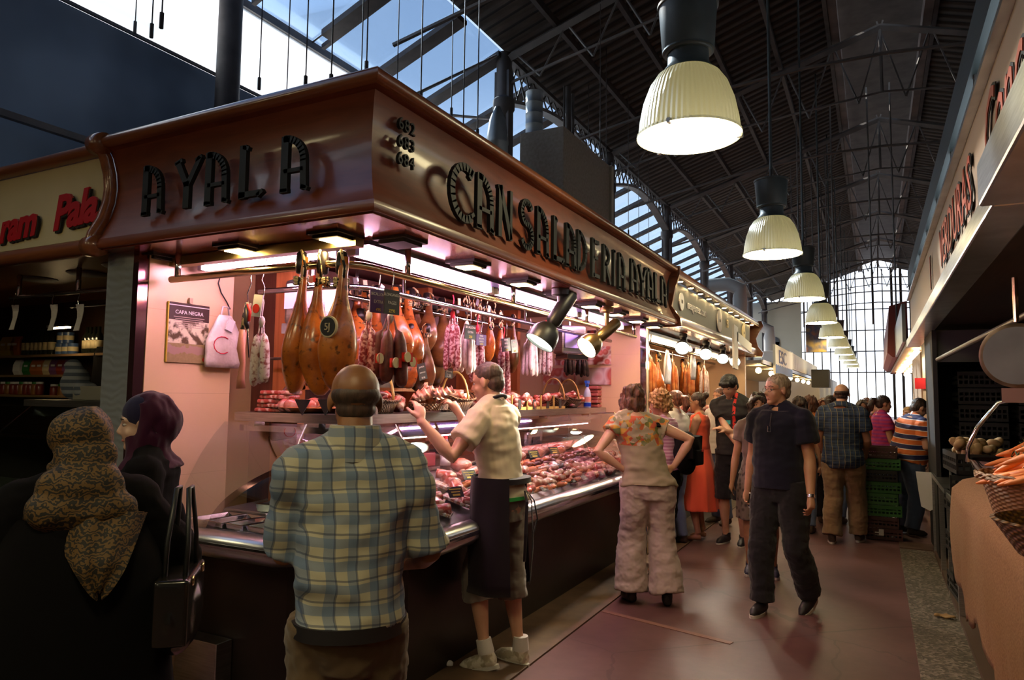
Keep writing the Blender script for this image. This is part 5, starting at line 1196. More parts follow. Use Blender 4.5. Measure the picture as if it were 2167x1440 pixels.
    if top:
        g = MB(); gr = top.get('grow', .022); torso(g, gr, top.get('hem', .86), top.get('neck', 1.44), .88, top.get('flare', .03))
        if top.get('sleeve', .55) >= 0 and not top.get('tank'): traps(g, gr*.75)
        if top.get('tank'):
            for p in S: g.tube([tp(-.09*f, 1.34*f, p.x*.5), tp(-.02*f, 1.46*f, p.x*.5), tp(.07*f, 1.36*f, p.x*.5)], .028, 8)
        sl_ = top.get('sleeve', .55)
        if sl_ > 0:
            for i in (0, 1):
                s_, e_, w_ = arms[i]; k = (.9 if female else 1)*f*(.6+.4*W); lo = top.get('loose', .014)
                if sl_ <= 1: pts = [s_-(e_-s_).normalized()*.02, s_, s_.lerp(e_, sl_*.6), s_.lerp(e_, sl_)]; rr = [.056*k+gr, .064*k+gr, .058*k+lo+.004, .058*k+lo+.006]
                else:
                    q = sl_-1; pts = [s_-(e_-s_).normalized()*.02, s_, s_.lerp(e_, .6), e_, e_.lerp(w_, q*.5), e_.lerp(w_, q)]; rr = [.056*k+gr, .063*k+gr, .052*k+lo, .050*k+lo, .048*k+lo, .044*k+lo-.012*max(0, q-.5)]
                g.tube(pts, rr, 14)
        if top.get('collar'):
            fr = HB @ Vv((0, 1, 0)); MB().loft([[nb+up*(h_*f)+Vv((r_*f*math.cos(a), r_*f*math.sin(a)*1.05-.006, -.03*f*(1+math.sin(a))*.8)) for a in [PI/2+.30+(2*PI-.60)*q/28 for q in range(29)]] for h_, r_ in ((.050, .066), (.066, .069), (.060, .076), (.018, .094), (.016, .088), (.045, .070))], cap=False, closed=False).build('collar', top['mat'], o, smooth=40)
        if sl_ > 0:
            for p in S: ell(g, p+up*.004, (.046*f*(.6+.4*W)+gr+.008,)*3)
        g = remesh(g, max(vox, .008), 3, [(top.get('fold', .012), (5, 5, 12), 1), (top.get('fold', .012)*.5, (14, 14, 26), 9)])
        rawbuild(g, top.get('name', 'shirt'), top['mat'], o)
    if shoes:
        for i in (0, 1):
            a_, yw2, pt2 = legs[i][2:]; T = Matrix.Rotation(yw2, 3, 'Z') @ Matrix.Rotation(-pt2, 3, 'X'); g = MB(); P = lambda x, y, z: a_+T @ (Vv((x, y, z))*f)
            g.tube([P(0, -.052, -.045), P(0, -.02, -.04), P(0, .06, -.045), P(0, .13, -.056), P(0, .175, -.066)], [.030*f, .040*f, .041*f, .036*f, .016*f], 14)
            if shoes.get('high', 1): g.tube([P(0, -.01, -.02), P(0, -.012, .02)], [.042*f, .041*f], 14)
            so = rawbuild(remesh(g, .008, 2), 'shoe', shoes['mat'], o)
            if shoes.get('sole'):
                g = MB(); rings = []
                for z in (-.087, -.066): rings.append([P(.043*math.cos(a)*(1.0 if math.sin(a) > -.2 else .85), .058+.128*math.sin(a), z) for a in [2*PI*j/20 for j in range(20)]])
                g.loft(rings).build('sole', shoes['sole'], so, smooth=40)
            if sock: MB().tube([P(0, -.008, -.0), P(0, -.008, .075)], [.046*f, .042*f], 14).build('sock', sock, o, smooth=40)
    o['_'] = 0; del o['_']
    return o, dict(hp=hp, HB=HB, nb=nb, arms=arms, legs=legs, tp=tp, f=f, hs=hs, up=up, ring=ring_at, sw=sw_, torso=torso, hc=hc)
def skinmat(name, a, b): return mottled(name, a, b, 9, .45, bstr=.08, bdist=.003, sss=0)
EYE = flat('eye_white', (.55, .50, .47), .25); IRIS = flat('iris', (.03, .018, .01), .2); BROW = flat('eyebrow_hair', (.05, .03, .02), .8); LIPF = flat('lip_rose', (.45, .13, .11), .4); LIPM = flat('lip_plain', (.36, .15, .11), .5)
SK = {'brown': skinmat('skin_brown', (.21, .080, .028), (.30, .125, .050)), 'fair': skinmat('skin_fair', (.52, .27, .17), (.60, .34, .23)), 'tan': skinmat('skin_tan', (.42, .20, .115), (.50, .26, .16)), 'pale': skinmat('skin_pale', (.56, .34, .25), (.64, .42, .32))}
def hairmat(name, a, b): return mottled(name, a, b, 22, .55, stretch=(3, 3, .6), bstr=.7, bdist=.006, lo=.4, hi=.6)
HR = {'black': hairmat('hair_black', (.006, .005, .005), (.022, .018, .016)), 'dark': hairmat('hair_dark_brown', (.018, .009, .006), (.06, .03, .018)), 'brown': hairmat('hair_brown', (.05, .018, .010), (.16, .06, .03)),
      'red': hairmat('hair_auburn', (.07, .022, .012), (.20, .07, .035)), 'blond': hairmat('hair_blond', (.26, .13, .04), (.60, .36, .14)), 'grey': hairmat('hair_sandy_grey', (.20, .14, .09), (.42, .32, .22)), 'stub': hairmat('hair_stubble', (.045, .024, .016), (.085, .045, .028))}
# ================================================================ THE PEOPLE
def cloth(name, c, rough=.85, bump=True, sheen=.2):
    t = NT(name); n = t.noise(180, 2); return t.bsdf(c, rough, bump=n, bstr=.12, bdist=.002, sheen=sheen, spec=.15)
def plaid(name, base, c1, c2, per, ratio=.4, line=None, horiz=True):
    t = NT(name); x = t.xyz()
    def band(v, p, w, off=0): return t.math('LESS_THAN', t.math('FRACT', t.math('ADD', t.math('MULTIPLY', v, 1/p), off)), w)
    wob = t.math('MULTIPLY', t.math('SUBTRACT', t.noise(6, 2), .5), .02)
    u = t.math('ADD', t.math('ADD', x[0], t.math('MULTIPLY', x[1], .45)), wob); v = t.math('ADD', x[2], wob)
    c = t.mix(t.math('MULTIPLY', band(u, per, ratio), .62), base, c1)
    if horiz: c = t.mix(t.math('MULTIPLY', band(v, per, ratio, .3), .62), c, c1)
    c = t.mix(t.math('MULTIPLY', band(u, per, .09, .62), .6), c, line or c2)
    if horiz: c = t.mix(t.math('MULTIPLY', band(v, per, .09, .75), .6), c, c2)
    n = t.noise(160, 2); return t.bsdf(c, .85, bump=n, bstr=.1, bdist=.002)
def stripes(name, cols, per, ax=2, rough=.8, tilt=0):
    t = NT(name); x = t.xyz(); v = t.math('ADD', x[ax], t.math('MULTIPLY', x[0], tilt)); f_ = t.math('FRACT', t.math('MULTIPLY', v, 1/per)); st = []; 
    for i, (w_, c) in enumerate(cols): st.append((w_, c))
    return t.bsdf(t.ramp(f_, st, True), rough)
def W2L(loc, hd_, p):
    q = Vector(p)-Vector(loc); return tuple(Matrix.Rotation(-R(hd_), 3, 'Z') @ q)
def dirL(hd_, d): return tuple(Matrix.Rotation(-R(hd_), 3, 'Z') @ Vector(d))
C_ = {'black': cloth('black_cloth', (.005, .004, .005), 1, sheen=0), 'abaya': cloth('abaya_cloth', (.003, .0025, .003), 1, sheen=0), 'navy': cloth('navy_pique', (.008, .008, .020), .9), 'char': cloth('charcoal_trousers', (.016, .015, .018), .9), 'khaki': cloth('khaki_cloth', (.20, .125, .065)),
      'olive': cloth('olive_brown_cotton', (.13, .085, .045)), 'tee': cloth('cream_jersey', (.60, .50, .38), .85), 'greycap': cloth('grey_sweat', (.20, .17, .145)), 'apron': cloth('dark_apron', (.016, .010, .018), .7), 'pants': cloth('pale_crinkled', (.46, .36, .32), .75),
      'coral': cloth('coral_red', (.80, .11, .05), .7), 'greytee': cloth('taupe_jersey', (.17, .12, .10)), 'plum': cloth('plum_denim', (.10, .035, .045)), 'white': cloth('white_cloth', (.62, .58, .55)), 'denim': cloth('blue_denim', (.10, .13, .24)), 'orange': cloth('orange_top', (.62, .20, .06))}
SH = {'black': flat('black_shoe', (.014, .012, .014), .5), 'sole': flat('white_sole', (.6, .57, .52), .6), 'run': mottled('running_shoe', (.42, .36, .26), (.72, .66, .56), 22, .5, lo=.45, hi=.55), 'navy': flat('navy_shoe', (.02, .02, .06), .55), 'brown': flat('brown_shoe', (.05, .03, .02), .6), 'pink': flat('pink_sandal', (.55, .04, .10), .5)}

# 1 -- bald man in plaid
BL = (-1.415, 1.70, 0); BH = 40
SHIRT = plaid('blue_cream_plaid', (.46, .42, .30), (.09, .16, .28), (.025, .04, .09), .062, .42)
o, k = person(BL, BH, 1.74, 'bald man in a blue and cream plaid shirt and brown trousers, seen from behind', SK['brown'], HR['stub'], W=.86, belly=.05, lean=3, head=(6, 4, 0), hairkind='fringe', vox=.006,
    top=dict(mat=SHIRT, sleeve=.95, hem=.93, grow=.024, loose=.013, fold=.016, collar=False, flare=.0, neck=1.45), bottom=dict(mat=C_['olive'], grow=.012, waist=.94, flare=.01), shoes=dict(mat=SH['brown']), facing=True,
    hands=[W2L(BL, BH, (-1.80, 1.83, 1.11)), (.17, .27, 1.02)], hd=((dirL(BH, (.3, 1, .15)), (.3, .2, -1)), None), poles=((-.15, -.5, -1), (.6, -1, -.5)), neckf=.9)
nbk = k['nb']
MB().tube([nbk-k['up']*.03, nbk+k['up']*.030+Vector((0, -.012, 0)), nbk+k['up']*.062+Vector((0, -.014, 0))], [.096, .084, .076], 18).build('collar', SHIRT, o, smooth=40)
MB().loft([k['ring'](k['tp'](0, z*k['f']), Vector((1, 0, 0)), Vector((0, 1, 0)), .168, .150, 32, .9) for z in (.905, .945)]).build('belt', SH['black'], o, smooth=40)

# 2 -- clerk in white tee and dark apron
CL = (-2.0, 3.78, 0.0); CH_ = 84
o, k = person(CL, CH_, 1.86, 'clerk in a cream t-shirt and dark apron reaching for the ham tray', SK['fair'], HR['stub'], W=.86, lean=9, head=(14, 10, 0), hairkind='crop', vox=.006,
    top=dict(mat=C_['tee'], sleeve=.62, hem=.90, grow=.020, loose=.020, fold=.013, flare=.05), bottom=dict(mat=C_['greycap'], kind='shorts', len=1.30, grow=.010, waist=1.0), shoes=dict(mat=SH['run'], sole=SH['sole']), sock=C_['white'],
    hands=[W2L(CL, CH_, (-2.32, 3.36, 1.445)), W2L(CL, CH_, (-2.33, 3.80, 1.475))], hd=((dirL(CH_, (-.35, .35, .9)), dirL(CH_, (-.9, .3, -.1))), (dirL(CH_, (-.5, -.2, .75)), dirL(CH_, (-.8, -.3, -.2)))),
    poles=((-.5, -.2, -1), (.3, -.2, -1)), feet=[(-.10, .05, .10, 12, 14), (.10, -.06, .085, -6, 0)], curl=(.55, .6))
# apron: bib panel wrapped round the front and left side, with strings
f = k['f']; ax_, ay_ = Vector((1, 0, 0)), Vector((0, 1, 0))
g = MB(); rings = []
for q in [j/10 for j in range(11)]:
    z = (1.05-.62*q)*f; row = []
    for a in [R(-20+12.5*j) for j in range(21)]:
        rr = (.200+.02*q, .178+.035*q); w_ = 1+.03*math.sin(a*7+q*3)
        row.append(Vector((rr[0]*math.cos(a)*w_, .012+rr[1]*math.sin(a)*w_, z)))
    rings.append(row)
g.loft(rings+[[Vector((p.x*.93, p.y*.93, p.z)) for p in r] for r in rings[::-1]], cap=False, closed=False); g.build('apron', C_['apron'], o, smooth=True)
MB().loft([k['ring'](Vector((0, .0, z*f)), ax_, ay_, .182, .150, 28, .9) for z in (1.015, 1.045)]).build('apron_belt', C_['apron'], o, smooth=40)
for dx, L in ((.02, .50), (-.03, .36), (.05, .22)): MB().tube([(dx*.3, -.155, 1.04), (dx, -.185, .98), (dx*1.6, -.19, .98-L*.5), (dx*1.2, -.175, 1.0-L)], [.006, .010, .011, .009], 6, flat=.35).build('apron_string', C_['apron'], o)
MB().tube([k['nb']+k['up']*.02+Vector((.072*math.cos(a), .068*math.sin(a)-.004, -.035*math.sin(a)+.008)) for a in [2*PI*q/20 for q in range(21)]], .011, 6).build('neck_strap', C_['apron'], o, smooth=True)
MB().loft([k['ring'](Vector((0, -.0, z*f)), ax_, ay_, .176, .138, 28, .9) for z in (.925, .945)]).build('green_waistband', flat('green_band', (.03, .32, .07), .7), o, smooth=40)

# 3 -- woman in the floral top and pale trousers
t = NT('floral_print'); x = t.xyz(); v = t.n('TexVoronoi'); v.inputs['Scale'].default_value = 26; t.L(t.co(), v.inputs['Vector'])
c = t.ramp(v.outputs['Color'], [(.25, (.45, .08, .03)), (.45, (.55, .30, .04)), (.6, (.10, .12, .03)), (.8, (.50, .40, .30))]); n1 = t.noise(11, 3)
mk = t.math('MULTIPLY', t.math('GREATER_THAN', x[2], 1.22), t.math('GREATER_THAN', n1, .47)); base = t.mix(t.noise(5, 3), (.40, .32, .22), (.24, .19, .12)); c = t.mix(mk, base, c); FLOR = t.bsdf(c, .8)
WL = (-1.60, 5.45, 0); WH = 30
o, k = person(WL, WH, 1.75, 'woman in a floral top and pale crinkled trousers standing with hands on hips', SK['fair'], HR['brown'], W=1.10, lean=7, side=-10, head=(14, 10, 0), hairkind='bob', vox=.007, female=True, bust=.03,
    top=dict(mat=FLOR, sleeve=.30, hem=.90, grow=.022, flare=.06, fold=.016, loose=.02), bottom=dict(mat=C_['pants'], grow=.030, flare=.045, len=.97, waist=1.0), shoes=dict(mat=SH['black']),
    hands=[(-.20, -.02, 1.03), (.20, .0, 1.05)], hd=(((.5, .5, -.25), (1, -.2, 0)), ((-.5, .5, -.25), (-1, -.2, 0))), poles=((-1, -.25, .25), (1, -.25, .25)), feet=[(-.13, .05, .085, 10, 0), (.13, -.05, .085, -12, 0)])
MB().tube([k['tp'](-.10, 1.36*k['f'], .15), k['tp'](-.02, 1.43*k['f'], .155), k['tp'](.09, 1.32*k['f'], .14)], [.02, .018, .02], 6, flat=.4).build('bag_strap', C_['black'], o)

# 4 -- curly blond woman, pink striped tank, black shorts, black backpack
o, k = person((-1.74, 6.55, 0), 90, 1.70, 'curly blond woman in a pink striped tank top and black shorts', SK['tan'], HR['blond'], W=1.10, lean=4, head=(10, 14, 0), hairkind='curly', female=True, bust=.03, vox=.009,
    top=dict(mat=stripes('pink_stripes', [(0, (.50, .22, .32)), (.55, (.66, .42, .50))], .03), sleeve=0, tank=True, hem=.95, grow=.016), bottom=dict(mat=C_['black'], kind='shorts', len=.95, grow=.02), 
    hands=[(-.10, .30, 1.15), (.12, .30, 1.12)], poles=((-.7, -.6, -.8), (.8, -.6, -.8)))
for i in (0, 1):
    a_ = k['legs'][i][2]
    for dy in (.0, .05, .10): MB().tube([a_+Vector((.038*math.cos(q), .02+dy, -.05+.030*math.sin(q)+.0)) for q in [PI*j/8 for j in range(9)]], .007, 6).build('sandal_strap', SH['pink'], o)
    MB().tube([a_+Vector((0, -.06, -.078)), a_+Vector((0, .05, -.078)), a_+Vector((0, .16, -.078))], [.036, .040, .030], 12, flat=.25).build('sandal_sole', SH['pink'], o)
b = MB()
b.ball((0, 0, 0), (.16, .10, .20), 18, 12); b.box((0, -.02, .05), (.22, .18, .20)); m_ = remesh(b, .01, 4, [(.015, (9, 9, 9), 2)])
bp = thing('backpack', 'black backpack worn by the curly blond woman', 'backpack', (-1.74+.20, 6.55-.10, 1.10), R(80)); rawbuild(m_, 'sack', C_['black'], bp)
MB().box((.02, -.115, -.04), (.16, .03, .14)).build('front_pocket', C_['black'], bp, bev=.02); MB().box((.06, -.133, .02), (.05, .004, .02)).build('patch', M['redtag'], bp)
for s_ in (-1, 1): MB().tube([(s_*.07, .08, .16), (s_*.08, .16, .24), (s_*.085, .26, .16)], .014, 6, flat=.4).build('strap', C_['black'], bp)

# 5 -- coral dress, bun
o, k = person((-1.80, 8.15, 0), 92, 1.70, 'woman in a coral red dress with her hair in a bun', SK['tan'], HR['dark'], W=1.0, head=(8, 6, 0), hairkind='bun', female=True, bust=.02, vox=.010, detail=False,
    top=dict(mat=C_['coral'], sleeve=0, tank=True, hem=.9, grow=.018), bottom=dict(mat=C_['coral'], kind='skirt', z=.34, flare=.06, name='dress_skirt'), hands=[(-.12, .30, 1.05), (.14, .28, 1.0)])
# 6 -- auburn head between them
person((-1.97, 7.75, 0), 70, 1.72, 'woman with auburn hair half hidden behind the curly blond woman', SK['fair'], HR['red'], hairkind='pony', female=True, vox=.012, detail=False, top=dict(mat=C_['white'], hem=.9), bottom=dict(mat=C_['denim']), shoes=dict(mat=SH['brown']), hands=[(-.12, .28, 1.0), (.12, .28, 1.0)])
# 7 -- young man, black tee, looking down
t = NT('printed_black_tee'); x = t.xyz()
m1 = t.math('MULTIPLY', t.math('LESS_THAN', t.math('ABSOLUTE', t.math('ADD', x[0], .06)), .016), t.math('GREATER_THAN', t.noise(30, 2), .45)); fr = t.math('MULTIPLY', t.math('GREATER_THAN', x[1], .02), t.math('GREATER_THAN', x[2], 1.12))
m1 = t.math('MULTIPLY', m1, fr)
m2 = t.math('MULTIPLY', t.math('LESS_THAN', t.math('ABSOLUTE', t.math('SUBTRACT', x[2], 1.33)), .022), t.math('LESS_THAN', t.math('ABSOLUTE', t.math('SUBTRACT', x[0], .035)), .055)); m2 = t.math('MULTIPLY', m2, fr)
c = t.mix(m1, (.010, .008, .008), (.62, .03, .02)); c = t.mix(m2, c, (.04, .40, .45)); PRT = t.bsdf(c, .8)
YL = (-1.42, 8.12, 0)
o, k = person(YL, 170, 1.92, 'young man with black hair and a printed black t-shirt looking down', SK['fair'], HR['black'], W=.95, head=(-12, 26, 0), hairkind='mop', vox=.009,
    top=dict(mat=PRT, sleeve=.62, hem=.88, loose=.02), bottom=dict(mat=C_['char'], kind='shorts', len=1.05), shoes=dict(mat=SH['black'], sole=SH['sole']), hands=[(-.02, .26, 1.24), (-.16, .28, 1.08)], hd=(((.6, .5, .3), (0, -.3, -1)), None), poles=((-.2, -.4, -1), (1, -.3, -.8)))
for i in (0, 1): pass
# 8 -- face behind the young man
person((-1.78, 9.3, 0), 150, 1.76, 'person with light brown hair behind the young man at the far stall', SK['tan'], HR['brown'], vox=.012, detail=False, top=dict(mat=C_['white'], hem=.88), bottom=dict(mat=C_['denim']), shoes=dict(mat=SH['brown']))
# 9 -- woman with the bob, grey top, patterned skirt
t = NT('grey_lace_skirt'); v = t.n('TexVoronoi'); v.inputs['Scale'].default_value = 22; t.L(t.co(), v.inputs['Vector']); LACE = t.bsdf(t.ramp(v.outputs['Distance'], [(.2, (.05, .035, .035)), (.5, (.19, .14, .13))]), .85)
o, k = person((-.96, 6.85, 0), 188, 1.69, 'woman with a dark bob, taupe t-shirt and patterned grey skirt facing the camera', SK['tan'], HR['dark'], W=1.02, head=(4, 2, 0), hairkind='bob', female=True, bust=.03, vox=.008,
    top=dict(mat=C_['greytee'], sleeve=.5, hem=.93, grow=.018), bottom=dict(mat=LACE, kind='skirt', z=.50, flare=.02), shoes=dict(mat=SH['navy'], sole=SH['sole']), hands=[(-.24, .10, .80), (.26, .08, .74)])
# 10 -- man in the navy polo, walking
PL = (-.66, 5.72, 0)
o, k = person(PL, 160, 1.83, 'grey-haired man in a navy polo shirt and glasses walking towards the camera', SK['tan'], HR['grey'], W=1.04, belly=.02, lean=-1, head=(-26, 2, 0), hairkind='short', vox=.007, glasses=True,
    top=dict(mat=C_['navy'], sleeve=.62, hem=.88, grow=.022, loose=.026, fold=.012, collar=True), bottom=dict(mat=C_['char'], grow=.024, flare=.014), shoes=dict(mat=SH['black'], sole=SH['sole']),
    hands=[(-.29, .10, .80), (.29, -.02, .80)], feet=[(-.12, -.20, .13, -4, 24), (.10, .12, .085, 6, 0)], curl=(.7, .8))
# swap: his right hand (screen left) holds a phone, his left wrist a watch
w_ = k['arms'][0][2]; e_ = k['arms'][0][1]; dd = (w_-e_).normalized()
MB().tube([w_-dd*.014, w_+dd*.008], .033, 14).build('watch', M['chrome'], o, smooth=40)
ww = k['arms'][1][2]; p = Matrix.Rotation(R(160), 3, 'Z') @ (ww+Vector((-.035, .02, -.085)))+Vector(PL)
b = MB().box((0, 0, 0), (.062, .010, .12)); ph = thing('mobile_phone', 'pale phone in the right hand of the man in the navy polo', 'phone', p, R(130)); b.build('case', M['white'], ph, bev=.004); MB().box((0, .006, 0), (.054, .002, .10)).build('screen', M['black'], ph)
MB().tube([(-.012, .148, 1.33*k['f']), (-.012, .152, 1.29*k['f']), (.012, .152, 1.29*k['f']), (.012, .148, 1.33*k['f'])], .003, 5).build('hanging_spectacles', M['chrome'], o)
MB().tube([(0, .112, 1.42*k['f']), (0, .14, 1.33*k['f'])], .004, 6).build('placket', M['black'], o)
# 11 -- balding man in dark tartan, walking away
TART = plaid('dark_tartan', (.010, .018, .045), (.02, .04, .09), (.10, .11, .10), .06, .3, (.30, .24, .10))
o, k = person((-.34, 8.80, 0), -6, 1.82, 'balding man in a dark tartan short-sleeved shirt and khaki trousers walking away', SK['tan'], HR['dark'], W=1.12, belly=.02, head=(0, 6, 0), hairkind='fringe', vox=.008,
    top=dict(mat=TART, sleeve=.66, hem=.80, grow=.026, loose=.03, flare=.03, collar=True), bottom=dict(mat=C_['khaki'], grow=.026, flare=.02), shoes=dict(mat=SH['brown'], sole=SH['sole']), feet=[(-.12, -.10, .085, 10, 0), (.12, .14, .085, -6, 0)], hands=[(-.22, .20, .95), (.20, .22, .98)])
# 12.. the crowd further down the aisle
CR = [((-.82, 9.2, 0), 0, 1.66, 'dark', 'bob', 1, 'char', 'dark-haired shopper just right of the grey-haired man', .3),
      ((-.76, 10.0, 0), 10, 1.68, 'brown', 'bob', 1, 'orange', 'brown-haired woman in an orange top left of the tartan shirt', .3),
      ((-.66, 10.9, 0), 185, 1.64, 'red', 'bob', 1, 'plum', 'face of a shopper looking back between two heads left of the tartan shirt', .5),
      ((-.52, 10.1, 0), -8, 1.69, 'dark', 'pony', 1, 'coral', 'woman with pinned dark hair directly left of the tartan shirt', .2),
      ((-.17, 11.2, 0), 190, 1.62, 'dark', 'bob', 1, 'coral', 'dark-haired woman in red partly hidden right of the tartan shirt', .5),
      ((-.02, 12.4, 0), 170, 1.62, 'black', 'short', 0, 'plum', 'distant dark-haired shopper behind the pink striped shirt', .5),
      ((-.60, 13.5, 0), 5, 1.72, 'dark', 'short', 0, 'denim', 'distant man walking away in blue between the far stalls', .5),
      ((-.15, 14.5, 0), 180, 1.66, 'brown', 'bob', 1, 'white', 'distant woman in white far down the aisle', .5),
      ((-1.0, 12.2, 0), 20, 1.66, 'black', 'pony', 1, 'black', 'distant woman in black before the far left stall', .5),
      ((-1.25, 10.6, 0), 80, 1.70, 'dark', 'short', 0, 'greytee', 'distant man in taupe at the second meat stall', .5)]
for loc, hd_, H_, hr, hk, fem, tp_, lb, slv in CR:
    person(loc, hd_, H_, lb, SK['tan'] if len(lb) % 2 else SK['fair'], HR[hr], vox=.013, detail=False, hairkind=hk, female=bool(fem), top=dict(mat=C_[tp_], sleeve=slv, hem=.88), bottom=dict(mat=C_['denim' if len(lb) % 3 else 'char']), shoes=dict(mat=SH['brown']))
# pink striped woman, striped polo man, child
o, k = person((.07, 10.3, 0), -72, 1.70, 'woman with a dark ponytail in a magenta striped t-shirt facing right', SK['tan'], HR['dark'], W=1.0, head=(0, 10, 0), hairkind='pony', female=True, bust=.03, vox=.010, detail=False,
    top=dict(mat=stripes('magenta_stripes', [(0, (.50, .03, .14)), (.5, (.30, .03, .22))], .045), sleeve=.5, hem=.92), bottom=dict(mat=C_['denim']), shoes=dict(mat=SH['brown']), hands=[(-.1, .3, 1.05), (.1, .26, 1.0)])
o, k = person((.31, 9.75, 0), -58, 1.68, 'man in an orange and navy striped polo leaning at the right-hand stall', SK['fair'], HR['dark'], W=1.25, belly=.05, lean=14, head=(-6, 22, 0), hairkind='short', vox=.009, detail=False,
    top=dict(mat=stripes('orange_navy_stripes', [(0, (.022, .022, .09)), (.42, (.75, .65, .62)), (.47, (.72, .16, .03)), (.92, (.75, .65, .62))], .115, tilt=.1), sleeve=.62, hem=.88, grow=.028, loose=.03), bottom=dict(mat=C_['denim'], grow=.03), shoes=dict(mat=SH['brown']), hands=[(-.12, .32, .98), (.14, .32, .98)])
person((.42, 11.6, 0), 175, 1.52, 'child with light hair looking out between the striped shirts', SK['fair'], HR['blond'], vox=.013, detail=False, top=dict(mat=C_['coral'], hem=.88), bottom=dict(mat=C_['denim']), shoes=dict(mat=SH['brown']))

# 13 -- woman in the purple headscarf
PU = (-2.60, 1.86, 0); PH_ = 138
o, k = person(PU, PH_, 1.62, 'woman in a purple headscarf and black jacket, in profile', SK['pale'], None, W=.98, head=(0, 8, 0), female=True, vox=.006, bust=.02,
    top=dict(mat=C_['black'], sleeve=1.75, hem=.62, grow=.024, loose=.014, name='jacket', flare=.05), bottom=dict(mat=C_['plum'], grow=.014), shoes=dict(mat=SH['black']), hands=[(-.22, .14, .90), (.20, .06, .86)])
hp, HB, hs = k['hp'], k['HB'], k['hs']
SC_ = cloth('purple_scarf', (.040, .004, .022), .7, sheen=.1); NV = cloth('navy_underscarf', (.012, .009, .04), .7)
g = MB(); ell(g, hp(0, -.018, .044), (.086*hs, .098*hs, .088*hs), HB); uc = rawbuild(remesh(g, .008, 2), 'underscarf', NV, o)
g = MB(); ell(g, hp(0, -.048, .042), (.094*hs, .086*hs, .094*hs), HB, 20, 14); ell(g, hp(0, -.085, -.01), (.085*hs, .07*hs, .09*hs), HB)
g.tube([hp(0, -.02, -.05), hp(0, -.01, -.10), k['nb']+Vector((0, .01, .01)), k['nb']+Vector((0, .0, -.06))], [.085, .080, .085, .13], 18)
for s_ in (-1, 1): g.tube([hp(s_*.070, -.015, .09), hp(s_*.074, -.012, .02), hp(s_*.070, -.006, -.05), hp(s_*.042, .03, -.125)], [.022, .024, .026, .030], 10)
g.tube([hp(-.05, .03, -.125), hp(0, .05, -.135), hp(.05, .03, -.125)], .028, 10)
rawbuild(remesh(g, .008, 3, [(.014, (14, 14, 8), 4), (.006, (40, 40, 16), 4)]), 'headscarf', SC_, o)
w_ = k['arms'][1][2]
ph = thing('mobile_phone', 'small shiny phone held low by the woman in the purple headscarf', 'phone', Matrix.Rotation(R(PH_), 3, 'Z') @ (w_+Vector((.0, .02, -.09)))+Vector(PU), R(60)); MB().box((0, 0, 0), (.055, .012, .10), (R(40), 0, 0)).build('case', M['chrome'], ph, bev=.004)

# 14 -- woman in the black abaya with the gold-patterned scarf
AB = (-2.22, 1.36, 0); AH = 62
t = NT('gold_swirl_scarf'); n0 = t.noise(5, 2); wv = t.n('TexWave', wave_type='RINGS'); wv.inputs['Scale'].default_value = 19; wv.inputs['Distortion'].default_value = 14; wv.inputs['Detail'].default_value = 2; wv.inputs['Detail Scale'].default_value = 2.2; t.L(t.co(), wv.inputs['Vector'])
v = t.n('TexVoronoi'); v.inputs['Scale'].default_value = 42; t.L(t.co(), v.inputs['Vector']); f1 = t.math('MULTIPLY', wv.outputs['Fac'], t.math('ADD', v.outputs['Distance'], .45))
GOLD = t.bsdf(t.ramp(f1, [(.46, (.006, .004, .002)), (.54, (.12, .062, .012))]), .7)
o, k = person(AB, AH, 1.57, 'woman in a black abaya and a black and gold patterned headscarf, seen from behind', SK['fair'], None, W=1.15, head=(8, 6, 0), female=True, vox=.008, facing=True, hands=[(-.26, .26, .95), (.22, .24, .95)], poles=((-1, -.6, -.6), (1, -.6, -.6)),
    top=dict(mat=C_['abaya'], sleeve=1.9, hem=.9, grow=.035, loose=.045, name='sleeves', flare=.05), shoes=dict(mat=SH['black']))
g = MB(); rings = []
for z, rx, ry in ((1.36, .19, .13), (1.22, .235, .175), (1.0, .265, .20), (.7, .30, .235), (.35, .33, .27), (.06, .35, .30)):
    ring = k['ring']((0, 0, z*k['f']), Vector((1, 0, 0)), Vector((0, 1, 0)), rx, ry, 48, .9); rings.append([Vector((p.x*(1+.03*math.sin(j*.9)*(1.4-z)), p.y*(1+.03*math.sin(j*.9+1)*(1.4-z)), p.z)) for j, p in enumerate(ring)])
g.loft(rings).build('abaya', C_['abaya'], o, smooth=60)
hp, HB, hs = k['hp'], k['HB'], k['hs']
g = MB(); ell(g, hp(0, -.030, .036), (.098*hs, .108*hs, .100*hs), HB, 20, 14); ell(g, hp(0, -.060, -.05), (.094*hs, .085*hs, .10*hs), HB); ell(g, k['nb']+Vector((0, -.060, .0)), (.12, .09, .09)); ell(g, k['nb']+Vector((0, -.075, -.06)), (.15, .085, .08))
g.tube([hp(0, -.03, -.06), k['nb']+Vector((0, -.02, .03)), k['nb']+Vector((0, -.02, -.02)), k['nb']+Vector((0, -.03, -.09))], [.092, .092, .115, .17], 20, flat=.8)
rawbuild(remesh(g, .008, 3, [(.016, (12, 12, 6), 4), (.006, (30, 30, 12), 4)]), 'headscarf', GOLD, o)
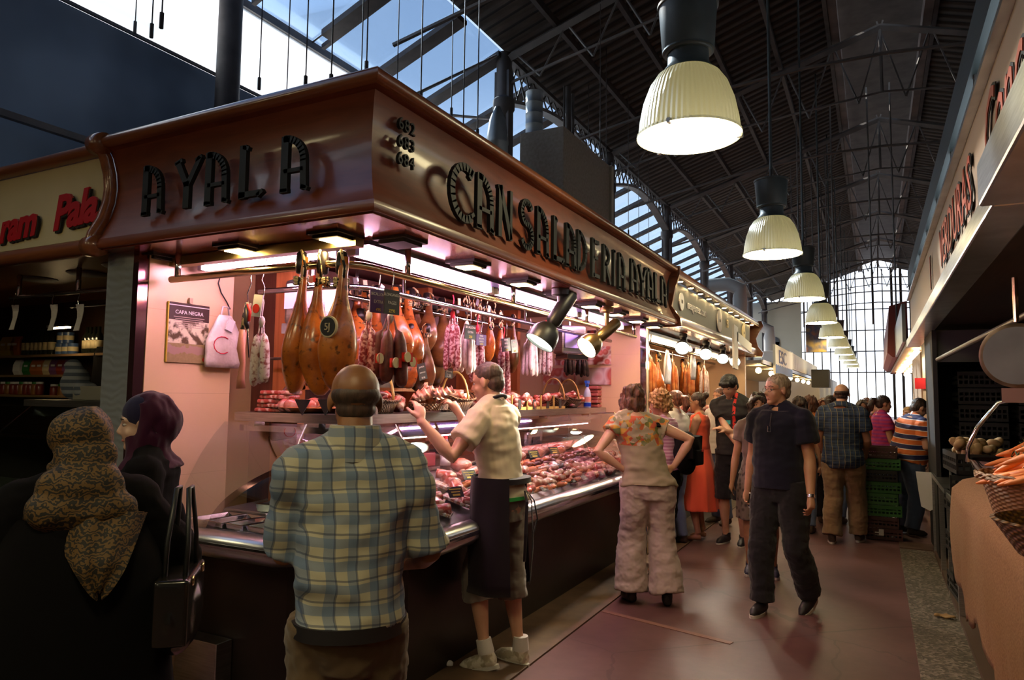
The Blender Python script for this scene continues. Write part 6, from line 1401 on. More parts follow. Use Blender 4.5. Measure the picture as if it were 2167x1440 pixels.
# scarf's triangular back fall
g = MB(); N = 14; rows = []
for i in range(N+1):
    q = i/N; z = 1.38*k['f']-.22*q; hw_ = (.125*(1-q)**.75+.006); row = []
    for j in range(13):
        u = -1+2*j/12; row.append(Vector((hw_*u+.05, -.150-.075*min(1, q*1.6)+.05*u*u*(1-q)+.010*math.sin(u*7+q*5)-.0, z-.02*u*u)))
    rows.append(row)
g.loft(rows+[[Vector((p.x, p.y+.02, p.z)) for p in r] for r in rows[::-1]], cap=False, closed=False).build('scarf_fall', GOLD, o, smooth=True)
b = MB()
e_ = k['arms'][0][1]; s0 = k['arms'][0][0]
for j in range(12): MB; b.ball(s0.lerp(e_, .25+j*.075)+Vector((-.085, -.045, .02)), .0035, 6, 4)
sq = b.build('sequins', flat('pink_sequin', (.7, .35, .4), .2, .8), o); sq['kind'] = 'stuff'
# her handbag
hb = thing('handbag', 'black leather handbag hanging from the shoulder of the woman in black', 'handbag', tuple(Matrix.Rotation(R(AH), 3, 'Z') @ Vector((.285, -.10, .93))+Vector(AB)), R(AH+70))
g = MB(); g.box((0, 0, 0), (.30, .10, .20)); g.ball((0, 0, -.03), (.16, .07, .13)); rawbuild(remesh(g, .008, 6), 'body', flat('black_leather', (.010, .009, .008), .22, coat=.4), hb)
for dy in (-.03, .03): MB().tube([(-.09, dy, .09), (-.07, dy, .20), (-.03, dy*.6, .36), (.03, dy*.6, .36), (.07, dy, .20), (.09, dy, .09)], .008, 6).build('handle', M['black'], hb, smooth=True)
for dx in (-.09, .09):
    MB().tube([(dx+.012*math.cos(a), -.052, .085+.014*math.sin(a)) for a in [2*PI*q/10 for q in range(11)]], .003, 5, cap=False).build('buckle', M['brass'], hb)
# ================================================================ LEFT NEIGHBOUR STALL
nb = thing('stall_canopy', 'cream canopy with red script lettering and wooden mouldings at far left', 'canopy', (0, 0, 0))
M['creamsign'] = mottled('cream_sign', (.56, .45, .22), (.72, .60, .34), 1.2, .16, bstr=.02, coat=.5); M['signred'] = flat('sign_red', (.50, .015, .02), .35)
def sweepX(prof, x0, x1): return [[(x, FY-o, z) for o, z in prof] for x in (x0, x1)]
inner = [(-.02, 2.42)]+[(-.045+.03*abs(q)**2-.0, 2.65+.24*q) for q in [k/5-1 for k in range(1, 11)]]+[(-.08, 2.90), (-.08, 2.42)]
MB().loft(sweepX(inner, -9, XL-.06)).build('sign_panel', M['creamsign'], nb, smooth=35)
MB().loft(sweepX([(.06*math.cos(a)-.01, 2.385+.045*math.sin(a)) for a in [2*PI*k/14 for k in range(14)]], -9, XL-.06)).build('bottom_moulding', M['cherry'], nb, smooth=60)
MB().loft(sweepX([(.05*math.cos(a), 2.925+.035*math.sin(a)) for a in [2*PI*k/14 for k in range(14)]], -9, XL-.06)).build('top_moulding', M['cherry'], nb, smooth=60)
b = MB(); P_ = [(.075, 2.35)]+[(o+.022, z) for o, z in PROF[3:13]]
b.tube([(XL-.03, FY-o, z) for o, z in P_], .035, 10); b.build('scroll_mullion', M['cherry'], nb, smooth=True)
for zz in (2.37, 2.93): MB().lathe([(.055, -.05), (.06, 0), (.055, .05)], n=16, M=Matrix.Translation((XL-.03, FY-.05, zz)) @ Matrix.Rotation(R(90), 4, 'Y')).build('collar', M['cherry'], nb, smooth=True)
MB().span((-9, FY+.02, 2.42), (XL, 3.9, 2.44)).build('soffit', flat('orange_soffit', (.20, .085, .03), .4), nb)
def script(s, px, py, size, name, u=1.0, dz=0):
    cu = bpy.data.curves.new('lettering', 'FONT'); cu.body = s; cu.size = size; cu.extrude = .006; cu.shear = .28; cu.offset = .008; cu.bevel_depth = .002; cu.align_x = 'CENTER'; cu.resolution_u = 3; cu.space_character = .94
    o_ = bpy.data.objects.new('lettering', cu); COL.objects.link(o_); dg = bpy.context.evaluated_depsgraph_get(); me = bpy.data.meshes.new_from_object(o_.evaluated_get(dg))
    vs = [tuple(v.co) for v in me.vertices]; fs = [tuple(q.vertices) for q in me.polygons]; bpy.data.objects.remove(o_)
    p = atY(px, py, FY+.03); T = basis((p.x, FY+.020, p.z-.06+dz), (1, 0, -.0), (0, -.02, 1)) @ Matrix.Rotation(R(3), 4, 'Z')
    MB().add(vs, fs, T).build(name, M['signred'], nb)
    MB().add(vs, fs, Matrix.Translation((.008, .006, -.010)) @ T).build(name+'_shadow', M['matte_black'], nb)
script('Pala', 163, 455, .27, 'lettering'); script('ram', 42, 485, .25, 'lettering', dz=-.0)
for px, py in ((185, 578), (80, 590), (262, 563)):
    p = atZ(px, py, 2.42); b = MB().lathe([(.11, 2.405), (.13, 2.415), (.13, 2.42)], (p.x, p.y, 0), 20); b.build('unlit_downlight', M['iron_grey'], nb, smooth=40)
rr = thing('hanging_rail', 'chromed rail with paper tickets in the dark stall at far left', 'rail', (0, 0, 0))
MB().cyl((-5.52, 2.8, 2.258), (-3.74, 2.8, 2.258), .016, 8).build('rail', M['chrome'], rr, smooth=True); MB().cyl((-5.3, 3.1, 2.22), (-3.74, 3.1, 2.22), .012, 8).build('rail', M['chrome'], rr, smooth=True)
for x_ in (-5.42, -4.72, -4.0): MB().cyl((x_, 2.8, 2.26), (x_, 2.8, 2.42), .016, 8).build('rail_post', M['chrome'], rr, smooth=True)
for px, lb in ((110, 'middle paper ticket of three hanging from the rail at far left'), (165, 'paper ticket hanging from the rail nearest the steel post at far left'), (28, 'paper ticket hanging at the very left end of the rail')):
    p = atY(px, 672, 2.79); o = thing('paper_ticket', lb, 'ticket', (p.x, 2.79, p.z)); MB().loft([[(-.035+.01*math.sin(q*3), .01*math.sin(q*4), .09-.18*q), (.035+.01*math.sin(q*3), .012*math.cos(q*3), .09-.18*q), (.035+.01*math.sin(q*3), .003+.012*math.cos(q*3), .09-.18*q), (-.035+.01*math.sin(q*3), .003+.01*math.sin(q*4), .09-.18*q)] for q in (0, .25, .5, .75, 1)]).build('sheet', M['paper'], o)
    MB().tube([(0, .0, .085), (-.01, 0, .12), (.01, 0, .16), (0, 0, .20)], .003, 5).build('hook', M['chrome'], o)
YB = 3.72
struct('wall_dark_stall', MB().span((-9, YB+.16, 0), (-3.78, YB+.2, 2.42)), wood('dark_shop_wood', (.030, .014, .008), (.06, .028, .015), 2, .5, 2)); 
def Yx(px): return atY(px, 750, YB).x
shs = thing('wall_shelving', 'dark shelving stocked with bottles and jars in the far left stall', 'shelving', (0, 0, 0))
SZ = [atY(80, 752, YB).z, atY(80, 794, YB).z, atY(60, 836, YB).z]
for z in SZ: MB().span((-8.2, YB-.06, z-.02), (Yx(235 if z == SZ[0] else 150), YB+.16, z)).build('shelf', wood('pale_shelf', (.20, .12, .06), (.3, .19, .1), 2, .4), shs)
rnd = random.Random(9)
GB = flat('dark_bottle_glass', (.012, .014, .010), .12); GR_ = flat('green_lid', (.03, .2, .04), .4); JR = flat('jar_red', (.22, .03, .02), .3); JA = flat('jar_amber', (.30, .12, .03), .3); YE_ = flat('yellow_pack', (.55, .38, .05), .5); OR_ = flat('orange_pack', (.45, .13, .04), .4); BLU = flat('blue_tin', (.05, .10, .25), .3)
def bottle(lb, lab_m, h=.24):
    o = thing('bottle', lb, 'bottle', (0, 0, 0)); MB().lathe([(.034, 0), (.036, .01), (.036, .60*h), (.028, .72*h), (.013, .80*h), (.013, h)], n=12).build('body', GB, o, smooth=True); MB().lathe([(.037, .2*h), (.037, .5*h)], n=12).build('label', lab_m, o, smooth=True); return o
def jar(lb, m, lid): 
    o = thing('jar', lb, 'jar', (0, 0, 0)); MB().lathe([(.034, 0), (.037, .01), (.037, .085), (.03, .10)], n=12).build('body', m, o, smooth=True); MB().lathe([(.033, .10), (.033, .12)], n=12).build('lid', lid, o, smooth=40); return o
def packet(lb, m):
    o = thing('food_packet', lb, 'packet', (0, 0, 0)); MB().loft([[(.055*a, .02*b_*w_, z) for a, b_ in ((-1, -1), (1, -1), (1, 1), (-1, 1))] for z, w_ in ((0, .6), (.04, 1.4), (.10, 1.2), (.145, .2))]).build('bag', m, o); MB().box((0, -.024, .07), (.06, .003, .05)).build('label', M['paper'], o); return o
pb = bottle('dark bottle with a pale label on the top shelf of the far left stall', M['cream_tag']); pb['group'] = 'bottles on the top shelf of the dark stall'; xs = [Yx(p_) for p_ in (42, 50, 60, 68, 77, 86, 97, 170, 178, 187, 196)]
for i, x_ in enumerate(xs): o = pb if i == 0 else dup(pb); o.location = (x_, YB+.05, SZ[0])
pt_ = thing('tin', 'blue and gold round tin stacked on the top shelf of the far left stall', 'tin', (0, 0, 0), 0, 'tins on the top shelf of the dark stall'); MB().lathe([(.045, 0), (.045, .10)], n=14).build('can', BLU, pt_, smooth=40); MB().lathe([(.046, .03), (.046, .07)], n=14).build('label', M['cream_tag'], pt_, smooth=40)
for i, (px, s_) in enumerate(((116, 0), (129, 0), (142, 0), (118, 1), (131, 1))): o = pt_ if i == 0 else dup(pt_); o.location = (Yx(px), YB+.05, SZ[0]+.102*s_)
for i, (px, m, c_) in enumerate(((0, YE_, 'yellow'), (14, YE_, 'yellow'), (24, OR_, 'orange'))): o = packet(c_+' packet at the left end of the top shelf', m); o.location = (Yx(px), YB+.05, SZ[0]); o['group'] = c_+' packets on the top shelf'; o.scale = (1.2, 1.2, 1.3)
for i, (px, m, c_) in enumerate(((30, M['paper'], 'white'), (50, GR_, 'green'), (66, OR_, 'orange'), (78, OR_, 'orange'), (92, M['cream_tag'], 'cream'), (107, flat('purple_pack', (.16, .06, .18), .4), 'purple'), (122, JR, 'red'), (135, flat('purple_pack2', (.16, .06, .18), .4), 'purple'))): o = packet(c_+' packet on the middle shelf of the far left stall', m); o.location = (Yx(px), YB+.05, SZ[1]); o['group'] = c_+' packets on the middle shelf'
j0 = jar('x', JR, M['paper']); j1 = jar('x', JA, GR_)
for i, px in enumerate((2, 12, 22, 32, 41, 50, 59, 68, 77, 108, 124)):
    s_ = i % 3 == 1; pr = j1 if s_ else j0; o = pr if i in (0, 1) else dup(pr); o.location = (Yx(px), YB+.05, SZ[2] if px < 100 else SZ[2]-.02); o['label'] = ('amber jar with a green lid' if s_ else 'dark red jar with a white lid')+' on the lowest shelf of the far left stall'; o['group'] = ('amber' if s_ else 'red')+' jars on the lowest shelf'
for i, px in enumerate((222, 243, 262)):
    a = atY(px, 735, YB); g = MB(); g.loft([[(a.x+w_*u, YB-.05+.02*math.sin(u*5+q), a.z-.55*q) for u in (-1, -.5, 0, .5, 1)]+[(a.x+w_*u, YB-.02, a.z-.55*q) for u in (1, .5, 0, -.5, -1)] for q, w_ in ((0, .02), (.1, .09), (.4, .10), (1, .13))])
    o = g.build('hanging_apron', C_['black'], smooth=True); tag(o, 'black apron hanging on a hook beside the shelves, %s' % ('nearest the bottles', 'between two other aprons', 'nearest the steel post')[i], 'apron')
# striped sack, paper roll and glass case
tl_ = thing('strip_light', 'small yellow strip light glowing above the shelves of the far left stall', 'light fitting', (Yx(186), YB-.25, atY(186, 690, YB-.25).z)); MB().box((0, 0, .012), (.30, .05, .02)).build('housing', M['steel'], tl_); MB().box((0, 0, -.004), (.26, .03, .01)).build('tube', emit('yellow_tube', (1, .72, .35), 45), tl_)
gc = thing('display_counter', 'glass-fronted display counter of the dark stall at far left', 'display counter', (0, 0, 0))
MB().span((-8, 2.75, 0), (-3.80, 3.4, .80)).build('base', M['base'], gc); MB().span((-8, 2.56, .78), (-3.80, 2.66, .90)).build('bumper', M['steel'], gc, bev=.03)
MB().span((-5.42, 2.88, 1.485), (-3.80, 3.25, 1.53)).build('top_shelf', M['steel'], gc)
t = NT('stone_print'); v = t.n('TexVoronoi'); v.inputs['Scale'].default_value = 7; t.L(t.co(), v.inputs['Vector']); MB().span((-8, 2.66, .84), (-3.80, 3.38, .86)).build('deck', t.bsdf(t.ramp(v.outputs['Distance'], [(.2, (.30, .32, .30)), (.7, (.16, .17, .16))]), .3), gc)
MB().loft([[(x_, 2.60, .90), (x_, 2.63, 1.10), (x_, 2.74, 1.30), (x_, 2.95, 1.48), (x_, 2.955, 1.48), (x_, 2.745, 1.298), (x_, 2.636, 1.098), (x_, 2.606, .90)] for x_ in (-8, -3.80)]).build('glass_front', glass('tinted_glass', (.62, .72, .70), .5), gc, smooth=40)
MB().tube([(-5.45, 2.62, .9), (-5.45, 2.64, 1.1), (-5.45, 2.75, 1.3), (-5.45, 2.95, 1.48)], .008, 6).build('edge', M['chrome'], gc)
for k in range(10):
    o = MB().box((0, 0, 0), (.16, .20, .05)).build('meat_tray', M['fatty' if k % 3 else 'pack'], bev=.01, loc=(-5.2+.15*k-.2, 3.02+.1*(k % 2), .89)); tag(o, 'dim tray of meat inside the far left glass case', 'meat tray', 'trays of meat in the far left glass case')
p = atY(168, 850, 3.1); g = MB(); g.ball((p.x, 3.06, 1.66), (.11, .09, .13)); g.ball((p.x+.12, 3.06, 1.60), (.09, .08, .07)); g.ball((p.x-.02, 3.06, 1.76), (.07, .05, .06))
o = rawbuild(remesh(g, .012, 3, [(.02, (12, 12, 12), 1)]), 'striped_sack', stripes('blue_grey_stripes', [(0, (.08, .10, .14)), (.5, (.28, .30, .34))], .05), None); tag(o, 'blue and grey striped sack slumped on the far left glass case', 'sack')
o = MB().span((-5.05, 3.0, 1.53), (-4.72, 3.2, 1.63)).build('carton', flat('grey_carton', (.28, .26, .22), .6), bev=.008); tag(o, 'grey carton on the far left case beside the striped sack', 'carton')

# ================================================================ SECOND STALL ALONG THE AISLE
sc2 = thing('stall_canopy', 'wooden canopy with grey sign panel and a row of small downlights further along the aisle', 'canopy', (0, 0, 0))
def sweepY(prof, y0, y1, x0=FX): return [[(x0+o, y, z) for o, z in prof] for y in (y0, y1)]
Y2 = 13.1
MB().loft(sweepY([(.06, 2.86), (.075, 2.90), (.06, 2.95), (-.2, 2.96), (-.2, 2.86)], YN+.03, Y2)).build('top_board', M['cherry'], sc2, smooth=40)
MB().loft(sweepY([(.02, 2.35), (.035, 2.40), (.02, 2.47), (-.05, 2.50), (-.08, 2.35)], YN+.03, Y2)).build('bottom_board', M['cherry'], sc2, smooth=40)
MB().loft(sweepY([(-.06, 2.49), (-.035, 2.49), (-.025, 2.84), (-.05, 2.84)], YN+.03, Y2-.5)).build('sign_panel', flat('grey_sign', (.085, .09, .09), .5, .2), sc2)
MB().span((FX-.36, YN+.03, 2.345), (FX+.02, Y2, 2.36)).build('soffit', M['soffit'], sc2)
MB().ext([(-.20, 2.33), (.10, 2.33), (.12, 2.40), (.03, 2.52), (.0, 2.66), (.06, 2.78), (.13, 2.88), (.10, 2.97), (-.2, 2.97)], basis((FX, Y2, 0), (1, 0, 0), (0, 0, 1)), -.08).build('scroll_end', M['cherry'], sc2)
MB().ext([(-.10, 2.33), (.10, 2.33), (.09, 2.42), (.0, 2.55), (.04, 2.75), (.085, 2.88), (.085, 2.97), (-.1, 2.97)], basis((FX, YN+.04, 0), (1, 0, 0), (0, 0, 1)), -.05).build('scroll_end', M['cherry'], sc2)
for k in range(11):
    y_ = 7.55+.5*k; f_ = MB().lathe([(.045, 2.857), (.045, 2.85), (.035, 2.85)], (FX+.015, y_, 0), 14).build('downlight', M['brass'], sc2); MB().lathe([(.03, 2.853), (.03, 2.848)], (FX+.015, y_, 0), 12).build('lamp_glass', M['dl'], f_)
for i, (y_, r_) in enumerate(((7.75, .10), (9.9, .16), (11.9, .15))):
    b = MB().lathe([(r_, 0), (r_, .012)], n=28, M=Matrix.Translation((FX-.026, y_, 2.66)) @ Matrix.Rotation(R(90), 4, 'Y')); d_ = b.build('disc', M['cream_tag'] if i == 2 else M['paper'], sc2); vs, fs = text_ob('m', .09, .002); MB().add(vs, fs, basis((FX-.010, y_, 2.64), (0, 1, 0), (0, 0, 1))).build('lettering', M['iron_grey'], d_)
vs, fs = text_ob('mengemens.com', .15, .003); MB().add(vs, fs, basis((FX-.024, 8.55, 2.62), (0, 1, 0), (0, 0, 1))).build('lettering', M['paper'], sc2); vs, fs = text_ob('93', .17, .003); MB().add(vs, fs, basis((FX-.022, 10.5, 2.62), (0, 1, 0), (0, 0, 1))).build('lettering', M['cream_tag'], sc2)
M['greencap'] = flat('green_black_metal', (.03, .05, .02), .35, .5)
for i, y_ in enumerate((8.2, 9.45, 10.6, 11.6)):
    spot((-1.98, y_, 2.34), (.15, -.9, -.5), 'green-black spotlight under the second canopy, %s' % ('nearest the ham stall', 'second from the ham stall', 'third from the ham stall', 'furthest along')[i], .95, .08, energy=60 if i < 3 else 0, grp=None)
_t = M['tube']; M['tube'] = emit('warm_tube', (1, .66, .36), 60); fitting((-2.30, 7.5, 2.25), (-2.30, 9.9, 2.25), 'long warm strip light under the second canopy, nearer part')['group'] = 'warm strip lights of the second stall'; fitting((-2.30, 10.1, 2.25), (-2.30, 12.5, 2.25), 'long warm strip light under the second canopy, farther part')['group'] = 'warm strip lights of the second stall'; M['tube'] = _t
struct('wall_second_stall_end', MB().span((-3.9, 13.0, 0), (-2.05, 13.1, 2.4)), M['cream']); struct('wall_second_stall_back', MB().span((-3.9, 7.2, 0), (-3.82, 13.0, 2.4)), wood('warm_wood', (.16, .05, .02), (.28, .10, .04), 2, .4, 2)); struct('ceiling_second_stall', MB().span((-3.9, 7.2, 2.4), (-2.0, 13.1, 2.45)), M['soffit'])
c2 = thing('display_counter', 'lit meat counter of the second stall behind the shoppers', 'display counter', (0, 0, 0))
MB().span((-3.0, 7.25, 0), (-2.25, 12.9, .76)).build('base', M['base'], c2); MB().span((-2.28, 7.22, .76), (-2.04, 12.9, .88)).build('bumper', M['steel'], c2, bev=.03); MB().span((-3.0, 7.25, .76), (-2.28, 12.9, .98)).build('deck', M['deck'], c2)
MB().loft([[(-2.10, y, .88), (-2.16, y, 1.12), (-2.34, y, 1.36), (-2.345, y, 1.355), (-2.165, y, 1.12), (-2.106, y, .88)] for y in (7.25, 12.9)]).build('glass_front', M['glass'], c2, smooth=40); MB().span((-2.8, 7.25, 1.36), (-2.32, 12.9, 1.40)).build('top_shelf', M['steel'], c2)
r2 = thing('hanging_rail', 'steel rail full of hanging meats under the second canopy', 'rail', (0, 0, 0)); MB().cyl((-2.2, 7.3, 2.19), (-2.2, 12.6, 2.19), .02, 8).build('rail', M['brass'], r2, smooth=True); MB().cyl((-2.5, 7.3, 2.19), (-2.5, 12.6, 2.19), .02, 8).build('rail', M['chrome'], r2, smooth=True)
for y_ in (7.6, 9.2, 10.8, 12.4): MB().cyl((-2.2, y_, 2.19), (-2.2, y_, 2.4), .014, 6).build('rail_post', M['chrome'], r2)
# hanging goods there
M['orange_meat'] = mottled('orange_meat', (.55, .13, .03), (.80, .36, .12), 12, .35)
q0 = bundle('sausage_bunch', 'bunch of pale sausages hanging in the second stall', M['salchichon'], 5, .5, .026, (-2.45, 7.75, 2.13), .06, seed=40); q1 = bundle('sausage_bunch', 'bunch of orange sausages hanging in the second stall', M['orange_meat'], 5, .5, .026, (-2.45, 8.4, 2.13), .06, seed=41)
q0['group'] = 'pale sausage bunches in the second stall'; q1['group'] = 'orange sausage bunches in the second stall'
for i, y_ in enumerate((8.1, 8.9, 9.5, 10.0, 10.4, 11.0, 11.5, 12.0)): dup((q0, q1)[(i*5 % 3) > 0], (-2.45-.12*(i % 2), y_, 2.13))
hd_ = dup(proto_g, (-2.5, 9.0, 2.16), 0, 'golden cured ham in the second stall', 'hams hanging in the second stall')
for y_ in (9.9, 10.7, 11.8): dup(hd_, (-2.6, y_, 2.16), 1.0)
for i, (px, py) in enumerate(((1412, 775), (1466, 780))):
    p = atX(px, 742, -2.3); bag((p.x, p.y, p.z), .30, .42, ('white plastic bag hanging in the second stall, nearer the ham stall', 'grey plastic bag hanging at the middle of the second stall')[i])
for k in range(30):
    key = ('smoked_meat', 'chorizo_piece', 'fresh_sausage')[k % 3]; o = MT[key][0].copy(); COL.objects.link(o); o.location = (-2.36-.13*(k % 3), 7.4+.18*k, 1.43); o.scale = (1.8, 1.8, 1.8); o.rotation_euler = (0, 0, k*1.1); o['label'] = 'red '+MT[key][2].split(' in the ')[0].split(' ', 1)[1]+' on the shelf of the second stall'; o['group'] = key.replace('_', ' ')+' on the second shelf'
# white bracket sign, vertical
o = thing('metal_bracket', 'white metal L-shaped bracket hanging at the end of the second canopy', 'bracket', (0, 0, 0)); a = atX(1552, 688, -1.72); b_ = atX(1566, 790, -1.72)
MB().box((-1.72, a.y+.12, (a.z+2.0)/2), (.03, .30, a.z-2.0), (R(-3), 0, 0)).build('upright', M['white'], o); MB().box((-1.72, a.y+.85, 2.42), (.03, 1.3, .14), (R(-4), 0, 0)).build('arm', M['white'], o)
# ================================================================ FURTHER STALLS ON THE LEFT
fs_ = thing('market_stall', 'distant stall with white ribbed awning and lit counter past the wooden canopies', 'stall', (0, 0, 0))
MB().span((-4.2, 14.2, 0), (-2.3, 30, .95)).build('counter', M['white'], fs_); MB().span((-4.4, 14.0, 0), (-4.2, 30, 2.3)).build('back_wall', flat('warm_back', (.55, .40, .25), .6), fs_); MB().span((-4.4, 14.0, 2.26), (-1.9, 30, 2.32)).build('roof', flat('pale_roof', (.45, .42, .38), .6), fs_)
b = MB()
for k in range(60): y_ = 18.7+k*.16; b.box((-1.9, y_, 2.56), (.04, .10, .42))
b.build('ribbed_awning', M['white'], fs_); MB().box((-1.93, 23.5, 2.56), (.02, 9.6, .44)).build('awning_board', flat('awning_grey', (.40, .40, .42), .6), fs_); MB().span((-1.96, 14.2, 2.26), (-1.90, 30, 2.34)).build('edge_trim', M['steel'], fs_)
for k in range(7): MB().ball((-2.1, 15+2.0*k, 2.16), .06, 10, 8).build('bulb', M['dl'], fs_)
es = thing('shop_sign', 'white sign with blue letters ESC and a blue wave band', 'sign', (-1.86, 17.2, 2.42))
MB().box((0, 0, 0), (.05, 3.3, .62)).build('board', M['white'], es); MB().ext([(-1.65, -.30), (1.65, -.30)]+[(1.65-.165*k, -.13+.03*(k % 2)) for k in range(21)], basis((.026, 0, 0), (0, 1, 0), (0, 0, 1)), .006).build('wave_band', flat('sign_blue', (.02, .14, .55), .5), es)
vs, fs = text_ob('ESC', .42, .004, sx=2.1); MB().add(vs, fs, basis((.03, -.35, -.06), (0, 1, 0), (0, 0, 1))).build('lettering', flat('letter_blue', (.06, .10, .40), .5), es)
M['pale_duct'] = flat('pale_duct', (.62, .62, .60), .45)
for px, py, yy, zt, lb in ((1628, 700, 18, 3.7, 'galvanised duct with a bend beside the white facade'), (1566, 640, 15, 4.3, 'pale wide duct rising behind the second canopy')):
    p = atX(px, py, -3.2); b = MB(); b.cyl((-3.2, p.y, 2.3), (-3.2, p.y, zt), .19, 16); b.tube([(-3.2, p.y, zt), (-3.2, p.y, zt+.25), (-3.5, p.y, zt+.4), (-4.0, p.y, zt+.4)], .19, 14); tag(b.build('ventilation_duct', M['pale_duct'], smooth=40), lb, 'duct')
p = atX(1645, 728, -2.6); o = MB().span((-3.0, p.y-.5, 2.32), (-2.2, p.y+.5, 3.0)).build('air_unit', M['white'], bev=.02); tag(o, 'small white air unit on the roof above the ESC sign', 'air unit')
a = atY(1705, 688, 19.5); b_ = atY(1750, 745, 19.5); t = NT('menu_print'); x = t.xyz(); mm = t.bsdf(t.ramp(t.noise(3, 3), [(.35, (.35, .12, .03)), (.5, (.06, .07, .14)), (.65, (.40, .25, .06))]), .5)
o = MB().span((a.x, 19.45, b_.z), (b_.x, 19.5, a.z)).build('hanging_board', mm); tag(o, 'dark coloured menu board hanging among the distant lamps', 'board')
for x_ in (a.x+.05, b_.x-.05): tag(MB().cyl((x_, 19.47, a.z), (x_, 19.47, 7.2), .012, 5).build('hanging_rod', M['iron']), 'thin rod holding the distant menu board', 'rod', 'rods holding the menu board')
o = MB().span((-1.75, 23.6, 1.95), (-1.25, 24.4, 2.5)).build('dark_panel', M['matte_black']); tag(o, 'black box-like panel under the far end of the ribbed awning', 'panel'); 
o = thing('market_stall', 'cream distant stall block in front of the pale building', 'stall', (0, 0, 0)); MB().span((-5, 31, 0), (-2.0, 46, 2.6)).build('body', flat('cream_block', (.62, .52, .38), .7), o)

# ================================================================ RIGHT SIDE
RXF = .45
rc = thing('stall_canopy', 'cream signboard with red lettering verduras on the right-hand stall', 'canopy', (0, 0, 0))
M['cream2'] = flat('cream_board', (.44, .31, .22), .5)
MB().span((RXF, 1.2, 2.40), (RXF+.04, 10.8, 2.93)).build('sign_panel', M['cream2'], rc)
def rtext(s, y, z, size, sh, nm='lettering'):
    for out, mt, off in ((.012, M['matte_black'], .012), (.016, flat('brick_red', (.42, .07, .03), .5), .0)):
        cu = bpy.data.curves.new('l', 'FONT'); cu.body = s; cu.size = size; cu.extrude = .002; cu.shear = sh; cu.offset = off; cu.align_x = 'CENTER'; cu.resolution_u = 2
        o_ = bpy.data.objects.new('l', cu); COL.objects.link(o_); dg = bpy.context.evaluated_depsgraph_get(); me = bpy.data.meshes.new_from_object(o_.evaluated_get(dg)); vs = [tuple(v.co) for v in me.vertices]; fs = [tuple(q.vertices) for q in me.polygons]; bpy.data.objects.remove(o_)
        MB().add(vs, fs, basis((RXF-out, y, z), (0, -1, 0), (0, 0, 1))).build(nm, mt, rc)
rtext('Conchita', 2.75, 2.55, .40, .3); rtext('VERDURAS', 4.85, 2.53, .38, 0); rtext('I', 6.75, 2.53, .38, 0)
MB().span((RXF-.04, 1.0, 2.93), (RXF+.1, 10.8, 2.955)).build('top_edge', M['steel'], rc)
MB().span((RXF-.02, .9, 3.12), (RXF+.05, 10.8, 3.32)).build('upper_board', flat('dark_green_board', (.03, .042, .042), .5), rc)
MB().span((RXF+.06, 1.0, 2.96), (RXF+.08, 10.8, 3.13)).build('light_strip', emit('lit_strip', (.75, .9, 1.0), 2.2), rc)
for k in range(9): MB().span((RXF+.0, 1.5+k*1.15, 2.95), (RXF+.05, 1.56+k*1.15, 3.13)).build('strut', M['iron'], rc)
MB().span((RXF-.06, 3.0, 2.30), (RXF+.10, 10.8, 2.40)).build('awning_housing', M['steel'], rc, bev=.01)
MB().span((RXF-.10, 1.5, 2.30), (RXF+.12, 3.0, 2.46)).build('end_box', M['steel'], rc, bev=.01)
MB().span((RXF+.02, 1.0, 2.36), (3.0, 10.8, 2.40)).build('soffit', wood('brown_slats', (.035, .018, .012), (.075, .04, .028), 2, .6, 1), rc)
struct('wall_right_stall', MB().span((3.0, 0, 0), (3.05, 10.8, 2.4)), M['iron'])
# stack cabinet / black crates wall at the stall's far end
bc = thing('rack', 'tall dark rack of empty black crates closing the vegetable stall', 'rack', (0, 0, 0))
MB().span((.52, 8.2, 0), (.56, 9.4, 2.3)).build('side_panel', M['matte_black'], bc); MB().span((.56, 9.3, 0), (2.9, 9.4, 2.3)).build('back_panel', M['matte_black'], bc); MB().span((.56, 8.25, 1.98), (2.2, 9.3, 2.3)).build('cabinet_top', flat('dim_steel', (.12, .12, .12), .4, .6), bc)
def crate(label, m, size=(.40, .60, .16), grp=None, name='crate'):
    """open plastic crate with slotted walls"""
    lx, ly, h = size; o = thing(name, label, 'crate', (0, 0, 0), 0, grp); b = MB(); b.box((0, 0, .008), (lx-.02, ly-.02, .016))
    for zz, hh in ((.02, .03), (h-.02, .04), (h*.5, .018)):
        for s_ in (-1, 1): b.box((s_*lx/2, 0, zz), (.014, ly, hh)); b.box((0, s_*ly/2, zz), (lx, .014, hh))
    for s_ in (-1, 1):
        for k in range(15): b.box((s_*lx/2, -ly/2+ly*(k+.0)/14, h/2), (.012, .014, h*.95))
        for k in range(10): b.box((-lx/2+lx*k/9, s_*ly/2, h/2), (.014, .012, h*.95))
    b.build('body', m, o); return o
BKC = flat('black_crate', (.012, .012, .012), .45); GRC = flat('green_crate', (.05, .19, .045), .4); MRC = flat('maroon_crate', (.06, .02, .018), .45)
cb = crate('black crate on the tall rack', BKC, grp='black crates on the tall rack'); cb.location = (.95, 8.7, .2)
for k in range(1, 10): dup(cb, (.95, 8.7, .2+.17*k))
for k in range(10): dup(cb, (1.45, 8.7, .2+.17*k))
for k in range(7):
    lb = 'black crate in the stack topped with potatoes, %s' % ('lowest', 'second from the floor', 'third from the floor', 'fourth from the floor', 'third from the top', 'second from the top', 'topmost')[k]
    dup(cb, (.72, 6.7, .04+.165*k), R(4*(-1)**k), lb, 'black crates stacked under the potatoes')
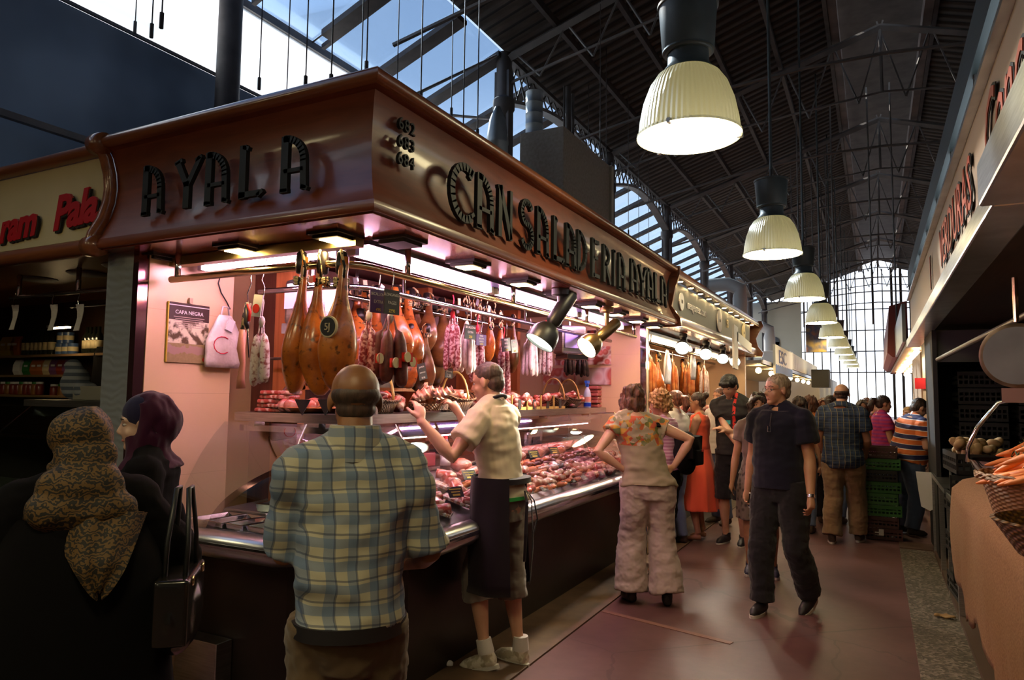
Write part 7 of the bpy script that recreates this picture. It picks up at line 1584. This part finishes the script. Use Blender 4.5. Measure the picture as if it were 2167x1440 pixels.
PT = mottled('potato', (.30, .18, .07), (.42, .28, .12), 14, .8); rnd = random.Random(5); b = MB(); b.ball((0, 0, 0), (.035, .048, .03), 12, 8); po0 = b.build('potato', PT, smooth=True); tag(po0, 'brown potato heaped in the topmost black crate', 'potato', 'potatoes in the topmost black crate')
for k in range(34):
    o = po0 if k == 0 else po0.copy(); 
    if k: COL.objects.link(o)
    o.location = (.72+rnd.uniform(-.15, .15), 6.7+rnd.uniform(-.24, .24), 1.19+.035*(k % 3)); o.rotation_euler = (rnd.uniform(0, 3), rnd.uniform(0, 3), rnd.uniform(0, 3)); s_ = rnd.uniform(.9, 1.25); o.scale = (s_,)*3
# green crate stack on the floor
CS = [(MRC, 'dark maroon crate at the very bottom of the green stack', .2), (MRC, 'maroon crate second in the green stack', .0), (GRC, 'green crate third from the floor in the aisle stack', 0), (GRC, 'green crate fourth from the floor in the aisle stack', 0), (GRC, 'green crate fifth from the floor in the aisle stack', 0), (BKC, 'black crate in the upper part of the green aisle stack', 0), (GRC, 'brighter green crate just under the top maroon one', 0), (MRC, 'open maroon crate on top of the aisle stack', 0)]
z = .006
protos = {}
for i, (m, lb, e_) in enumerate(CS):
    if m.name not in protos: protos[m.name] = crate(lb, m, (.36, .36, .128), 'crates of the aisle stack'); o = protos[m.name]
    else: o = dup(protos[m.name], label=lb)
    o.location = (.03+.008*(-1)**i, 9.35, z); o.rotation_euler = (0, 0, R(3*(-1)**i)); z += .131
o = MB().box((.0, 9.162, .09), (.09, .003, .07)).build('crate_label', M['paper']); tag(o, 'pale paper label stuck on the bottom crate of the stack', 'label')
# vegetable counter with burlap
vc = thing('vegetable_counter', 'sloping vegetable counter with a dark red base board and steel legs', 'counter', (0, 0, 0))
MB().ext([(.62, 0), (2.2, 0), (2.2, 1.25), (1.5, 1.20), (.54, .975), (.58, .30)], basis((0, 6.0, 0), (1, 0, 0), (0, 0, 1)), 6.2).build('body', flat('dark_red_board', (.085, .012, .012), .6), vc)
for y_ in (6.15, 6.9, 7.7, 8.6): MB().span((.50, y_-.02, 0), (.54, y_+.02, .84)).build('leg', M['steel'], vc)
MB().span((.50, 6.05, .80), (1.6, 8.7, .84)).build('steel_table', M['steel'], vc)
MB().ext([(0, 0), (.30, 0), (.30, -.02), (.28, -.16), (.20, -.34), (.12, -.40), (.04, -.36), (.02, -.2)], basis((.36, 8.68, .84), (1, 0, 0), (0, 0, 1)), .03).build('white_end_panel', M['white'], vc)
BUR = mottled('burlap', (.26, .12, .055), (.38, .20, .10), 90, .95, bstr=.4, bdist=.004); g = MB(); rows = []
N1, N2 = 60, 26
for i in range(N1+1):
    y_ = 6.1-5.6*i/N1; row = []
    for j in range(N2+1):
        q = j/N2; fold = .035*noise.noise(Vector((y_*1.7, q*1.2, 0)))+.012*noise.noise(Vector((y_*7, q*3, 4)))
        if q < .45: u = q/.45; x_ = 1.6-1.12*u; z_ = 1.24-.27*u+.04*math.sin(u*2.5)+fold*.3+.012
        else: u = (q-.45)/.55; x_ = .48+.02*u-.035*math.sin(u*2.2)-fold*u*1.2; z_ = 1.005-(.72+.06*math.sin(y_*5)+.03*math.sin(y_*13))*u-.03*(1-u)
        row.append((x_, y_, z_))
    rows.append(row)
g.loft(rows, cap=False, closed=False); bu = g.build('burlap_cloth', BUR, smooth=True); tag(bu, 'brown burlap cloth draped over the front of the vegetable counter', 'cloth'); sd = bu.modifiers.new('t', 'SOLIDIFY'); sd.thickness = .006
# wicker basket with carrots
t = NT('willow'); x = t.xyz(); s1 = t.math('SINE', t.math('MULTIPLY', x[2], 330)); s2 = t.math('SINE', t.math('MULTIPLY', t.math('ARCTAN2', x[1], x[0]), 30)); wv = t.math('MULTIPLY', s1, s2); WIL = t.bsdf(t.ramp(wv, [(-.0, (.24, .12, .05)), (.9, (.44, .24, .11))]), .75, bump=wv, bstr=.6, bdist=.006)
BX, BY, BZ = .74, 4.15, 1.035
bk = thing('wicker_basket', 'large round willow basket overflowing with carrots on the burlap', 'basket', (BX, BY, BZ))
MB().lathe([(.20, 0), (.245, .02), (.295, .20), (.305, .21), (.295, .215), (.275, .20), (.22, .03), (.05, .02)], n=48).build('body', WIL, bk, smooth=40)
b = MB()
for k in range(3): b.tube([((.300+.006*k)*math.cos(a), (.300+.006*k)*math.sin(a), .205+.012*math.sin(a*12+k*2)) for a in [2*PI*q/72 for q in range(73)]], .007, 6, cap=False)
b.build('rim', WIL, bk, smooth=True); MB().lathe([(.215, .0), (.225, .012), (.22, .03)], n=40).build('foot_ring', M['wicker_d'], bk, smooth=True)
CRM = mottled('carrot', (.68, .16, .025), (.80, .25, .05), 20, .5, stretch=(1, 1, 8)); ST = flat('carrot_stalk', (.16, .30, .05), .6)
def carrot():
    o = thing('carrot', 'x', 'carrot', (0, 0, 0)); MB().tube([(0, 0, 0), (.015, 0, 0), (.07, .004, .0), (.15, .0, .004), (.205, -.004, .0), (.23, 0, 0)], [.012, .021, .020, .016, .010, .003], 10).build('root', CRM, o, smooth=True)
    for k in range(4): MB().tube([(0, 0, 0), (-.05, .006*(k-1.5), .01), (-.13, .03*(k-1.5), .03)], [.004, .003, .002], 5).build('stalk', ST, o, smooth=True)
    return o
c0 = carrot(); rnd = random.Random(8); n_ = 0
for lay, (zz, num) in enumerate(((.20, 10), (.25, 9), (.31, 8), (.36, 6))):
    for k in range(num):
        o = c0 if n_ == 0 else dup(c0); n_ += 1; yy = -.25+.46*k/num+rnd.uniform(-.02, .02)
        o.location = (BX-.06+.04*lay+rnd.uniform(-.03, .03), BY+yy-.06, BZ+zz+.05); o.rotation_euler = (0, R(rnd.uniform(14, 30)), R(180+rnd.uniform(-28, 28)-20)); s_ = rnd.uniform(.9, 1.2); o.scale = (s_,)*3
        o['label'] = 'orange carrot in the heap on the willow basket'; o['group'] = 'carrots heaped on the willow basket'
b = MB(); rnd = random.Random(2)
for k in range(260):
    c_ = Vector((BX+.1+rnd.gauss(0, .11), BY-.02+rnd.gauss(0, .13), BZ+.27+abs(rnd.gauss(0, .045)))); d_ = Vector((rnd.gauss(0, 1), rnd.gauss(0, 1), rnd.gauss(.4, .6))).normalized()
    for q in range(4): e2 = (d_+Vector((rnd.gauss(0, .5), rnd.gauss(0, .5), rnd.gauss(0, .5)))).normalized(); b.tube([c_, c_+e2*.03, c_+e2*.05], [.0015, .004, .001], 4, cap=False)
o = b.build('carrot_leaves', mottled('leaf_green', (.012, .035, .008), (.04, .09, .02), 20, .7)); tag(o, 'dark green carrot leaves tangled among the carrots', 'leaves', kind='stuff')
# shallow bowl with lemons
lb_ = thing('woven_bowl', 'dark woven bowl holding lemons at the front of the burlap counter', 'bowl', (.66, 3.12, 1.035))
MB().lathe([(.14, 0), (.22, .02), (.29, .13), (.30, .14), (.285, .145), (.20, .035), (.02, .02)], n=40).build('body', M['wicker_d'], lb_, smooth=40)
LEM = mottled('lemon', (.72, .52, .03), (.82, .64, .06), 40, .4, bstr=.1); b = MB(); b.lathe([(.004, -.048), (.012, -.042), (.030, -.022), (.036, 0), (.030, .022), (.012, .042), (.004, .048)], n=16); l0 = b.build('lemon', LEM, smooth=True); tag(l0, 'yellow lemon in the dark woven bowl', 'lemon', 'lemons in the dark woven bowl')
for k in range(12):
    o = l0 if k == 0 else l0.copy()
    if k: COL.objects.link(o)
    a = k*2.4; rr_ = .05+.012*k; o.location = (.64+rr_*math.cos(a), 3.12+rr_*math.sin(a), 1.11+.03*((k*3) % 3)*.5); o.rotation_euler = (R(80), 0, a)
# hanging scale
hs_ = thing('hanging_scales', 'old round-dialled hanging scales with a steel pan over the vegetables', 'scales', (.71, 4.75, 1.85), R(-12))
b = MB().lathe([(.17, -.03), (.18, 0), (.18, .03), (.165, .035)], n=40, M=Matrix.Rotation(R(90), 4, 'X')); b.build('dial_rim', mottled('worn_metal', (.12, .08, .05), (.28, .20, .14), 8, .4, .8), hs_, smooth=40)
MB().lathe([(.16, .03), (.16, .036)], n=40, M=Matrix.Rotation(R(90), 4, 'X')).build('dial_face', mottled('grey_dial', (.14, .14, .16), (.22, .22, .24), 3, .4), hs_)
MB().cyl((0, 0, .19), (0, 0, .44), .014, 8).build('hanger', M['brass'], hs_); MB().box((-.02, 0, -.22), (.12, .06, .08)).build('lower_box', flat('dusty_pink_metal', (.30, .16, .14), .4), hs_)
MB().tube([(.0, 0, -.22), (-.02, 0, -.24), (-.10, 0, -.26), (-.20, -.02, -.40), (-.25, -.02, -.52), (-.255, -.02, -.60)], .011, 8).build('hoop', M['chrome'], hs_, smooth=True)
MB().lathe([(.15, -.68), (.23, -.63), (.25, -.58), (.245, -.58), (.15, -.665), (.01, -.665)], n=36).build('pan', M['chrome'], hs_, smooth=40)
tag(MB().cyl((.56, 8.1, 2.0), (1.3, 2.0, 2.36), .022, 10).build('hanging_rail', flat('dull_pole', (.22, .19, .17), .4, .7), smooth=True), 'slanting dull metal pole under the vegetable stall soffit', 'pole')
o = MB().tube([(.95+.14*math.cos(a), 4.05, 1.93+.13*math.sin(a)) for a in [2*PI*q/16 for q in range(17)]], .02, 8).ball((.98, 4.06, 1.93), (.12, .05, .11)).build('hanging_basket', M['wicker_d'], smooth=True); tag(o, 'dark round wicker basket hanging in front of the scale dial', 'basket')
# cream panel with red squares, farther right stall
rp = thing('market_stall', 'far right stall with cream panels marked by red squares', 'stall', (0, 0, 0))
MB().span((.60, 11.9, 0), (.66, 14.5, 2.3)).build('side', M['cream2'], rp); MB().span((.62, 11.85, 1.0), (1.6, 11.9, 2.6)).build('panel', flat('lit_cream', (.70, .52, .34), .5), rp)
for px, py in ((1946, 812), (1968, 748)):
    p = atY(px, py, 11.84); MB().box((p.x+.02, 11.84, p.z), (.16, .01, .16)).build('red_square', flat('pure_red', (.65, .02, .02), .5), rp)
spot((.75, 11.5, 2.45), (0, .6, -.7), 'small lamp lighting the cream panel with red squares', .6, .05, energy=25)
fr = thing('market_stall', 'row of distant red canopies with strings of glowing bulbs on the right', 'stall', (0, 0, 0))
MB().ext([(.0, 2.5), (-.1, 2.6), (-.04, 3.6), (.3, 3.7), (.3, 2.5)], basis((.35, 26, 0), (1, 0, 0), (0, 0, 1)), 9).build('red_signboard', flat('dusty_red', (.32, .07, .06), .5), fr)
MB().span((.45, 12.5, 2.42), (2.0, 26, 2.5)).build('canopy', flat('brown_canopy', (.16, .07, .05), .5), fr); MB().span((.40, 12.5, 2.5), (.45, 17, 3.1)).build('signboard', flat('steel_sign', (.30, .30, .31), .3, .6), fr)
MB().span((.45, 14.5, 0), (1.6, 26, .95)).build('counter', flat('pink_counter', (.5, .25, .22), .5), fr); MB().span((2.0, 12.5, 0), (2.1, 30, 2.5)).build('back_wall', flat('warm_pink', (.55, .25, .2), .6), fr)
for k in range(16): MB().ball((.62+.22*(k % 2), 13.2+.75*k, 2.36), .055, 10, 8).build('bulb', M['dl'], fr)
for k in range(22):
    key = ('chorizo_piece', 'smoked_meat')[k % 2]; o = MT[key][0].copy(); COL.objects.link(o); o.location = (.6+.2*(k % 3), 14.7+.3*k, 1.0); o.scale = (2.5,)*3; o.rotation_euler = (0, 0, k); o['label'] = 'red '+('sausage' if k % 2 == 0 else 'meat')+' laid out on the distant right-hand counter'; o['group'] = ('sausages' if k % 2 == 0 else 'meats')+' on the distant right counter'
# litter
for (px, py, lb, m, s_) in ((930, 1405, 'crumpled white tissue on the floor by the counter base', M['paper'], .05), (2000, 1308, 'broken brown stick lying on the pebble strip', PT, .04)):
    p = atZ(px, py, .01); g = MB(); g.ball((0, 0, 0), (s_*1.6, s_*.7, .014)); o = rawbuild(remesh(g, .006, 0, [(.03, (20, 20, 20), 3)]), 'tissue' if py > 1350 else 'stick', m, None); o.location = (p.x, p.y, .02); tag(o, lb, 'litter')
